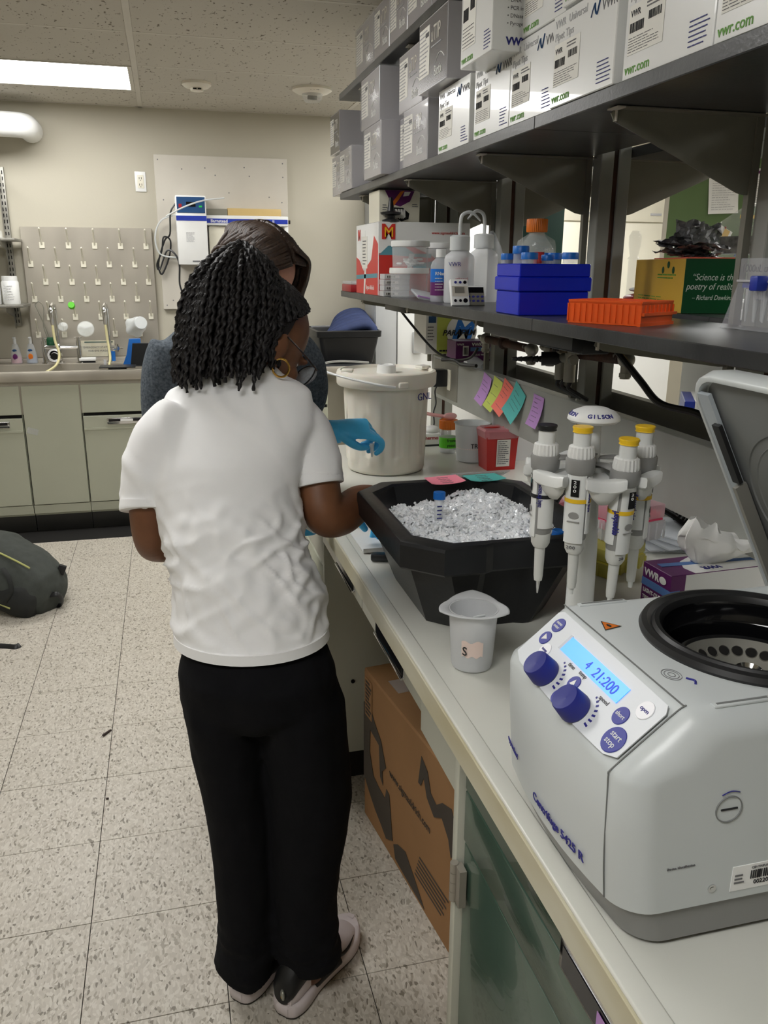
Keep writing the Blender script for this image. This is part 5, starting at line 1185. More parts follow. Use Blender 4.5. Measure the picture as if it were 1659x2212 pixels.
# far shelf / far bench items
t = thing('carboy', 'clear domed glass vessel behind the clear tip box', 'glassware', (2.0, -1.0, 1.42))
B('dome', G().lathe([(1e-4, .29), (.03, .285), (.10, .235), (.115, .20), (.115, .0), (1e-4, .0)], (2.06, -.92, 1.422), 40), 'glass', t)
B('foil_band', G().lathe([(.116, .14), (.116, .19)], (2.06, -.92, 1.422), 40), 'foil', t)
B('stand', G().bx(1.94, 2.18, -1.04, -.80, BZ + .001, 1.42, .003), 'fridge', t)
t = thing('glass_cylinder', 'clear glass cylinder with stopper behind the wide rack post', 'glassware', (1.60, -.98, 1.421))
B('body', G().lathe([(1e-4, 0), (.014, 0), (.014, .12), (.018, .122), (.012, .13), (.017, .16), (.018, .185), (.010, .2), (1e-4, .2)], (1.60, -1.01, 1.421), 28), 'glass', t)
t = thing('red_bag', 'red bag with a white and blue wrapper lying on the far shelf behind the post', 'bag', (1.6, -1.2, ZS))
B('bag', G().ell((1.57, -1.17, ZS + .017), (.06, .11, .016), seg=20, rings=10), 'red_plastic', t); B('wrapper', G().ell((1.58, -1.16, ZS + .040), (.055, .09, .010), seg=20, rings=8), 'paper', t)
t = thing('cable_box', 'grey packet with loose wires on the far shelf behind the blue rack', 'packet', (1.5, -1.0, ZS))
B('packet', G().ell((1.50, -.93, ZS + .025), (.07, .12, .024), seg=20, rings=10), 'cab_white', t); B('wire', G().tube([(1.44, -1.03, ZS + .05), (1.47, -1.02, ZS + .056), (1.52, -1.0, ZS + .048)], .002, 6), 'black_rubber', t)
t = thing('tissue_carton', 'blue and white tissue carton on the far bench, seen left of the open lid', 'box', (1.85, -1.05, 1.10))
F = fr((1.76, -1.10, 1.075), (.85, -.5, 0), (.5, .85, 0))
B('stand', G().bx(0, .2, 0, .22, -(1.075 - BZ) + .001, -.001).xf(F.copy()), 'fridge', t, smooth=0)
B('carton', G().bx(0, .2, 0, .22, 0, .06, .002, 1).xf(F.copy()), 'stripe_blue', t, smooth=0)
B('white_top', G().bx(.03, .2005, -.0005, .2205, .02, .0608).xf(F.copy()), 'paper', t, smooth=0)
B('opening', G().ell(F @ V((.12, .11, .061)), (.04, .03, .0012), seg=24, rings=6), 'screen_dark', t)
# ================================================================ ICE TUB
t = thing('ice_tub', 'large black plastic tub with clipped corners and a wide rim, filled with crushed ice', 'tub', (.80, -1.87, BZ))
def octo(z, x0, x1, y0, y1, c, notch=0):
    P = [(x0 + c, y0), ((x0 + x1) / 2 - .05, y0), ((x0 + x1) / 2 - .035, y0 + notch), ((x0 + x1) / 2 + .035, y0 + notch), ((x0 + x1) / 2 + .05, y0), (x1 - c, y0), (x1, y0 + c), (x1, y1 - c),
         (x1 - c, y1), ((x0 + x1) / 2 + .04, y1), ((x0 + x1) / 2 - .04, y1), (x0 + c, y1), (x0, y1 - c), (x0, y0 + c)]
    return [V((a, b_, z)) for a, b_ in P]
def tb(z, o, c=.055, n=0): # o: inset from the rim's outer edge
    return octo(z, .617 + o, .975 - o, -2.092 + o, -1.652 - o, c, n)
R_ = [tb(BZ + .0008, .067, .05, .006), tb(BZ + .01, .063, .05, .006), tb(BZ + .125, .022, .055, .012), tb(BZ + .126, .003, .058, .008), tb(BZ + .130, .0, .058, .008), tb(BZ + .168, .0, .058, .008), tb(BZ + .173, .002, .058, .008),
      tb(BZ + .1755, .006, .058, .006), tb(BZ + .1755, .026, .055), tb(BZ + .172, .031, .053), tb(BZ + .135, .040, .05), tb(BZ + .06, .060, .05), tb(BZ + .055, .062, .05)]
B('body', G().polyloft(R_), 'tub_black', t, smooth=25)
# crushed ice: a heap of small crystals
r3 = random.Random(11); g = G()
def icez(x, y): return 1.052 + .020 * noise.noise(V((x * 9, y * 9, 2))) + .018 * math.exp(-((x - .89) ** 2 + (y + 1.76) ** 2) / .006) + .008 * noise.noise(V((x * 40, y * 40, 1)))
nx, ny = 46, 56; xa, xb, ya, yb = .655, .937, -2.052, -1.692
vs = [(xa + (xb - xa) * i / nx, ya + (yb - ya) * j / ny, icez(xa + (xb - xa) * i / nx, ya + (yb - ya) * j / ny) - .006) for j in range(ny + 1) for i in range(nx + 1)]
def inside(x, y): return abs(x - .796) + abs(y + 1.872) < .141 + .18 - .052 + .003
g.add(vs, [(j * (nx + 1) + i, j * (nx + 1) + i + 1, (j + 1) * (nx + 1) + i + 1, (j + 1) * (nx + 1) + i) for j in range(ny) for i in range(nx) if inside(vs[j * (nx + 1) + i][0], vs[j * (nx + 1) + i][1])])
ch = [V(p) for p in ((1, .1, .3), (.2, .9, -.1), (-.9, .3, .2), (-.3, -.8, .1), (.2, -.1, .9), (-.1, .2, -.8), (.7, -.7, -.3))]
for k in range(4200):
    x = r3.uniform(xa, xb); y = r3.uniform(ya, yb)
    if not inside(x, y): continue
    s = r3.uniform(.0035, .0085); R3 = Matrix.Rotation(r3.uniform(0, 6.3), 3, 'Z') @ Matrix.Rotation(r3.uniform(0, 3.1), 3, 'X')
    c = V((x, y, icez(x, y) + r3.uniform(-.003, .003)))
    pts = [c + R3 @ V((p.x * s * r3.uniform(.6, 1.3), p.y * s * r3.uniform(.6, 1.2), p.z * s * .7)) for p in ch]
    g.add(pts, [(0, 1, 4), (1, 2, 4), (2, 3, 4), (3, 6, 4), (6, 0, 4), (1, 0, 5), (2, 1, 5), (3, 2, 5), (6, 3, 5), (0, 6, 5)])
me = bpy.data.meshes.new('crushed_ice'); me.from_pydata([tuple(p) for p in g.v], [], g.f); me.materials.append(M['ice'])
o = bpy.data.objects.new('crushed_ice', me); C.objects.link(o); stuff(tag(o, 'heap of white crushed ice filling the black tub', 'ice'))
def falcon(p, lab, tilt=(0, 0), h=.045):
    t = thing('centrifuge_tube', lab, 'tube', p); R = Matrix.Rotation(tilt[0], 3, 'X') @ Matrix.Rotation(tilt[1], 3, 'Y')
    B('body', G().lathe([(1e-4, -.03), (.0083, -.02), (.0083, h), (1e-4, h)], p, 24, R), 'clear_poly', t)
    B('cap', G().lathe([(1e-4, h - .002), (.0112, h - .002), (.0112, h + .011), (.0104, h + .012), (1e-4, h + .012)], p, 48, R, rf=lambda a, q: 1 + .02 * math.cos(24 * a)), 'cap_blue', t)
    B('scale_print', lines(fr(V(p) + V((-.006, -.0086, .0)), (1, 0, 0), ZU), 0, .011, 0, h * .8, 5, rnd, .3, 2), 'print_blue', t)
falcon((.7435, -1.85, 1.055), 'blue-capped centrifuge tube standing alone in the ice on the left side', (-.05, .03), .048)
falcon((.893, -1.985, 1.045), 'tallest of the blue-capped tubes in the near right corner of the ice, behind the pipettes', (0, .05), .036)
falcon((.912, -2.0, 1.036), 'second blue-capped tube in the near right ice corner, behind the pipettes', (.1, .1), .028)
falcon((.903, -2.03, 1.030), 'lowest blue-capped tube in the near right ice corner, behind the pipettes', (.2, 0), .018)
for nm, m, pts, lab in (('sticky_note', 'sticky_pink', ((.776, -1.648), (.851, -1.636), (.850, -1.705), (.772, -1.715)), 'pink sticky note lying on the far rim of the ice tub'),
                   ('sticky_note', 'sticky_teal', ((.861, -1.648), (.937, -1.642), (.940, -1.704), (.859, -1.708)), 'teal sticky note on the far rim of the ice tub, beside the pink one')):
    t = thing(nm, lab, 'note', (pts[0][0], pts[0][1], 1.0905)); n = 8; vs = []
    for j in range(n + 1):
        for i in range(n + 1):
            a, b_ = i / n, j / n
            p = (V(pts[0]) * (1 - a) + V(pts[1]) * a) * (1 - b_) + (V(pts[3]) * (1 - a) + V(pts[2]) * a) * b_
            vs.append(V((p.x, p.y, 1.0902 + .004 * (abs(a - .5) * 2) ** 3 * b_ + .0008)))
    k = len(vs); fs = [(j * (n + 1) + i, j * (n + 1) + i + 1, (j + 1) * (n + 1) + i + 1, (j + 1) * (n + 1) + i) for j in range(n) for i in range(n)]
    B('paper', G().add(vs + [p - V((0, 0, .0004)) for p in vs], fs + [tuple(q + k for q in f[::-1]) for f in fs]), m, t, smooth=180)
    g = G()
    for j in range(4):
        a = V(((pts[0][0] + pts[1][0]) / 2 - .015, pts[0][1] - .018 - j * .013, 1.0925)); g.tube([a + V((.003 * q, .0015 * math.sin(q * 2.1 + j), .0008)) for q in range(9)], .0005, 4, 1)
    B('handwriting', g, 'print_grey', t, smooth=0)
t = thing('tube_box', 'clear plastic box of blue-capped microtubes behind the ice tub', 'box', (1.12, -1.38, BZ))
B('body', G().bx(1.03, 1.17, -1.52, -1.36, BZ + .001, BZ + .06, .003, 1), 'clear_poly', t); B('lid', G().bx(1.032, 1.172, -1.50, -1.36, BZ + .062, BZ + .078, .003).xf(Matrix.Translation((1.1, -1.36, BZ)) @ Matrix.Rotation(.0, 4, 'X') @ Matrix.Translation((-1.1, 1.36, -BZ))), 'clear_pet', t)
g = G()
for i in range(5):
    for j in range(5): g.cyl((1.05 + i * .024, -1.50 + j * .028, BZ + .012), (1.05 + i * .024, -1.50 + j * .028, BZ + .05), .006, seg=10)
B('tubes', g, 'stripe_blue', t)
t = thing('paper_sheet', 'printed card in a clear sleeve lying behind the ice tub', 'card', (.98, -1.5, BZ))
B('sleeve', G().box((.98, -1.40, BZ + .105), (.15, .12, .002), Matrix.Rotation(-.45, 3, 'X')), 'clear_poly', t); B('card', G().box((.98, -1.40, BZ + .104), (.13, .10, .001), Matrix.Rotation(-.45, 3, 'X')), 'label', t)
B('stand', G().bx(.91, 1.05, -1.43, -1.36, BZ + .001, BZ + .09), 'frosted_poly', t)
# white tray + bits left of the tub
t = thing('small_tray', 'flat white tray on the bench left of the ice tub', 'tray', (.70, -1.5, BZ))
B('tray', G().bx(.655, .80, -1.60, -1.44, BZ + .001, BZ + .006, .002).bx(.655, .80, -1.602, -1.598, BZ + .001, BZ + .012, .001), 'white_plastic', t)
t = thing('black_clip', 'black device tip poking out from under the left rim of the ice tub', 'tool', (.68, -1.62, BZ))
B('body', G().box((.685, -1.655, BZ + .01), (.05, .022, .016), Matrix.Rotation(-.3, 3, 'Z'), .004), 'black_plastic', t)
# tripour beaker
t = thing('plastic_beaker', 'translucent plastic beaker with triangular rim, pink tape label and crumpled tape inside', 'beaker', (.703, -2.168, BZ))
cx, cy = .703, -2.155
B('cup', G().lathe([(1e-4, 0.001), (.026, .001), (.031, .003), (.0325, .008), (.038, .098), (.0365, .098), (.031, .01), (.028, .005), (1e-4, .004)], (cx, cy, BZ), 56), 'frosted_poly', t)
def tri(a, z): return 1 + .32 * max(0, math.cos(1.5 * ((a - 3.35) % (2 * PI / 3) - PI / 3)) ** 0 * (abs(((a - 3.35 + PI / 3) % (2 * PI / 3)) - PI / 3) < 1.05) * (1 - abs(((a - 3.35 + PI / 3) % (2 * PI / 3)) - PI / 3) / 1.05) ** 1.4)
g = G()
prof = [(.037, .097), (.039, .0995), (.0435, .101), (.046, .1005), (.046, .099), (.039, .0975)]
seg = 96; vs = []; 
for i in range(seg):
    a = 2 * PI * i / seg
    for q, (r, z) in enumerate(prof):
        k = tri(a, z) if q in (2, 3, 4) else (1 + (tri(a, z) - 1) * .25 if q == 1 else 1)
        vs.append(V((cx + r * k * math.cos(a), cy + r * k * math.sin(a), BZ + z + (.003 * (k - 1) * 4 if q in (2, 3, 4) else 0))))
g.add(vs, [(i * 6 + q, ((i + 1) % seg) * 6 + q, ((i + 1) % seg) * 6 + (q + 1) % 6, i * 6 + (q + 1) % 6) for i in range(seg) for q in range(6)])
B('rim', g, 'frosted_poly', t, smooth=180)
g = G(); 
for i in range(13):
    a = math.radians(222 + i * 4.6); z0 = .030 + .002 * math.sin(i * 1.3)
    for z in (z0, .056 + .002 * math.sin(i * .9)): g.v.append(V((cx + (.0331 + (z * .055)) * math.cos(a), cy + (.0331 + z * .055) * math.sin(a), BZ + z)))
g.f = [(2 * i, 2 * i + 2, 2 * i + 3, 2 * i + 1) for i in range(12)]
B('tape_label', g, 'tape_pink', t, smooth=180)
text('S', .02, fr((cx - .026, cy - .0255, BZ + .034), (.62, -.78, 0), ZU), 'print_black', t, name='handwriting')
g = G()
for k in range(7): g.box((cx + rnd.uniform(-.012, .015), cy + rnd.uniform(-.015, .012), BZ + .02 + k * .010), (.022, .003, .02), Matrix.Rotation(rnd.uniform(0, 3), 3, 'Z') @ Matrix.Rotation(rnd.uniform(-.7, .7), 3, 'X'), .001, 1)
B('tape_scraps', g, 'milky_poly', t)

# ================================================================ PIPETTE CAROUSEL
cx, cy = .858, -2.205
t = thing('pipette_carousel', 'white carousel stand with mushroom top holding four pipettes', 'stand', (cx, cy, BZ))
B('base', G().lathe([(1e-4, .001), (.075, .001), (.078, .006), (.07, .012), (.03, .02), (1e-4, .022)], (cx, cy, BZ), 48, rf=lambda a, z: 1 + .25 * max(0, math.cos(3 * (a - 3.2))) ** 2), 'pip_white', t)
B('column', G().lathe([(1e-4, 0), (.0225, .015), (.020, .20), (.0135, .33), (.0105, .40), (1e-4, .40)], (cx - .002, cy, BZ), 36), 'pip_white', t)
cap = B('cap', G().lathe([(1e-4, .392), (.012, .392), (.034, .3935), (.0375, .397), (.0365, .402), (.030, .4085), (.018, .4135), (1e-4, .4155)], (cx - .002, cy, BZ), 48), 'white_plastic', t)
for a0, s_ in ((-128, 'GILSON'), (-222, 'GILSON')):
    g = G()
    for k, ch_ in enumerate(s_):
        a = math.radians(a0 + k * 10.5); e = V((math.cos(a), math.sin(a), 0))
        o_ = V((cx - .002, cy, BZ + .4035)) + e * .0352
        g.merge(textg(ch_, .0092, fr(o_, (-math.sin(a), math.cos(a), 0), V((0, 0, .62)) - e * .62), align='CENTER', bold=.03))
    B('lettering', g, 'blue_ink', cap, smooth=0)
HZ = 1.232
B('hub', G().lathe([(1e-4, -.012), (.03, -.012), (.034, -.002), (.03, .012), (1e-4, .014)], (cx - .002, cy, HZ + .002), 36), 'pip_white', t)
CB = math.radians(-118.9)
def cradle(th, r=.090, w_=.027):
    """white T-shaped cradle: flat stem from the hub and a thick curved bar"""
    F = Matrix.Translation((cx, cy, HZ)) @ Matrix.Rotation(CB + math.radians(th), 4, 'Z'); R3 = F.to_3x3()
    n = 12; rings_ = []
    for k in range(n + 1):
        s_ = -1 + 2 * k / n; x = r - .007 * (1 - s_ * s_); z = .005 * s_ * s_
        hx, hz = .0095 * (1 - .35 * abs(s_) ** 5), .0095 * (1 - .25 * abs(s_) ** 5)
        c = V((x, w_ * s_, z)); P = []
        for a_, b_ in ((-1, -.7), (-.7, -1), (.7, -1), (1, -.7), (1, .7), (.7, 1), (-.7, 1), (-1, .7)): P.append(F @ (c + V((a_ * hx, 0, b_ * hz))))
        rings_.append(P)
    a = B('cradle_arm', G().polyloft(rings_), 'pip_white', t, smooth=45)
    g = G().polyloft([[F @ V((x, s2 * y, z + q)) for s2, q in ((-1, -.004), (1, -.004), (1, .004), (-1, .004))] for x, y, z in ((.012, .010, .004), (.035, .013, .003), (.058, .015, .001), (.072, .022, .0), (r - .006, .024, .002))])
    B('cradle_stem', g, 'pip_white', t, smooth=45)
    g = G().loft([(F @ V((r - .006, 0, -.006)), R3 @ V((.009, 0, 0)), R3 @ V((0, .022, 0))), (F @ V((r - .007, 0, -.016)), R3 @ V((.0075, 0, 0)), R3 @ V((0, .017, 0))), (F @ V((r - .010, 0, -.026)), R3 @ V((.004, 0, 0)), R3 @ V((0, .007, 0)))], 16)
    B('cradle_shell', g, 'pip_tip', t, smooth=60)
    for k in (-1, 1): B('cradle_hook', G().box(F @ V((r - .016, k * (w_ - .006), -.016)), (.010, .004, .022), F.to_3x3(), .0018), 'pip_white', t)
for th in (-88, -37, 14, 65, 116, 167, 218): cradle(th)
def pipette(ox, oy, zt, face, lab, btn, tipm=False, vol='200', lean=(0, 0), band=None, brand=''):
    """hand pipette; ox, oy axis at the collar; zt top of the plunger; face = direction the front faces (radians)"""
    p = thing('pipette', lab, 'pipette', (ox, oy, zt - .25), face)
    p.rotation_euler = (lean[0], lean[1], face)
    L = lambda g: g    # local frame: +x front, z up, z=0 is .25 below the plunger top
    kw = dict(world=False)
    B('plunger_button', G().lathe([(1e-4, .240), (.0112, .240), (.0105, .243), (.0118, .2475), (.0112, .2498), (1e-4, .25)], (0, 0, 0), 28), btn, p, label=('yellow' if btn == 'pip_yellow' else 'black') + ' push button', **kw)
    B('plunger', G().lathe([(1e-4, .205), (.0098, .205), (.0098, .241), (1e-4, .241)], (0, 0, 0), 28), 'pip_white', p, **kw)
    B('dial_ring', G().lathe([(1e-4, .196), (.0145, .196), (.0150, .200), (.0138, .215), (.012, .217), (1e-4, .217)], (0, 0, 0), 80, rf=lambda a, z: 1 + .03 * math.cos(20 * a)), 'white_plastic', p, **kw)
    g = G().loft([((.0, 0, z), (a, 0, 0), (0, b_, 0)) for z, a, b_ in ((.165, .0125, .0135), (.172, .0165, .0165), (.192, .0175, .0168), (.196, .0165, .016))], 28)
    g.loft([((-.010 - k * .0085, 0, .190 + .0028 * math.sin(k * .55) - .0008 * k), (0, 0, .0045 - k * .0004), (0, .011 - k * .0009, 0)) for k in range(6)], 18)
    B('finger_hook', g, 'pip_grey', p, **kw)
    body = [(.168, .0118, .0128), (.12, .0125, .0135), (.07, .0128, .0135), (.052, .0122, .0125), (.048, .011, .0115)]
    B('handle', G().loft([((.0, 0, z), (a, 0, 0), (0, b_, 0)) for z, a, b_ in body], 28), 'pip_grey', p, **kw)
    # light front shell, slightly proud, and side shell
    def shell(a0, a1, z0, z1, m, nm, pr=.0012):
        g = G(); n = 10; vs = []; nz = 6
        for j in range(nz + 1):
            z = z0 + (z1 - z0) * j / nz
            for k in range(n + 1):
                a = math.radians(a0 + (a1 - a0) * k / n); vs.append(V(((.0128 + pr) * math.cos(a) * (1 - .05 * (z > .15)), (.0137 + pr) * math.sin(a), z)))
        N = n + 1; fs = [(j * N + k, j * N + k + 1, (j + 1) * N + k + 1, (j + 1) * N + k) for j in range(nz) for k in range(n)]
        k2 = len(vs); vi = [V((v.x * .85, v.y * .85, v.z)) for v in vs]
        rim = [(k, k + 1, k + 1 + k2, k + k2)[::-1] for k in range(n)] + [(nz * N + k, nz * N + k + 1, nz * N + k + 1 + k2, nz * N + k + k2) for k in range(n)] + [(j * N, (j + 1) * N, (j + 1) * N + k2, j * N + k2) for j in range(nz)] + [(j * N + n, (j + 1) * N + n, (j + 1) * N + n + k2, j * N + n + k2)[::-1] for j in range(nz)]
        g.add(vs + vi, fs + [tuple(q + k2 for q in f[::-1]) for f in fs] + rim)
        return B(nm, g, m, p, smooth=40, **kw)
    shell(-48, 48, .045, .170, 'pip_white', 'front_shell'); shell(62, 150, .062, .165, 'pip_white', 'side_shell'); shell(-150, -62, .062, .165, 'pip_white', 'side_shell')
    Fp = fr((.0144, 0, 0), (0, 1, 0), (0, 0, 1))
    B('volume_window', plate(Fp, -.0048, .0048, .130, .160, .0006), 'screen_dark', p, **kw)
    for k, d in enumerate(vol + 'b'[:0]):
        B('lettering', textg(d, .0075, Fp @ Matrix.Translation((-.0022, .153 - k * .0075, .0008))), 'paper', p, smooth=0, **kw)
    B('colour_band', G().lathe([(.0145, .118), (.0150, .118), (.0150, .125), (.0145, .125)], (0, 0, 0), 40, rf=lambda a, z: 1.0), band or btn, p, **kw)
    B('button_mark', G().cyl((.0140, 0, .096), (.0146, 0, .096), .006, seg=20), 'pip_grey', p, **kw)
    B('clip_step', G().bx(.0135, .0152, -.007, .007, .084, .0855), 'pip_grey', p, **kw)
    text('Research plus', .0085, fr((.004, .0147, .150), (.0, .0, -1), (1, 0, 0)), 'blue_ink', p, world=False)
    if brand: text(brand, .0105, fr((.009, -.0128, .082), (0, 0, 1), (-1, -.75, 0)), 'blue_ink', p, world=False, bold=.02)
    low = [(1e-4, .022), (.0085, .022), (.0112, .030), (.0118, .046), (.0118, .05), (1e-4, .05)]
    B('lower_collar', G().lathe(low, (0, 0, 0), 28), 'pip_tip', p, **kw)
    text(vol, .0075, fr((.0122, -.007, .034), (0, 1, 0), (0, 0, 1)), 'print_grey', p, world=False)
    B('shaft', G().lathe([(1e-4, -.045), (.0048, -.045), (.0056, -.035), (.0064, .02), (.0066, .024), (1e-4, .024)], (0, 0, 0), 24), 'pip_tip', p, **kw)
    if tipm: B('tip_cone', G().lathe([(1e-4, -.072), (.0012, -.070), (.0028, -.046), (1e-4, -.046)], (0, 0, 0), 16), 'chrome', p, label='steel tip cone', **kw)
    else: B('tip_cone', G().lathe([(1e-4, -.057), (.0026, -.057), (.0032, -.045), (1e-4, -.045)], (0, 0, 0), 16), 'pip_white', p, **kw)
    return p
def hang(th, zt, r, lab, btn_, **kw):
    a = CB + math.radians(th); p = pipette(cx - .002 + r * math.cos(a), cy + r * math.sin(a), zt, a + kw.pop('turn', 0), lab, btn_, **kw)
    p.scale = (1.22, 1.22, .80); p.location.z = zt - .25 * .80; return p
hang(-62, 1.306, .071, 'grey and white pipette with a black push button, leftmost in the carousel', 'black_plastic', tipm=True, vol='1', turn=-.3)
hang(-11, 1.312, .068, 'pipette with a yellow button whose front faces the viewer, second from left in the carousel', 'pip_yellow', vol='200', turn=-.05)
hang(40, 1.297, .068, 'pipette with the lowest yellow button and blue eppendorf lettering, right of the column', 'pip_yellow', vol='20', brand='eppendorf', lean=(0, .04), turn=.1)
hang(91, 1.305, .072, 'pipette with a yellow button at the back right of the carousel', 'pip_yellow', vol='20', turn=0)
# ================================================================ TIP RACKS
def tiprack(x0, y0, z, wx, wy, hb, hl, rz, lab, tipm, lidm, basem='frosted_poly', closed=False):
    t = thing('tip_rack', lab, 'tip rack', (x0, y0, z), rz); kw = dict(world=False)
    g = G().polyloft([[V((a * sx, b_ * sy, zz)) for sx, sy in ((-1, -1), (1, -1), (1, 1), (-1, 1))] for zz, a, b_ in ((.0006, wx / 2 - .004, wy / 2 - .004), (hb - .006, wx / 2 - .001, wy / 2 - .001), (hb, wx / 2, wy / 2))]); B('base', g, basem, t, smooth=0, **kw)
    g = G()
    for i in range(7):
        for s_ in (-1, 1): g.bx(-wx / 2 + wx * i / 6 - .0015, -wx / 2 + wx * i / 6 + .0015, s_ * wy / 2 - .002, s_ * wy / 2 + .002, .002, hb - .004)
    for i in range(5):
        for s_ in (-1, 1): g.bx(s_ * wx / 2 - .002, s_ * wx / 2 + .002, -wy / 2 + wy * i / 4 - .0015, -wy / 2 + wy * i / 4 + .0015, .002, hb - .004)
    B('ribs', g, basem, t, smooth=0, **kw)
    B('tray', G().bx(-wx / 2 + .003, wx / 2 - .003, -wy / 2 + .003, wy / 2 - .003, hb - .002, hb + .004, .001), tipm, t, smooth=0, **kw)
    g = G()
    for i in range(12):
        for j in range(8):
            px, py = -wx / 2 + .009 + i * (wx - .018) / 11, -wy / 2 + .009 + j * (wy - .018) / 7
            g.cyl((px, py, hb + .004), (px, py, hb + .004 + hl * .42), .0033, .0024, 6)
    B('tips', g, tipm, t, smooth=0, **kw)
    B('lid', G().bx(-wx / 2 + .001, wx / 2 - .001, -wy / 2 + .001, wy / 2 - .001, hb + .0045, hb + hl, .002), lidm, t, **kw)
    B('latch', G().bx(-wx / 2 - .002, -wx / 2 + .001, -.008, .008, hb - .016, hb + .004, .001), lidm, t, **kw)
    text('uTIP', .012, fr((-wx * .3, -wy * .35, hb + hl + .0004), (1, 0, 0), (0, 1, 0)), 'print_grey', t, world=False); text('10uL', .009, fr((wx * .1, wy * .2, hb + hl + .0004), (1, 0, 0), (0, 1, 0)), 'print_grey', t, world=False)
    return t
tiprack(1.135, -1.80, BZ, .125, .10, .030, .030, .42, 'closed tip box with yellow tips at the bottom of the stack behind the carousel', 'tip_yellow', 'lid_yellow', 'lid_yellow')
tiprack(1.175, -1.79, BZ + .0615, .125, .10, .042, .034, .25, 'clear tip box with pink tips and lid, stacked on the yellow one', 'tip_pink', 'lid_rose')
tiprack(1.065, -1.66, BZ, .12, .10, .085, .036, .3, 'clear tip box with pink tips, half hidden behind the pipettes', 'tip_pink', 'lid_rose')
# ================================================================ TISSUE BOX
t = thing('tissue_box', 'purple, white and blue tissue wipe box with white tissues pulled out, behind the centrifuge', 'tissue box', (1.1, -2.10, BZ))
Ft_ = fr((1.052, -2.075, BZ), (.78, -.63, 0), (.63, .78, 0)); Wt, Lt, Ht = .115, .21, .112
Ft_ = fr((1.038, -2.06, BZ), (.90, -.43, 0), (.43, .90, 0)); Wt, Lt, Ht = .095, .17, .112
Ft_ = fr((1.093, -2.090, BZ), (1, .05, 0), (-.05, 1, 0)); Wt, Lt, Ht = .205, .083, .091
B('carton', G().bx(0, Wt, 0, Lt, .0006, Ht, .001, 1).xf(Ft_.copy()), 'purple_card', t, smooth=0)
Fs = fr(Ft_ @ V((0, 0, 0)), (1, .05, 0), ZU); Fw = fr(Ft_ @ V((0, Lt, 0)), (.05, -1, 0), ZU); Fq2 = Ft_ @ Matrix.Translation((0, 0, Ht))
text('VWR', .019, Fw @ Matrix.Translation((.006, .068, .0004)), 'print_white', t, bold=.03)
B('emblem', G().ell(Fw @ V((.060, .074, .0004)), (.0008, .011, .007), seg=20, rings=8), 'print_white', t)
B('stripe', plate(Fw, 0, Lt, .048, .062, .0006), 'band_blue', t, label='light blue stripe'); B('stripe', plate(Fs, 0, .02, .048, .062, .0006), 'band_blue', t, label='light blue stripe')
text('LIGHT-DUTY', .0105, Fw @ Matrix.Translation((.006, .036, .0004)), 'print_white', t, bold=.02); text('TISSUE WIPERS', .0095, Fw @ Matrix.Translation((.006, .023, .0004)), 'print_white', t, bold=.02)
B('white_top', G().prism([(.050, .001), (Wt - .001, .001), (Wt - .001, Lt - .001), (.10, Lt - .001), (.06, .060), (.046, .030)], Fq2, .0006), 'paper', t, smooth=0); B('white_front', plate(Fs, .03, Wt - .001, 0, Ht - .001, .0004), 'paper', t)
B('stripe', G().prism([(.012, .045), (.20, .030), (.20, .042), (.012, .060)], Fq2, .0010), 'band_blue', t, smooth=0, label='light blue stripe')
text('VWR', .017, fr(Fq2 @ V((.115, .024, .001)), (-1, -.05, 0), (.05, -1, 0)), 'blue_ink', t, bold=.03); text('LIGHT-DUTY', .008, fr(Fq2 @ V((.125, .058, .001)), (-1, -.05, 0), (.05, -1, 0)), 'blue_ink', t)
g = G(); c0 = Ft_ @ V((.115, .045, Ht + .0005)); n = 18; vs = []; N = 64
for j in range(n + 1):
    b_ = j / n
    for i in range(N):
        a = 2 * PI * i / N
        rx = .034 + .046 * math.sin(min(1, b_) * PI * .62) - .030 * max(0, b_ - .65); ry = .010 + .030 * math.sin(b_ * PI * .8)
        fold = 1 + .10 * math.sin(7 * a + 2 * b_) * b_ + .06 * math.sin(15 * a + 1) * (1 - abs(b_ - .4))
        q = V((rx * math.cos(a) * fold, ry * math.sin(a) * fold, .058 * b_ ** .9 * (1 - .45 * math.cos(a) * b_)))
        q += V((.010, .006, .010)) * noise.noise(V((math.cos(a) * 2.5, math.sin(a) * 2.5, b_ * 4))) * 1.5 * b_
        vs.append(c0 + q + V((.012, -.008, 0)) * b_)
vs.append(sum((vs[n * N + i] for i in range(N)), V((0, 0, 0))) / N + V((0, 0, -.012)))
g.add(vs, [(j * N + i, j * N + (i + 1) % N, (j + 1) * N + (i + 1) % N, (j + 1) * N + i) for j in range(n) for i in range(N)] + [(n * N + i, n * N + (i + 1) % N, (n + 1) * N) for i in range(N)])
B('tissues', g, 'tissue', t, smooth=50)
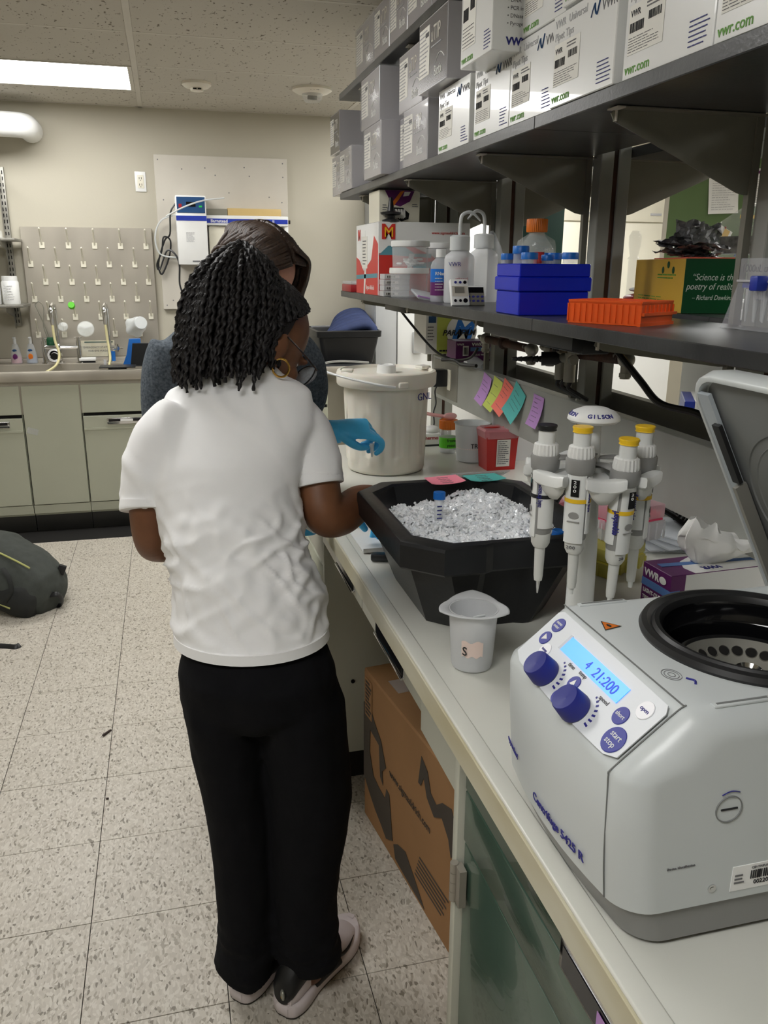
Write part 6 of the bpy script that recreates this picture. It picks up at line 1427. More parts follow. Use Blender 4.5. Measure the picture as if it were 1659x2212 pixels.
# ================================================================ CENTRIFUGE
t = thing('centrifuge', 'large light grey laboratory centrifuge with open lid, blue knobs and lit blue display', 'centrifuge', (.88, -2.595, BZ))
Y0_, Y1_ = -2.735, -2.455
def bow(g, f):
    for v in g.v:
        s = (v.y - (Y0_ + Y1_) / 2) / ((Y1_ - Y0_) / 2); v.x += f(v, s)
    return g
def profile_body(prof, y0, y1, rnd_, n=22):
    """extrude an XZ profile along Y, shrinking it near both ends to round the side edges"""
    cxp = sum(p[0] for p in prof) / len(prof); czp = sum(p[1] for p in prof) / len(prof); rings = []
    ts = [0, .02, .07, .15, .28, .45, .65, .82, 1.0]
    ysn = [(y0 + rnd_ * s, 1 - (1 - s) ** 2) for s in ts] + [(y0 + rnd_ + (y1 - y0 - 2 * rnd_) * k / 9, 1) for k in range(1, 9)] + [(y1 - rnd_ * s, 1 - (1 - s) ** 2) for s in ts[::-1]]
    for y, q in ysn:
        ins = rnd_ * (1 - math.sqrt(max(0, q))); rings.append([V((x + (ins if x < cxp - .1 else (-ins if x > cxp + .1 else 0)), y, z - (ins * .8 if z > 1.1 else 0))) for x, z in prof])
    return rings
prof = [(.638, .957), (.630, 1.03), (.625, 1.088), (.6275, 1.0955), (.660, 1.124), (.686, 1.1465), (.693, 1.1498), (.72, 1.150), (.80, 1.150), (.95, 1.150), (1.04, 1.150), (1.105, 1.148), (1.12, 1.13), (1.122, 1.03), (1.122, .957)]
g = bow(G().polyloft(profile_body(prof, Y0_, Y1_, .030)), lambda v, s: -.016 * (1 - s * s) * max(0, min(1, (1.10 - v.z) / .10)) * (v.x < .7))
me = mesh('housing', g, 0); hb_ = bpy.data.objects.new('housing', me); C.objects.link(hb_)
rc = V((.845, -2.598, 1.15))
cut = G().lathe([(1e-4, -.16), (.098, -.16), (.104, .05), (1e-4, .05)], rc, 64); cme = mesh('cutter', cut, 0); co = bpy.data.objects.new('cutter', cme); C.objects.link(co)
md = hb_.modifiers.new('b', 'BOOLEAN'); md.object = co; md.operation = 'DIFFERENCE'; md.solver = 'EXACT'
me2 = ev(hb_); bpy.data.objects.remove(hb_); bpy.data.objects.remove(co)
me2.transform(rootm(t).inverted()); me2.materials.clear(); me2.materials.append(M['cf_white']); me2.name = 'housing'
me2.polygons.foreach_set('use_smooth', [True] * len(me2.polygons)); me2.set_sharp_from_angle(angle=math.radians(32))
o = bpy.data.objects.new('housing', me2); link(o, t)
prof = [(.655, .920), (.642, .9555), (1.12, .9555), (1.118, .920)]
g = bow(G().polyloft(profile_body(prof, Y0_ + .004, Y1_ - .004, .028)), lambda v, s: -.014 * (1 - s * s) * (v.x < .7))
B('base', g, 'cf_grey', t, smooth=40)
g = G()
for x, y in ((.68, -2.70), (.68, -2.49), (1.09, -2.70), (1.09, -2.49)): g.cyl((x, y, BZ), (x, y, .922), .014, seg=20)
B('rubber_feet', g, 'black_rubber', t)
g = G()
for k in range(16): g.bx(.655, .66, -2.50 - k * .012, -2.5055 - k * .012, .918, .9225)
B('vent_slots', g, 'screen_dark', t)
SEAMS = True
# control panel
PX = V((.625, -2.47, 1.0935)); su = V((.065, 0, .057)).normalized(); FP = fr(PX + su * .0 + V((-.001, 0, .0012)), XN, su)
FP = FP @ Matrix.Translation((0, 0, .0012))
n = 16; pts = [(.016 + .214 * k / n, .006 - .004 * math.sin(PI * k / n)) for k in range(n + 1)]
outl = [(.012, .012)] + pts[1:-1] + [(.232, .012), (.234, .070), (.228, .077), (.020, .080), (.013, .075)]
cp = B('control_panel', G().prism(outl, FP, .0012), 'cf_panel', t, smooth=0)
FP2 = FP @ Matrix.Translation((0, 0, .0013))
B('display', plate(FP2, .064, .182, .046, .065, .0008), 'screen_blue', cp, label='lit blue display')
B('display_edge', plate(FP2, .060, .0645, .046, .066, .0009), 'frosted_poly', cp)
text('4', .014, FP2 @ Matrix.Translation((.112, .050, .0009)), 'lcd_ink', cp); text('21:200', .016, FP2 @ Matrix.Translation((.128, .049, .0009)), 'lcd_ink', cp)
def btn(u, v, r, m, s_='', sz=.008, tm='print_white', nm='button'):
    b_ = B(nm, G().lathe([(1e-4, 0), (r, 0), (r, .0006), (r * .96, .001), (1e-4, .001)], FP2 @ V((u, v, 0)), 32, FP2.to_3x3() @ Matrix.Diagonal((1, 1, 1))), m, cp)
    for k, l_ in enumerate(s_.split('\n')):
        if l_: text(l_, sz, FP2 @ Matrix.Translation((u, v - sz * .3 - (k - (s_.count('\n')) / 2) * sz * .95, .0011)), tm, cp, align='CENTER')
btn(.031, .064, .0092, 'button_blue', 'menu\nenter', .0052); btn(.031, .044, .0085, 'button_blue'); btn(.047, .034, .0085, 'button_white', 'temp', .005, 'blue_ink'); btn(.049, .014, .0085, 'button_white', 'prog', .005, 'blue_ink')
btn(.120, .031, .0085, 'button_blue'); btn(.118, .010, .0085, 'button_blue'); btn(.198, .041, .0095, 'button_blue', 'short', .0062); btn(.214, .060, .0098, 'button_white', 'open', .0062, 'blue_ink'); btn(.214, .021, .0135, 'button_blue', 'start\nstop', .0085)
for u, v, s_ in ((.031, .044, 1), (.120, .031, 1), (.118, .010, -1)):
    B('arrow', G().prism([(-.003 * s_, -.0042), (.0045 * s_, 0), (-.003 * s_, .0042)][::s_], FP2 @ Matrix.Translation((u, v, .0011)) @ Matrix.Rotation(math.radians(90 if u > .1 else 0), 4, 'Z'), .0003), 'print_white', cp, smooth=0)
for u, v in ((.078, .017), (.150, .015)):
    k_ = B('knob', G().lathe([(1e-4, .001), (.0165, .001), (.0168, .003), (.0150, .0195), (.0140, .021), (.0115, .0205), (1e-4, .0185)], FP2 @ V((u, v, 0)), 48, FP2.to_3x3()), 'knob_blue', cp)
    g = G()
    for q in range(7):
        a = math.radians(-8 + q * 13); e = FP2 @ Matrix.Translation((u, v, 0)) @ Matrix.Rotation(a, 4, 'Z'); g.merge(plate(e, .0225, .0225 + .002 + .0006 * (6 - q), -.0011, .0011, .0004))
    B('scale_marks', g, 'blue_ink', cp, smooth=0)
for s_, u, v in (('time', .098, .040), ('temp', .120, .0415), ('speed', .168, .038)): text(s_, .0068, FP2 @ Matrix.Translation((u, v, .0001)), 'print_grey', cp, align='CENTER')
# front lettering
g = G(); 
def front_x(y, z): 
    s = (y - (Y0_ + Y1_) / 2) / ((Y1_ - Y0_) / 2); xx = .638 - .013 * (z - .957) / .13
    return xx - .016 * (1 - s * s) * max(0, min(1, (1.10 - z) / .10)) - .0012
def front_text(s_, size, y, z, m):
    g = textg(s_, size, fr((0, y, z), XN, ZU), bold=.01)
    for v in g.v: v.x = front_x(v.y, v.z) + (v.x) * 1.0
    B('lettering', g, m, t, smooth=0)
front_text('Centrifuge 5425 R', .0142, -2.568, .972, 'blue_ink'); front_text('eppendorf', .0105, -2.474, .986, 'blue_ink')
g = G()
g.tube([V((front_x(-2.704, z) + .0007, -2.704, z)) for z in (.957, .99, 1.02, 1.05, 1.075, 1.09)] + [V((.6262, -2.704, 1.0953)), V((.658, -2.705, 1.1230)), V((.684, -2.706, 1.1453)), V((.693, -2.706, 1.1503))], .0008, 6, 3)
g.tube([V((.6905, -2.472 - .234 * k / 6, 1.1500)) for k in range(7)], .0007, 6, 2)
B('seam', g, 'seam', t)
# top details
for x0, x1, y in ((.705, .765, -2.478), (.715, .775, -2.712)):
    B('lid_slot', G().bx(x0, x1, y - .004, y + .004, 1.1485, 1.1515, .0015), 'cf_white', t); B('slot_opening', G().bx(x0 + .004, x1 - .004, y - .0012, y + .0012, 1.151, 1.1519), 'cf_mid_grey', t)
W3 = fr((.710, -2.538, 1.1503), (.2, -1, 0), (1, .2, 0))
B('warning_sign', G().prism([(-.012, -.006), (.012, -.006), (0, .014)], W3 @ Matrix.Rotation(-.5, 4, 'Z'), .0004), 'screen_dark', t, smooth=0); B('warning_sign', G().prism([(-.010, -.005), (.010, -.005), (0, .0115)], W3 @ Matrix.Rotation(-.5, 4, 'Z'), .0006), 'cap_orange', t, smooth=0, label='orange warning triangle'); B('hand_symbol', G().ell(W3 @ V((0, .0005, .0006)), (.0022, .004, .0002), seg=12, rings=6), 'screen_dark', t)
g = G()
for r in (.011, .008, .004): g.tube([V((.713 + r * .8 * math.cos(a * PI / 8), -2.652 + r * math.sin(a * PI / 8), 1.1503)) for a in range(16)], .0003, 4, 2, closed=True)
B('rotor_symbol', g, 'print_grey', t); B('rotor_symbol', G().tube([(.722, -2.662, 1.1505), (.727, -2.668, 1.1505), (.724, -2.674, 1.1505)], .0012, 6), 'blue_ink', t)
# rotor chamber
B('gasket', G().lathe([(.098, -.010), (.1145, -.002), (.1160, .003), (.1135, .008), (.108, .0095), (.103, .006), (.100, .009), (.095, .008), (.091, .0), (.090, -.012), (.098, -.012)], rc, 96), 'black_rubber', t)
B('chamber', G().lathe([(.0905, .002), (.0895, -.020), (.088, -.022), (.0878, -.045), (.0855, -.048), (.085, -.09), (.078, -.112), (1e-4, -.112)], rc, 72), 'black_gloss', t)
rot = B('rotor', G().lathe([(1e-4, -.050), (.02, -.050), (.030, -.058), (.040, -.057), (.070, -.034), (.0745, -.032), (.0765, -.037), (.075, -.080), (1e-4, -.085)], rc, 72), 'black_gloss', t)
g = G(); g2 = G()
for k in range(24):
    a = 2 * PI * (k + .3) / 24; e = V((math.cos(a), math.sin(a), 0)); nn = (-e * .608 + V((0, 0, .794))).normalized(); c_ = rc + e * .0565 + V((0, 0, -.0437)) 
    q = nn.to_track_quat('Z', 'Y').to_matrix(); g.lathe([(1e-4, .0012), (.0056, .0012), (.0056, 0), (1e-4, 0)], c_, 20, q); g2.lathe([(.0056, 0), (.0062, .0018), (.0069, 0)], c_, 20, q)
B('rotor_hole', g, 'dark_void', rot); B('rotor_hole_rim', g2, 'dull_steel', rot)
B('rotor_face', G().lathe([(.0415, -.0555), (.0690, -.0340), (.0690, -.0336), (.0415, -.0551)], rc, 72), 'dull_steel', rot, label='polished rotor face')
B('rotor_nut', G().lathe([(1e-4, -.043), (.004, -.041), (.005, -.039), (.010, -.041), (.013, -.036), (.0155, -.038), (.0160, -.052), (1e-4, -.052)], rc, 48), 'chrome', t)
# side details
F4 = fr((0, Y0_, 0), (1, 0, 0), ZU)
B('lock_cover', G().lathe([(.0125, -.0004), (.0128, .0012), (.0135, .0012), (.0138, -.0004)], F4 @ V((.728, 1.058, 0)), 48, F4.to_3x3()), 'cf_mid_grey', t)
B('lock_slot', plate(F4, .720, .737, 1.0572, 1.0588, .0008), 'screen_dark', t); B('lock_arrow', G().tube([F4 @ V((.719, 1.0735, .0006)), F4 @ V((.728, 1.0765, .0006)), F4 @ V((.737, 1.0745, .0006))], .0005, 5), 'blue_ink', t)
text('Device identification', .0035, F4 @ Matrix.Translation((.672, 1.003, .0003)), 'print_grey', t)
B('screw', G().cyl((.722, Y0_ - .001, .974), (.722, Y0_ + .004, .974), .0042, seg=20).cyl((.722, Y0_ - .0014, .974), (.722, Y0_, .974), .0022, seg=6), 'chrome', t)
B('asset_label', plate(F4, .742, .85, .966, .993, .0006), 'paper', t, label='white asset label with barcode'); B('barcode', barcode(F4 @ Matrix.Translation((0, 0, .0005)), .762, .83, .977, .986, rnd, 30), 'print_black', t)
text('CENTRIFUGE', .0035, F4 @ Matrix.Translation((.762, .988, .0007)), 'print_grey', t); text('0022003198021', .0065, F4 @ Matrix.Translation((.766, .9705, .0007)), 'print_black', t)
B('print', lines(F4 @ Matrix.Translation((0, 0, .0005)), .745, .758, .973, .985, 3, rnd, .4, 2), 'print_grey', t)
# lid
hinge = V((.985, 0, 1.128)); la = V((-.48, 0, .877)).normalized(); ln = V((-.877, 0, -.48)).normalized()
def LP(u, y, v): return hinge + la * u + ln * v + V((0, y, 0))
ya, yb = -2.738, -2.452; c_ = .045; LL = .322
def rr_(u0, u1, y0, y1, c, v, k=7):
    P = []
    for (cu, cyy, a0) in ((u1 - c, y1 - c, 0), (u1 - c, y0 + c, 90), (u0 + .006, y0 + .006, 180), (u0 + .006, y1 - .006, 270)):
        r = c if a0 < 180 else .006
        for i in range(k):
            a = math.radians(a0 + 90 * i / (k - 1)); 
            if a0 == 0: P.append(LP(cu + r * math.sin(math.radians(90 - 0) * 0 + math.radians(90 * i / (k - 1)) + 0) if 0 else cu + r * math.sin(math.radians(90 * i / (k - 1))), cyy + r * math.cos(math.radians(90 * i / (k - 1))), v))
            elif a0 == 90: P.append(LP(cu + r * math.cos(math.radians(90 * i / (k - 1))), cyy - r * math.sin(math.radians(90 * i / (k - 1))), v))
            elif a0 == 180: P.append(LP(cu - r * math.sin(math.radians(90 * i / (k - 1))), cyy - r * math.cos(math.radians(90 * i / (k - 1))), v))
            else: P.append(LP(cu - r * math.cos(math.radians(90 * i / (k - 1))), cyy + r * math.sin(math.radians(90 * i / (k - 1))), v))
    return P
rg = [rr_(.02, LL - .03, ya + .03, yb - .03, c_ - .02, -.034), rr_(.01, LL - .008, ya + .008, yb - .008, c_ - .005, -.026), rr_(.004, LL, ya, yb, c_, -.010), rr_(.004, LL, ya, yb, c_, .002), rr_(.006, LL - .002, ya + .002, yb - .002, c_, .004), rr_(.008, LL - .006, ya + .006, yb - .006, c_ - .003, .004), rr_(.009, LL - .008, ya + .008, yb - .008, c_ - .004, -.006)]
B('lid', G().polyloft(rg, True, True), 'cf_white', t, smooth=50)
B('lid_lining', G().polyloft([rr_(.01, LL - .010, ya + .010, yb - .010, c_ - .005, -.006), rr_(.02, LL - .022, ya + .022, yb - .022, c_ - .012, -.002)], True, True), 'cf_mid_grey', t, smooth=50)
B('lid_disc', G().lathe([(1e-4, .0), (.085, .0), (.088, .002), (.090, .0), (.098, .0), (.100, .0025), (1e-4, .0025)][:6], LP(.165, (ya + yb) / 2, -.003), 64, ln.to_track_quat('Z', 'Y').to_matrix()), 'cf_mid_grey', t)
for y, s_ in ((yb - .024, 1), (ya + .024, -1)):
    g = G(); g.add([LP(u, y + dy, v) for u in (.012, .298) for dy, v in ((-.010, .006), (.010, .006), (.010, .001), (-.010, .001))], [(0, 1, 2, 3), (7, 6, 5, 4), (0, 4, 5, 1), (1, 5, 6, 2), (2, 6, 7, 3), (3, 7, 4, 0)])
    sB = B('lid_strut', g, 'steel_light', t, smooth=0) if 'steel_light' in M else B('lid_strut', g, 'fridge_side', t, smooth=0)
    g = G(); g.add([LP(u, y + dy, v) for u in (.02, .182) for dy, v in ((-.015 * s_, .016), (-.009 * s_, .016), (-.009 * s_, .001), (-.015 * s_, .001))], [(0, 1, 2, 3), (7, 6, 5, 4), (0, 4, 5, 1), (1, 5, 6, 2), (2, 6, 7, 3), (3, 7, 4, 0)])
    B('strut_rail', g, 'dull_steel', sB, smooth=0)
    g = G(); g.add([LP(u, y + dy, v) for u in (.185, .262) for dy, v in ((-.0165 * s_, .0105), (-.004 * s_, .0105), (-.004 * s_, .0055), (-.0165 * s_, .0055))], [(0, 1, 2, 3), (7, 6, 5, 4), (0, 4, 5, 1), (1, 5, 6, 2), (2, 6, 7, 3), (3, 7, 4, 0)])
    B('black_insert', g, 'black_rubber', sB, smooth=0)
    for u in (.05, .165): B('screw', G().cyl(LP(u, y, .006), LP(u, y, .0085), .004, seg=16), 'chrome', sB)
B('hinge', G().cyl((.995, -2.70, 1.14), (.995, -2.49, 1.14), .010), 'cf_grey', t)
# ================================================================ PEOPLE
UX = V((.968, -.25, 0)); WX = V((.25, .968, 0))
def rings(L, tw=0):
    out = []
    for c, a, b_ in L: out.append((V(c), UX * a, WX * b_))
    return out
def limb(g, pts, rad, seg=20, flat=1.0):
    """closed round-ended limb through joints"""
    P = [V(p) for p in pts]
    d0 = (P[0] - P[1]).normalized(); d1 = (P[-1] - P[-2]).normalized()
    P = [P[0] + d0 * rad[0] * .8] + P + [P[-1] + d1 * rad[-1] * .8]; R = [rad[0] * .35] + list(rad) + [rad[-1] * .35]
    return g.tube(P, R, seg, 6, flat=flat)
def hand(g, Mh, curl, side=1, spread=.0, thumb=(.5, .6), r=.0088):
    """palm and five fingers. Mh: x to the fingertips, y to the thumb side (times side), z = back of the hand"""
    def P(x, y, z=0): return Mh @ V((x, y * side, z))
    g.loft([(P(-.035, 0), Mh.to_3x3() @ V((0, .024, 0)), Mh.to_3x3() @ V((0, 0, .018))), (P(0, 0), Mh.to_3x3() @ V((0, .026, 0)), Mh.to_3x3() @ V((0, 0, .018))), (P(.03, .002), Mh.to_3x3() @ V((0, .037, 0)), Mh.to_3x3() @ V((0, 0, .017))),
            (P(.07, .0), Mh.to_3x3() @ V((0, .041, 0)), Mh.to_3x3() @ V((0, 0, .014))), (P(.088, 0), Mh.to_3x3() @ V((0, .038, 0)), Mh.to_3x3() @ V((0, 0, .010)))], 20)
    for k, (y, l) in enumerate(((.030, .95), (.010, 1.05), (-.011, .98), (-.030, .80))):
        a = 0; p = V((.078, y, 0)); pts = [p.copy()]; c = curl[k]
        for s_, seg_l in enumerate((.043, .028, .022)):
            a += c[s_]; p = p + V((math.cos(a), spread * (1.5 - k) * .1, -math.sin(a))) * seg_l * l; pts.append(p.copy())
        limb(g, [P(*q) for q in pts], [r * 1.1, r, r * .92, r * .78], 12)
    a, b_ = thumb; pts = [V((.008, .022, -.004)), V((.036, .044, -.012 - .01 * b_)), V((.062, .050 - .02 * a, -.026 - .018 * b_)), V((.085, .046 - .034 * a, -.034 - .022 * b_))]
    limb(g, [P(*q) for q in pts], [r * 1.5, r * 1.3, r * 1.1, r * .85], 12)
    return g
def head(g, C0, f, u, k=1.0):
    """head volume with jaw, nose, brow, ears; returns frame"""
    f = V(f).normalized(); u = V(u); u = (u - f * u.dot(f)).normalized(); s = f.cross(u)
    R = Matrix((s, f, u)).transposed()
    def q(a, b_, c): return V(C0) + (s * a + f * b_ + u * c) * k
    g.ell(C0, (.073 * k, .089 * k, .084 * k), R)
    g.ell(q(0, .022, -.035), (.064 * k, .070 * k, .070 * k), R)
    g.ell(q(0, .048, -.088), (.047 * k, .044 * k, .036 * k), R)          # jaw and chin
    g.ell(q(0, .070, -.105), (.022 * k, .018 * k, .016 * k), R)
    for i in (-1, 1):
        g.ell(q(i * .036, .072, -.060), (.020 * k, .018 * k, .022 * k), R)   # cheeks
        g.ell(q(i * .075, -.002, -.045), (.006 * k, .018 * k, .031 * k), R)  # ears
        g.ell(q(i * .028, .088, -.018), (.024 * k, .010 * k, .008 * k), R)   # brow
    g.loft([(q(0, .088, -.022), s * .008 * k, f * .006 * k), (q(0, .098, -.038), s * .010 * k, f * .010 * k), (q(0, .108, -.052), s * .014 * k, f * .012 * k), (q(0, .098, -.062), s * .016 * k, f * .008 * k)], 14)
    g.ell(q(0, .089, -.078), (.023 * k, .010 * k, .006 * k), R); g.ell(q(0, .087, -.087), (.020 * k, .010 * k, .006 * k), R)
    return q, R
def eyes(q, R, p, k, skinless=False):
    for i in (-1, 1):
        B('eye', G().ell(q(i * .030, .071, -.033), (.012 * k, .011 * k, .008 * k), R), 'white_plastic', p)
        B('iris', G().ell(q(i * .030, .0815, -.035), (.0055 * k, .003 * k, .0055 * k), R), 'screen_dark', p)
        B('eyebrow', G().tube([q(i * .014, .091, -.010), q(i * .03, .091, -.006), q(i * .048, .080, -.012)], .0035 * k, 6), 'hair_black', p)
    B('lips', G().ell(q(0, .096, -.0825), (.020 * k, .005 * k, .007 * k), R), 'lip_tone', p)
mk('lip_tone', (130, 70, 60), .45, var=.05)

# ------------------------------------------------ person 1: white t-shirt, seen from behind
p1 = thing('person', 'person seen from behind in white t-shirt and black trousers, with long black twisted hair', 'person', (.43, -1.82, 0))
C1 = V((.466, -1.590, 1.402)); f1 = V((.68, .40, -.64)); u1 = V((.35, .2, 1))
g = G(); q1, R1 = head(g, C1, f1, u1)
limb(g, [(.405, -1.625, 1.25), (.425, -1.61, 1.31), (.455, -1.60, 1.37)], [.056, .052, .052])
g.loft(rings([((.40, -1.61, 1.285), .07, .05), ((.392, -1.64, 1.25), .12, .065), ((.375, -1.67, 1.19), .125, .085), ((.362, -1.70, 1.11), .115, .085), ((.375, -1.77, .98), .108, .085), ((.388, -1.83, .87), .125, .10), ((.395, -1.835, .80), .12, .10)]), 24)
limb(g, [(.50, -1.635, 1.235), (.528, -1.66, 1.18), (.540, -1.70, 1.105), (.548, -1.725, 1.048), (.585, -1.705, 1.038), (.635, -1.65, 1.046), (.675, -1.595, 1.04)], [.045, .046, .044, .041, .041, .037, .027])
limb(g, [(.262, -1.65, 1.225), (.222, -1.68, 1.15), (.213, -1.69, 1.07), (.214, -1.67, 1.005), (.225, -1.61, .970), (.270, -1.545, .945), (.33, -1.50, .93)], [.043, .042, .036, .034, .034, .031, .024])
for L in (((.33, -1.825, .80), (.335, -1.80, .50), (.352, -1.80, .25), (.352, -1.79, .06)), ((.462, -1.845, .80), (.485, -1.82, .50), (.482, -1.83, .25), (.478, -1.84, .06))):
    limb(g, L, [.07, .05, .045, .035])
remesh('body', g, 'skin_brown', p1, .0052, 4)
eyes(q1, R1, p1, 1.0)
# t-shirt
def shirt_disp(co, n):
    r1 = 1 - abs(noise.noise(V((co.x * 9 + co.z * 6, co.y * 6, co.z * 3.5 - co.x * 3)))) * 4.5
    r2_ = 1 - abs(noise.noise(V((co.x * 22 + co.z * 15 + 4, co.y * 14, co.z * 9 - co.x * 9)))) * 4
    r3_ = noise.noise(V((co.x * 45, co.y * 40, co.z * 38 + 3)))
    r4_ = 1 - abs(noise.noise(V((co.x * 12 - co.z * 17 + 9, co.y * 10, co.z * 10 + co.x * 5)))) * 4
    low = min(1, max(0, (1.16 - co.z) / .12)); hem = min(1, max(.15, (co.z - .845) / .05))
    return ((.0085 * max(0, r1) + .0055 * max(0, r2_) * low + .0070 * max(0, r4_) * low) + .0030 * r3_ * (.4 + low)) * hem * (.5 + .5 * low) + .001
g = G()
T1 = [((.418, -1.612, 1.334), .058, .052), ((.408, -1.620, 1.314), .074, .058), ((.400, -1.630, 1.284), .138, .072), ((.384, -1.655, 1.225), .158, .090), ((.362, -1.68, 1.165), .149, .104), ((.356, -1.70, 1.112), .140, .108),
      ((.361, -1.73, 1.064), .132, .106), ((.369, -1.755, 1.014), .129, .106), ((.380, -1.78, .964), .131, .110), ((.386, -1.80, .905), .137, .116), ((.388, -1.815, .865), .142, .120), ((.3885, -1.823, .850), .1435, .1215)]
g.loft(rings(T1), 40)
g.tube([(.285, -1.645, 1.245), (.245, -1.665, 1.20), (.222, -1.68, 1.15), (.211, -1.69, 1.10), (.208, -1.698, 1.078)], [.045, .053, .050, .045, .044], 24)
g.tube([(.49, -1.630, 1.240), (.522, -1.65, 1.20), (.531, -1.67, 1.16), (.536, -1.69, 1.125), (.537, -1.70, 1.108)], [.046, .055, .056, .052, .052], 24)
sh = remesh('t_shirt', g, 'shirt_white', p1, .0058, 7, shirt_disp)
g = G(); g.loft(rings([((.388, -1.822, .866), .1445, .1225), ((.3886, -1.8235, .848), .1462, .1242), ((.3886, -1.824, .8465), .143, .121)]), 48); B('shirt_hem', g, 'shirt_white', p1, smooth=60)
g = G().tube([(.2095, -1.694, 1.092), (.208, -1.698, 1.078), (.2077, -1.700, 1.073)], [.0465, .0475, .0465], 32); B('sleeve_hem', g, 'shirt_white', p1, smooth=60)
g = G().tube([(.5358, -1.694, 1.122), (.537, -1.70, 1.106), (.5375, -1.702, 1.101)], [.0545, .0555, .0545], 32); B('sleeve_hem', g, 'shirt_white', p1, smooth=60)
B('collar', G().tube([V((.418, -1.612, 1.335)) + UX * (.058 * math.cos(a * PI / 8)) + WX * (.052 * math.sin(a * PI / 8)) + V((0, 0, .006 * math.sin(a * PI / 8) - .004)) for a in range(16)], .006, 8, 3, closed=True), 'shirt_white', p1, smooth=180)
# trousers
def tr_disp(co, n):
    low = max(0, (.22 - co.z) / .2)
    return .006 * noise.noise(V((co.x * 12, co.y * 12, co.z * 3))) + .010 * low * (1 - abs(noise.noise(V((co.x * 8, co.y * 8, co.z * 26)))) * 3) + .003 * noise.noise(V((co.x * 30, co.y * 30, co.z * 14)))
g = G()
g.loft(rings([((.388, -1.815, .90), .105, .08), ((.390, -1.826, .858), .122, .098), ((.392, -1.832, .835), .134, .110), ((.393, -1.838, .79), .148, .125), ((.397, -1.835, .73), .152, .115), ((.40, -1.83, .69), .14, .09)]), 32)
g.loft(rings([((.328, -1.825, .815), .068, .09), ((.328, -1.815, .706), .074, .098), ((.338, -1.80, .575), .069, .088), ((.347, -1.80, .454), .062, .080), ((.351, -1.80, .341), .059, .074), ((.352, -1.80, .224), .058, .070), ((.353, -1.80, .13), .060, .070), ((.349, -1.80, .095), .064, .074), ((.352, -1.80, .055), .056, .066)]), 26)
g.loft(rings([((.455, -1.845, .815), .070, .09), ((.473, -1.85, .708), .086, .10), ((.488, -1.84, .577), .085, .092), ((.494, -1.835, .483), .084, .088), ((.489, -1.83, .394), .079, .082), ((.481, -1.83, .316), .073, .078), ((.477, -1.83, .247), .069, .074), ((.477, -1.835, .162), .070, .074), ((.480, -1.832, .118), .075, .074), ((.480, -1.834, .092), .069, .068)]), 26)
remesh('trousers', g, 'trouser_black', p1, .0065, 5, tr_disp)
# shoes
def shoe(heel, d, nm_label, L=.275):
    d = V(d).normalized(); F = Matrix((d, V((-d.y, d.x, 0)), V((0, 0, 1)))).transposed().to_4x4(); F.translation = V(heel)
    prof = [(p.x, p.y) for p in spline([V((a, b_, 0)) for a, b_ in ((0, .022), (.003, .040), (.012, .058), (.04, .071), (.09, .066), (.14, .077), (.19, .093), (.225, .090), (.252, .070), (.268, .042), (.274, .020), (.276, .004))], 4)]
    def outline(z, o, zt=0):
        P = [V((x * L / .275 - (o if i == 0 else 0) + (o if i == len(prof) - 1 else 0), w_ / 2 + o, z + zt * max(0, x - .2) * 1.5)) for i, (x, w_) in enumerate(prof)]
        Q = [V((p.x, -p.y, p.z)) for p in P][::-1]
        return [F @ p for p in (P + Q)]
    s_ = B('shoe', G().polyloft([outline(.005, -.001), outline(.008, .002), outline(.030, .003, .1), outline(.036, -.002, .1), outline(.037, -.012, .1)]), 'shoe_white', p1, smooth=50, label='white, grey and black sneaker, ' + nm_label)
    B('outsole', G().polyloft([outline(.0, -.005), outline(.002, .0), outline(.0055, .001)]), 'shoe_rubber', s_, smooth=50)
    up = [(.004, .040, .055), (.020, .058, .075), (.055, .064, .088), (.095, .062, .090), (.13, .070, .074), (.175, .084, .058), (.215, .084, .046), (.245, .066, .036), (.262, .034, .022)]
    g = G().loft([(F @ V((x, 0, .016 + h / 2)), F.to_3x3() @ V((0, w_ / 2, 0)), F.to_3x3() @ V((0, 0, h / 2))) for x, w_, h in up], 28); B('upper', g, 'shoe_white', s_)
    g = G().loft([(F @ V((x, 0, .026 + h * .62)), F.to_3x3() @ V((0, w_ / 2 + .0030, 0)), F.to_3x3() @ V((0, 0, h * .40))) for x, w_, h in ((-.003, .030, .055), (.006, .048, .070), (.022, .056, .086), (.05, .056, .085), (.075, .04, .06))], 24); B('heel_counter', g, 'shoe_black', s_)
    g = G().loft([(F @ V((x, 0, .030)), F.to_3x3() @ V((0, w_ / 2 + .0065, 0)), F.to_3x3() @ V((0, 0, .022))) for x, w_ in ((.075, .060), (.10, .064), (.135, .074), (.16, .082))], 20); B('midsole_panel', g, 'shoe_black', s_)
    for sd in (-1, 1):
        g = G().tube([F @ V((x, sd * (w_ / 2 + .0015), z)) for x, w_, z in ((.145, .079, .060), (.165, .085, .046), (.19, .088, .046), (.215, .084, .058))], [.0012, .0045, .0038, .0006], 6, 5, flat=.4); B('side_mark', g, 'shoe_black', s_)
    for x, h in ((.12, .095), (.14, .084), (.16, .078)): B('lace', G().tube([F @ V((x, -.022, h - .004)), F @ V((x + .004, 0, h + .003)), F @ V((x, .022, h - .004))], .0025, 6), 'shoe_black', s_)
    B('heel_badge', G().ell(F @ V((-.0028, -.004, .066)), (.005, .012, .013), None, 16, 8), 'badge_silver', s_); B('badge_mark', G().ell(F @ V((-.0062, -.004, .064)), (.0025, .006, .004), None, 14, 8), 'pip_yellow', s_)
shoe((.412, -1.895, 0), (.60, .62, 0), 'the right foot'); shoe((.322, -1.835, 0), (.62, .62, 0), 'the left foot')
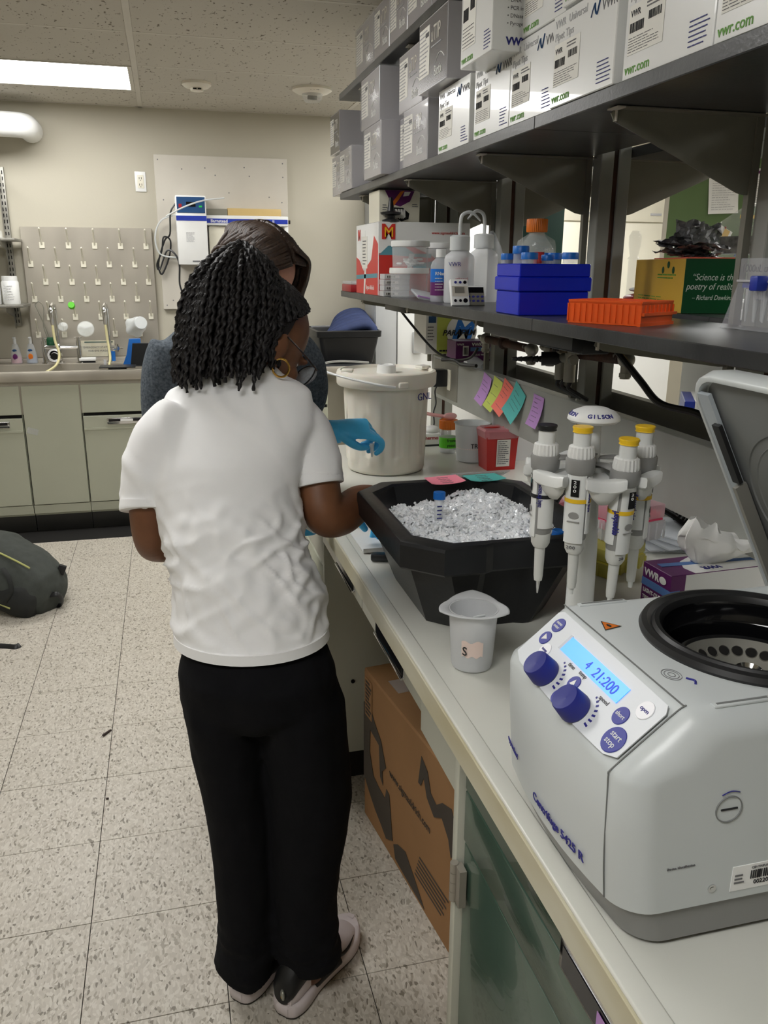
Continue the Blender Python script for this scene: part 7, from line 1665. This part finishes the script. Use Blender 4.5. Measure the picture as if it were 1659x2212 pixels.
# hair: two-strand twists falling from the crown
def twist(g, P, a=.0066, b_=.0038, pitch=.017, seg=8, ph=0.0, taper=.5):
    n = len(P); L = 0; base = len(g.v); prev = None; N = V((1, 0, 0))
    for i in range(n):
        t = ((P[min(i + 1, n - 1)] - P[max(i - 1, 0)])).normalized(); L += (P[i] - P[i - 1]).length if i else 0
        N = N - t * N.dot(t); N = N.normalized() if N.length > 1e-5 else t.orthogonal(); Bn = t.cross(N)
        k = 1 if i < n * .8 else 1 - taper * (i - n * .8) / (n * .2); an = 2 * PI * L / pitch / 2 + ph
        for q in range(seg):
            th = 2 * PI * q / seg; x = a * math.cos(th) * k; y = b_ * math.sin(th) * k
            g.v.append(P[i] + N * (x * math.cos(an) - y * math.sin(an)) + Bn * (x * math.sin(an) + y * math.cos(an)))
    for i in range(n - 1):
        for q in range(seg):
            q2 = (q + 1) % seg; g.f.append((base + i * seg + q, base + i * seg + q2, base + (i + 1) * seg + q2, base + (i + 1) * seg + q))
r4 = random.Random(5); g = G()
for layer, cnt, sc_ in ((0, 76, 1.0), (1, 52, .86), (2, 30, .62)):
    for k in range(cnt):
        ph = 2 * PI * (k + r4.uniform(-.3, .3)) / cnt
        cf = math.cos(ph - math.atan2(f1.y, f1.x))
        if cf > .62: continue
        ln_ = 1 - .10 * r4.random() - (.04 if cf > .1 else 0); zt_ = 1.562 - .03 * r4.random(); P = []; n = 62; wob = r4.uniform(0, 9)
        for i in range(n):
            t_ = i / (n - 1) * ln_; z = zt_ - .245 * t_ * (1.0 + .04 * math.cos(ph + PI))
            cx_ = .418 - .040 * t_ ** .8; cy_ = -1.590 - .035 * t_; r = (.006 + .096 * (1 - math.exp(-6.5 * t_))) * sc_
            w1_ = .005 * noise.noise(V((t_ * 7, wob, layer))) * (1 + t_); w2_ = .005 * noise.noise(V((t_ * 7, wob, 5 + layer))) * (1 + t_)
            x = cx_ + r * math.cos(ph) * 1.02 + w1_; y = cy_ + r * math.sin(ph) * .92 + w2_
            P.append(V((x, y, max(z, 1.262))))
        twist(g, P, ph=r4.uniform(0, 6), a=r4.uniform(.0058, .0072))
# twists combed back from the hairline over the head
s1 = f1.normalized().cross((u1 - f1.normalized() * u1.dot(f1.normalized())).normalized())
for k in range(40):
    a = math.radians(-118 + 236 * k / 39); P = []
    for i in range(30):
        t_ = i / 29; ad = abs(math.degrees(a)); h0 = V((math.sin(a), math.cos(a), 1.5 if ad < 40 else (1.5 - (ad - 40) * .024 if ad < 90 else .30 - (ad - 90) * .026))).normalized(); h1 = V((0, -.55, .85))
        d_ = (h0 * (1 - t_) + h1 * t_).normalized(); loc = (d_.x * .079, d_.y * .088 - .002, d_.z * .087)
        P.append(q1(*loc).lerp(V((.430, -1.588, 1.545)), t_ ** 4))
    twist(g, P, a=.0078, b_=.0052, ph=k)
B('hair', g, 'hair_black', p1, smooth=180)
g = G(); n = 22; vs = []; fs = []
for j in range(n + 1):
    el = math.radians(-48 + 136 * j / n)
    for i in range(41):
        az = math.radians(92 + (176) * i / 40) if j < n * .66 else math.radians(10 + 340 * i / 40)
        if j >= n * .66: az = math.radians(92 - 92 * min(1, (j - n * .66) / 3) + (176 + 184 * min(1, (j - n * .66) / 3)) * i / 40)
        vs.append(q1(math.sin(az) * math.cos(el) * .0765, math.cos(az) * math.cos(el) * .091, math.sin(el) * .0865))
fs = [(j * 41 + i, j * 41 + i + 1, (j + 1) * 41 + i + 1, (j + 1) * 41 + i) for j in range(n) for i in range(40)]
B('hair_base', G().add(vs, fs), 'hair_black', p1, smooth=180)
# earring and glasses
e0 = q1(.082, .012, -.072)
B('earring', G().tube([e0 + V((.016 * math.sin(a * PI / 9), .004 * math.cos(a * PI / 9), .017 * math.cos(a * PI / 9) - .006)) for a in range(18)], .0022, 10, 2, closed=True), 'gold', p1, label='gold hoop earring')
gl = B('glasses', G().tube([q1(.080, -.004, -.020), q1(.078, .05, -.022), q1(.068, .104, -.024)], .0016, 8), 'tortoise', p1, label='brown tortoiseshell glasses')
B('temple', G().tube([q1(-.080, -.004, -.020), q1(-.078, .05, -.022), q1(-.068, .104, -.024)], .0016, 8), 'tortoise', gl)
for i in (-1, 1):
    c_ = q1(i * .036, .112, -.036)
    B('lens_rim', G().tube([q1(i * .036 + .031 * math.cos(a * PI / 8), .112 - .010 * abs(math.cos(a * PI / 8)) * (1 if math.cos(a * PI / 8) * i > 0 else .0), -.036 + .024 * math.sin(a * PI / 8)) for a in range(16)], .0018, 8, 3, closed=True), 'black_plastic', gl)
    B('lens', G().ell(c_, (.029, .0008, .022), R1), 'lens_glass', gl)
B('bridge', G().tube([q1(-.008, .114, -.032), q1(0, .117, -.028), q1(.008, .114, -.032)], .0016, 8), 'black_plastic', gl)
# gloved hands of person 1
g = G(); F = fr((.672, -1.600, 1.038), (.50, .62, -.62), (-.5, .5, .1)); hand(g, F, ((.3, .5, .3), (.4, .5, .3), (.4, .6, .3), (.5, .6, .4)), 1, 0, (.6, .6))
remesh('glove', g, 'glove_blue', p1, .0028, 2)
g = G(); F = fr((.335, -1.496, .930), (.9, .1, -.1), (0, -.2, 1)); hand(g, F, ((.5, .7, .4), (.6, .7, .4), (.6, .8, .4), (.7, .8, .4)), -1, 0, (.6, .6))
remesh('glove', g, 'glove_blue', p1, .0028, 2)

# ------------------------------------------------ person 2: brown hair, grey heather top, behind
p2 = thing('person', 'person with brown hair in a dark grey top and blue gloves, holding a small tube', 'person', (.43, -1.12, 0))
C2 = V((.500, -1.195, 1.520)); f2 = V((.50, -.52, -.60)); u2 = V((.1, -.25, 1))
g = G(); q2, R2 = head(g, C2, f2, u2)
limb(g, [(.455, -1.12, 1.33), (.465, -1.13, 1.39), (.485, -1.16, 1.46)], [.055, .05, .05])
U2 = V((1, 0, 0)); W2 = V((0, 1, 0))
def r2g(L): return [(V(c), U2 * a, W2 * b_) for c, a, b_ in L]
g.loft(r2g([((.445, -1.12, 1.36), .09, .05), ((.44, -1.12, 1.33), .15, .07), ((.438, -1.12, 1.26), .165, .09), ((.43, -1.12, 1.10), .14, .09), ((.43, -1.10, .95), .13, .10), ((.43, -1.08, .85), .15, .11)]), 24)
limb(g, [(.60, -1.115, 1.31), (.615, -1.08, 1.20), (.585, -1.03, 1.09), (.60, -1.05, 1.072), (.65, -1.10, 1.082), (.692, -1.118, 1.090)], [.045, .042, .038, .038, .034, .026])
limb(g, [(.27, -1.12, 1.30), (.255, -1.12, 1.18), (.262, -1.13, 1.07), (.33, -1.24, .99), (.45, -1.40, .955)], [.045, .042, .038, .034, .026])
for x in (.36, .50): limb(g, [(x, -1.09, .85), (x, -1.08, .5), (x, -1.10, .08)], [.075, .055, .04])
remesh('body', g, 'skin_fair', p2, .0055, 4)
eyes(q2, R2, p2, 1.0)
g = G()
g.loft(r2g([((.45, -1.12, 1.385), .08, .062), ((.445, -1.12, 1.370), .145, .08), ((.440, -1.12, 1.335), .190, .10), ((.438, -1.12, 1.26), .192, .110), ((.435, -1.12, 1.19), .185, .112), ((.43, -1.115, 1.08), .158, .108), ((.43, -1.10, .95), .150, .112), ((.43, -1.09, .84), .172, .126)]), 36)
g.tube([(.285, -1.12, 1.325), (.262, -1.12, 1.26), (.250, -1.12, 1.16), (.256, -1.13, 1.07), (.30, -1.20, 1.01)], [.058, .062, .056, .048, .042], 20)
g.tube([(.58, -1.12, 1.32), (.612, -1.105, 1.26), (.622, -1.07, 1.18), (.592, -1.03, 1.10)], [.05, .058, .054, .047], 20)
remesh('long_sleeve_top', g, 'heather_grey', p2, .0075, 5, lambda co, n: .004 * noise.noise(V((co.x * 18, co.y * 18, co.z * 10))))
g = G(); g.loft(r2g([((.43, -1.09, .90), .155, .115), ((.43, -1.09, .82), .175, .13), ((.43, -1.09, .74), .165, .11)]), 28)
for x in (.36, .50): g.loft(r2g([((x, -1.09, .82), .088, .11), ((x, -1.085, .5), .066, .075), ((x, -1.09, .09), .056, .062)]), 22)
remesh('trousers', g, 'dark_trouser', p2, .008, 4)
for x in (.36, .50): B('shoe', G().loft([(V((x, y, .03)), V((w_, 0, 0)), V((0, 0, h))) for y, w_, h in ((-1.03, .028, .026), (-1.06, .036, .03), (-1.15, .038, .03), (-1.22, .046, .028), (-1.28, .036, .024), (-1.30, .015, .012))], 20), 'shoe_black', p2)
g = G(); F = fr((.694, -1.120, 1.103), (.985, -.04, -.06), (.05, .86, .48))
hand(g, F, ((.35, 1.0, .8), (.6, 1.1, .7), (.8, 1.1, .7), (.95, 1.0, .6)), -1, .4, (.45, .25), r=.0094); TP = F @ V((.097, -.036, -.042))
limb(g, [(.672, -1.116, 1.088), (.70, -1.12, 1.092)], [.032, .030])
remesh('glove', g, 'glove_blue', p2, .0026, 2)
B('cuff', G().tube([V((.676, -1.117, 1.089)) + V((.004 * math.cos(a * PI / 6), .030 * math.cos(a * PI / 6), .031 * math.sin(a * PI / 6))) for a in range(12)], .0022, 6, 3, closed=True), 'glove_blue', p2, smooth=180)
g = G(); F = fr((.462, -1.412, .955), (.95, -.3, -.05), (-.1, .2, 1)); hand(g, F, ((.3, .4, .3), (.4, .5, .3), (.5, .6, .3), (.6, .6, .3)), 1, 0, (.6, .6)); remesh('glove', g, 'glove_blue', p2, .0028, 2)
t = thing('microtube', 'small clear tube pinched between the gloved fingers in front of the bucket', 'tube', (.783, -1.155, 1.09))
B('body', G().lathe([(1e-4, -.022), (.002, -.021), (.005, -.004), (.0055, .012), (1e-4, .012)], TP, 20), 'milky_poly', t); B('cap', G().lathe([(1e-4, .012), (.0065, .012), (.0065, .016), (1e-4, .016)], TP, 20), 'milky_poly', t)
tag(B('marker_tube', G().cyl((.545, -1.47, .955), (.575, -1.45, .93), .011), 'milky_poly'), 'white tube held by the half hidden glove left of the elbow', 'tube')
# long brown hair of person 2
g = G(); r5 = random.Random(9)
def lock(P, r): g.tube(P, [r, r * 1.1, r, r * .4], 6, 5, flat=.5)
s2 = q2(1, 0, 0) - C2
for k in range(260):
    sd = 1 if k % 2 else -1; a = r5.uniform(-.35, 2.9); el = r5.uniform(.0, 1.45)
    # root on the parting line, falls over the side of the head and down
    b0 = .075 - .17 * r5.random()
    P = []
    side_lim = r5.uniform(.35, 1)
    fwd = .06 - .15 * r5.random() if b0 < .04 else .05 * r5.random()
    P.append(q2(sd * .006, b0, .094 * math.sqrt(max(.05, 1 - (b0 / .105) ** 2))))
    P.append(q2(sd * .055, b0 * .95 + .0, .070 * math.sqrt(max(.1, 1 - (b0 / .115) ** 2))))
    P.append(q2(sd * .085, fwd * .8, .0 + .01 * r5.random()))
    e_ = q2(sd * .092, fwd * .7, -.055); e_ = V((e_.x + r5.uniform(-.004, .004), e_.y, e_.z)); P.append(e_)
    if P[-1].z > 1.40 and r5.random() < .95:
        l_ = r5.uniform(.03, .13); P.append(e_ + V((.0 + .012 * r5.uniform(-1, 1), .004, -l_)))
    lock(P, r5.uniform(.0045, .0075))
for k in range(60):
    b0 = r5.uniform(.0, .07); o1 = r5.uniform(.0, .02); P = [q2(-.01, b0, .092), q2(-.058, b0 + .01, .066), q2(-.088 - o1 * .3, .035 + .6 * b0, .005), q2(-.094 - o1 * .5, .05 + .5 * b0, -.055)]
    P.append(P[-1] + V((r5.uniform(-.006, .010), r5.uniform(-.004, .004), -r5.uniform(.04, .10)))); lock(P, r5.uniform(.003, .0055))
B('hair', g, 'hair_brown', p2, smooth=180)
g = G(); vs = []; n = 20
for j in range(n + 1):
    el = math.radians(-35 + 125 * j / n)
    for i in range(37):
        k_ = min(1, max(0, (j / n - .50) * 5)); az = math.radians(62 * (1 - k_) + (236 + 124 * k_) * i / 36)
        vs.append(q2(math.sin(az) * math.cos(el) * .082, math.cos(az) * math.cos(el) * .100 - .002, math.sin(el) * .096))
B('hair_base', G().add(vs, [(j * 37 + i, j * 37 + i + 1, (j + 1) * 37 + i + 1, (j + 1) * 37 + i) for j in range(n) for i in range(36)]), 'hair_brown', p2, smooth=180)

# ================================================================ FLOOR THINGS
t = thing('backpack', 'dark grey backpack with lime zips lying on the floor at the left picture edge', 'backpack', (-.58, .65, 0))
F = Matrix.Translation((-.52, .64, .01)) @ Matrix.Rotation(math.radians(-28), 4, 'Z') @ Matrix.Rotation(math.radians(20), 4, 'Y') @ Matrix.Scale(1.12, 4)
def bp_disp(co, n): return .008 * noise.noise(co * 9) + .003 * noise.noise(co * 26)
g = G()
for z, a, b_ in (): pass
g.loft([(F @ V((x, 0, z)), F.to_3x3() @ V((0, a, 0)), F.to_3x3() @ V((0, 0, b_))) for x, z, a, b_ in ((-.27, .12, .08, .06), (-.22, .13, .15, .11), (-.1, .135, .17, .13), (.05, .13, .16, .12), (.15, .115, .13, .10), (.19, .10, .09, .07), (.205, .095, .04, .04))], 32)
remesh('main_bag', g, 'pack_grey', t, .010, 3, bp_disp)
g = G().loft([(F @ V((x, -.10, z)), F.to_3x3() @ V((0, a, 0)), F.to_3x3() @ V((0, 0, b_))) for x, z, a, b_ in ((-.02, .11, .04, .06), (.02, .11, .065, .085), (.12, .10, .06, .075), (.165, .09, .04, .055), (.175, .088, .02, .03))], 24)
remesh('side_pocket', g, 'pack_dark', t, .008, 3, bp_disp)
for zo, yo in ((.215, -.09), (.05, -.165)):
    B('zip', G().tube([F @ V((x, yo + (.03 * abs(x + .05) if zo > .1 else .05 * max(0, x)), zo + .03 - .35 * (x + .05) ** 2 * (1 if zo > .1 else .0))) for x in (-.26, -.16, -.06, .04, .10)], .0045, 6), 'zip_lime', t, label='lime green zip')
B('haul_loop', G().tube([F @ V(p) for p in ((.18, -.05, .13), (.215, -.04, .15), (.232, -.02, .12), (.22, 0, .08), (.185, .0, .07))], .012, 8, flat=.3), 'black_rubber', t)
B('strap', G().tube([F @ V(p) for p in ((.02, -.14, .22), (.06, -.15, .20), (.09, -.16, .15), (.08, -.17, .10))], .012, 8, flat=.3), 'pack_dark', t)
B('buckle', G().box(F @ V((.16, .05, .205)), (.035, .022, .045), Matrix.Rotation(.4, 3, 'Y'), .004), 'black_rubber', t)
B('patch', G().box(F @ V((-.10, -.165, .15)), (.05, .006, .022), Matrix.Rotation(-.45, 3, 'Z'), .001), 'teal_print', t, label='teal label patch')
B('loose_strap', G().tube([(-.62, .20, .006), (-.52, .15, .006), (-.455, .125, .005), (-.42, .11, .006), (-.405, .125, .006)], .013, 8, flat=.22), 'black_rubber', t)
tag(B('debris_scrap', G().box((-.016, -.655, .004), (.045, .007, .006), Matrix.Rotation(1.0, 3, 'Z') @ Matrix.Rotation(.1, 3, 'Y'), .002), 'debris'), 'small dark scrap lying on the floor tiles', 'debris')
tag(B('debris_scrap', G().box((.008, -1.03, .003), (.008, .005, .004), None, .001), 'debris'), 'tiny dark crumb on the floor tiles, nearer the camera than the scrap', 'debris')
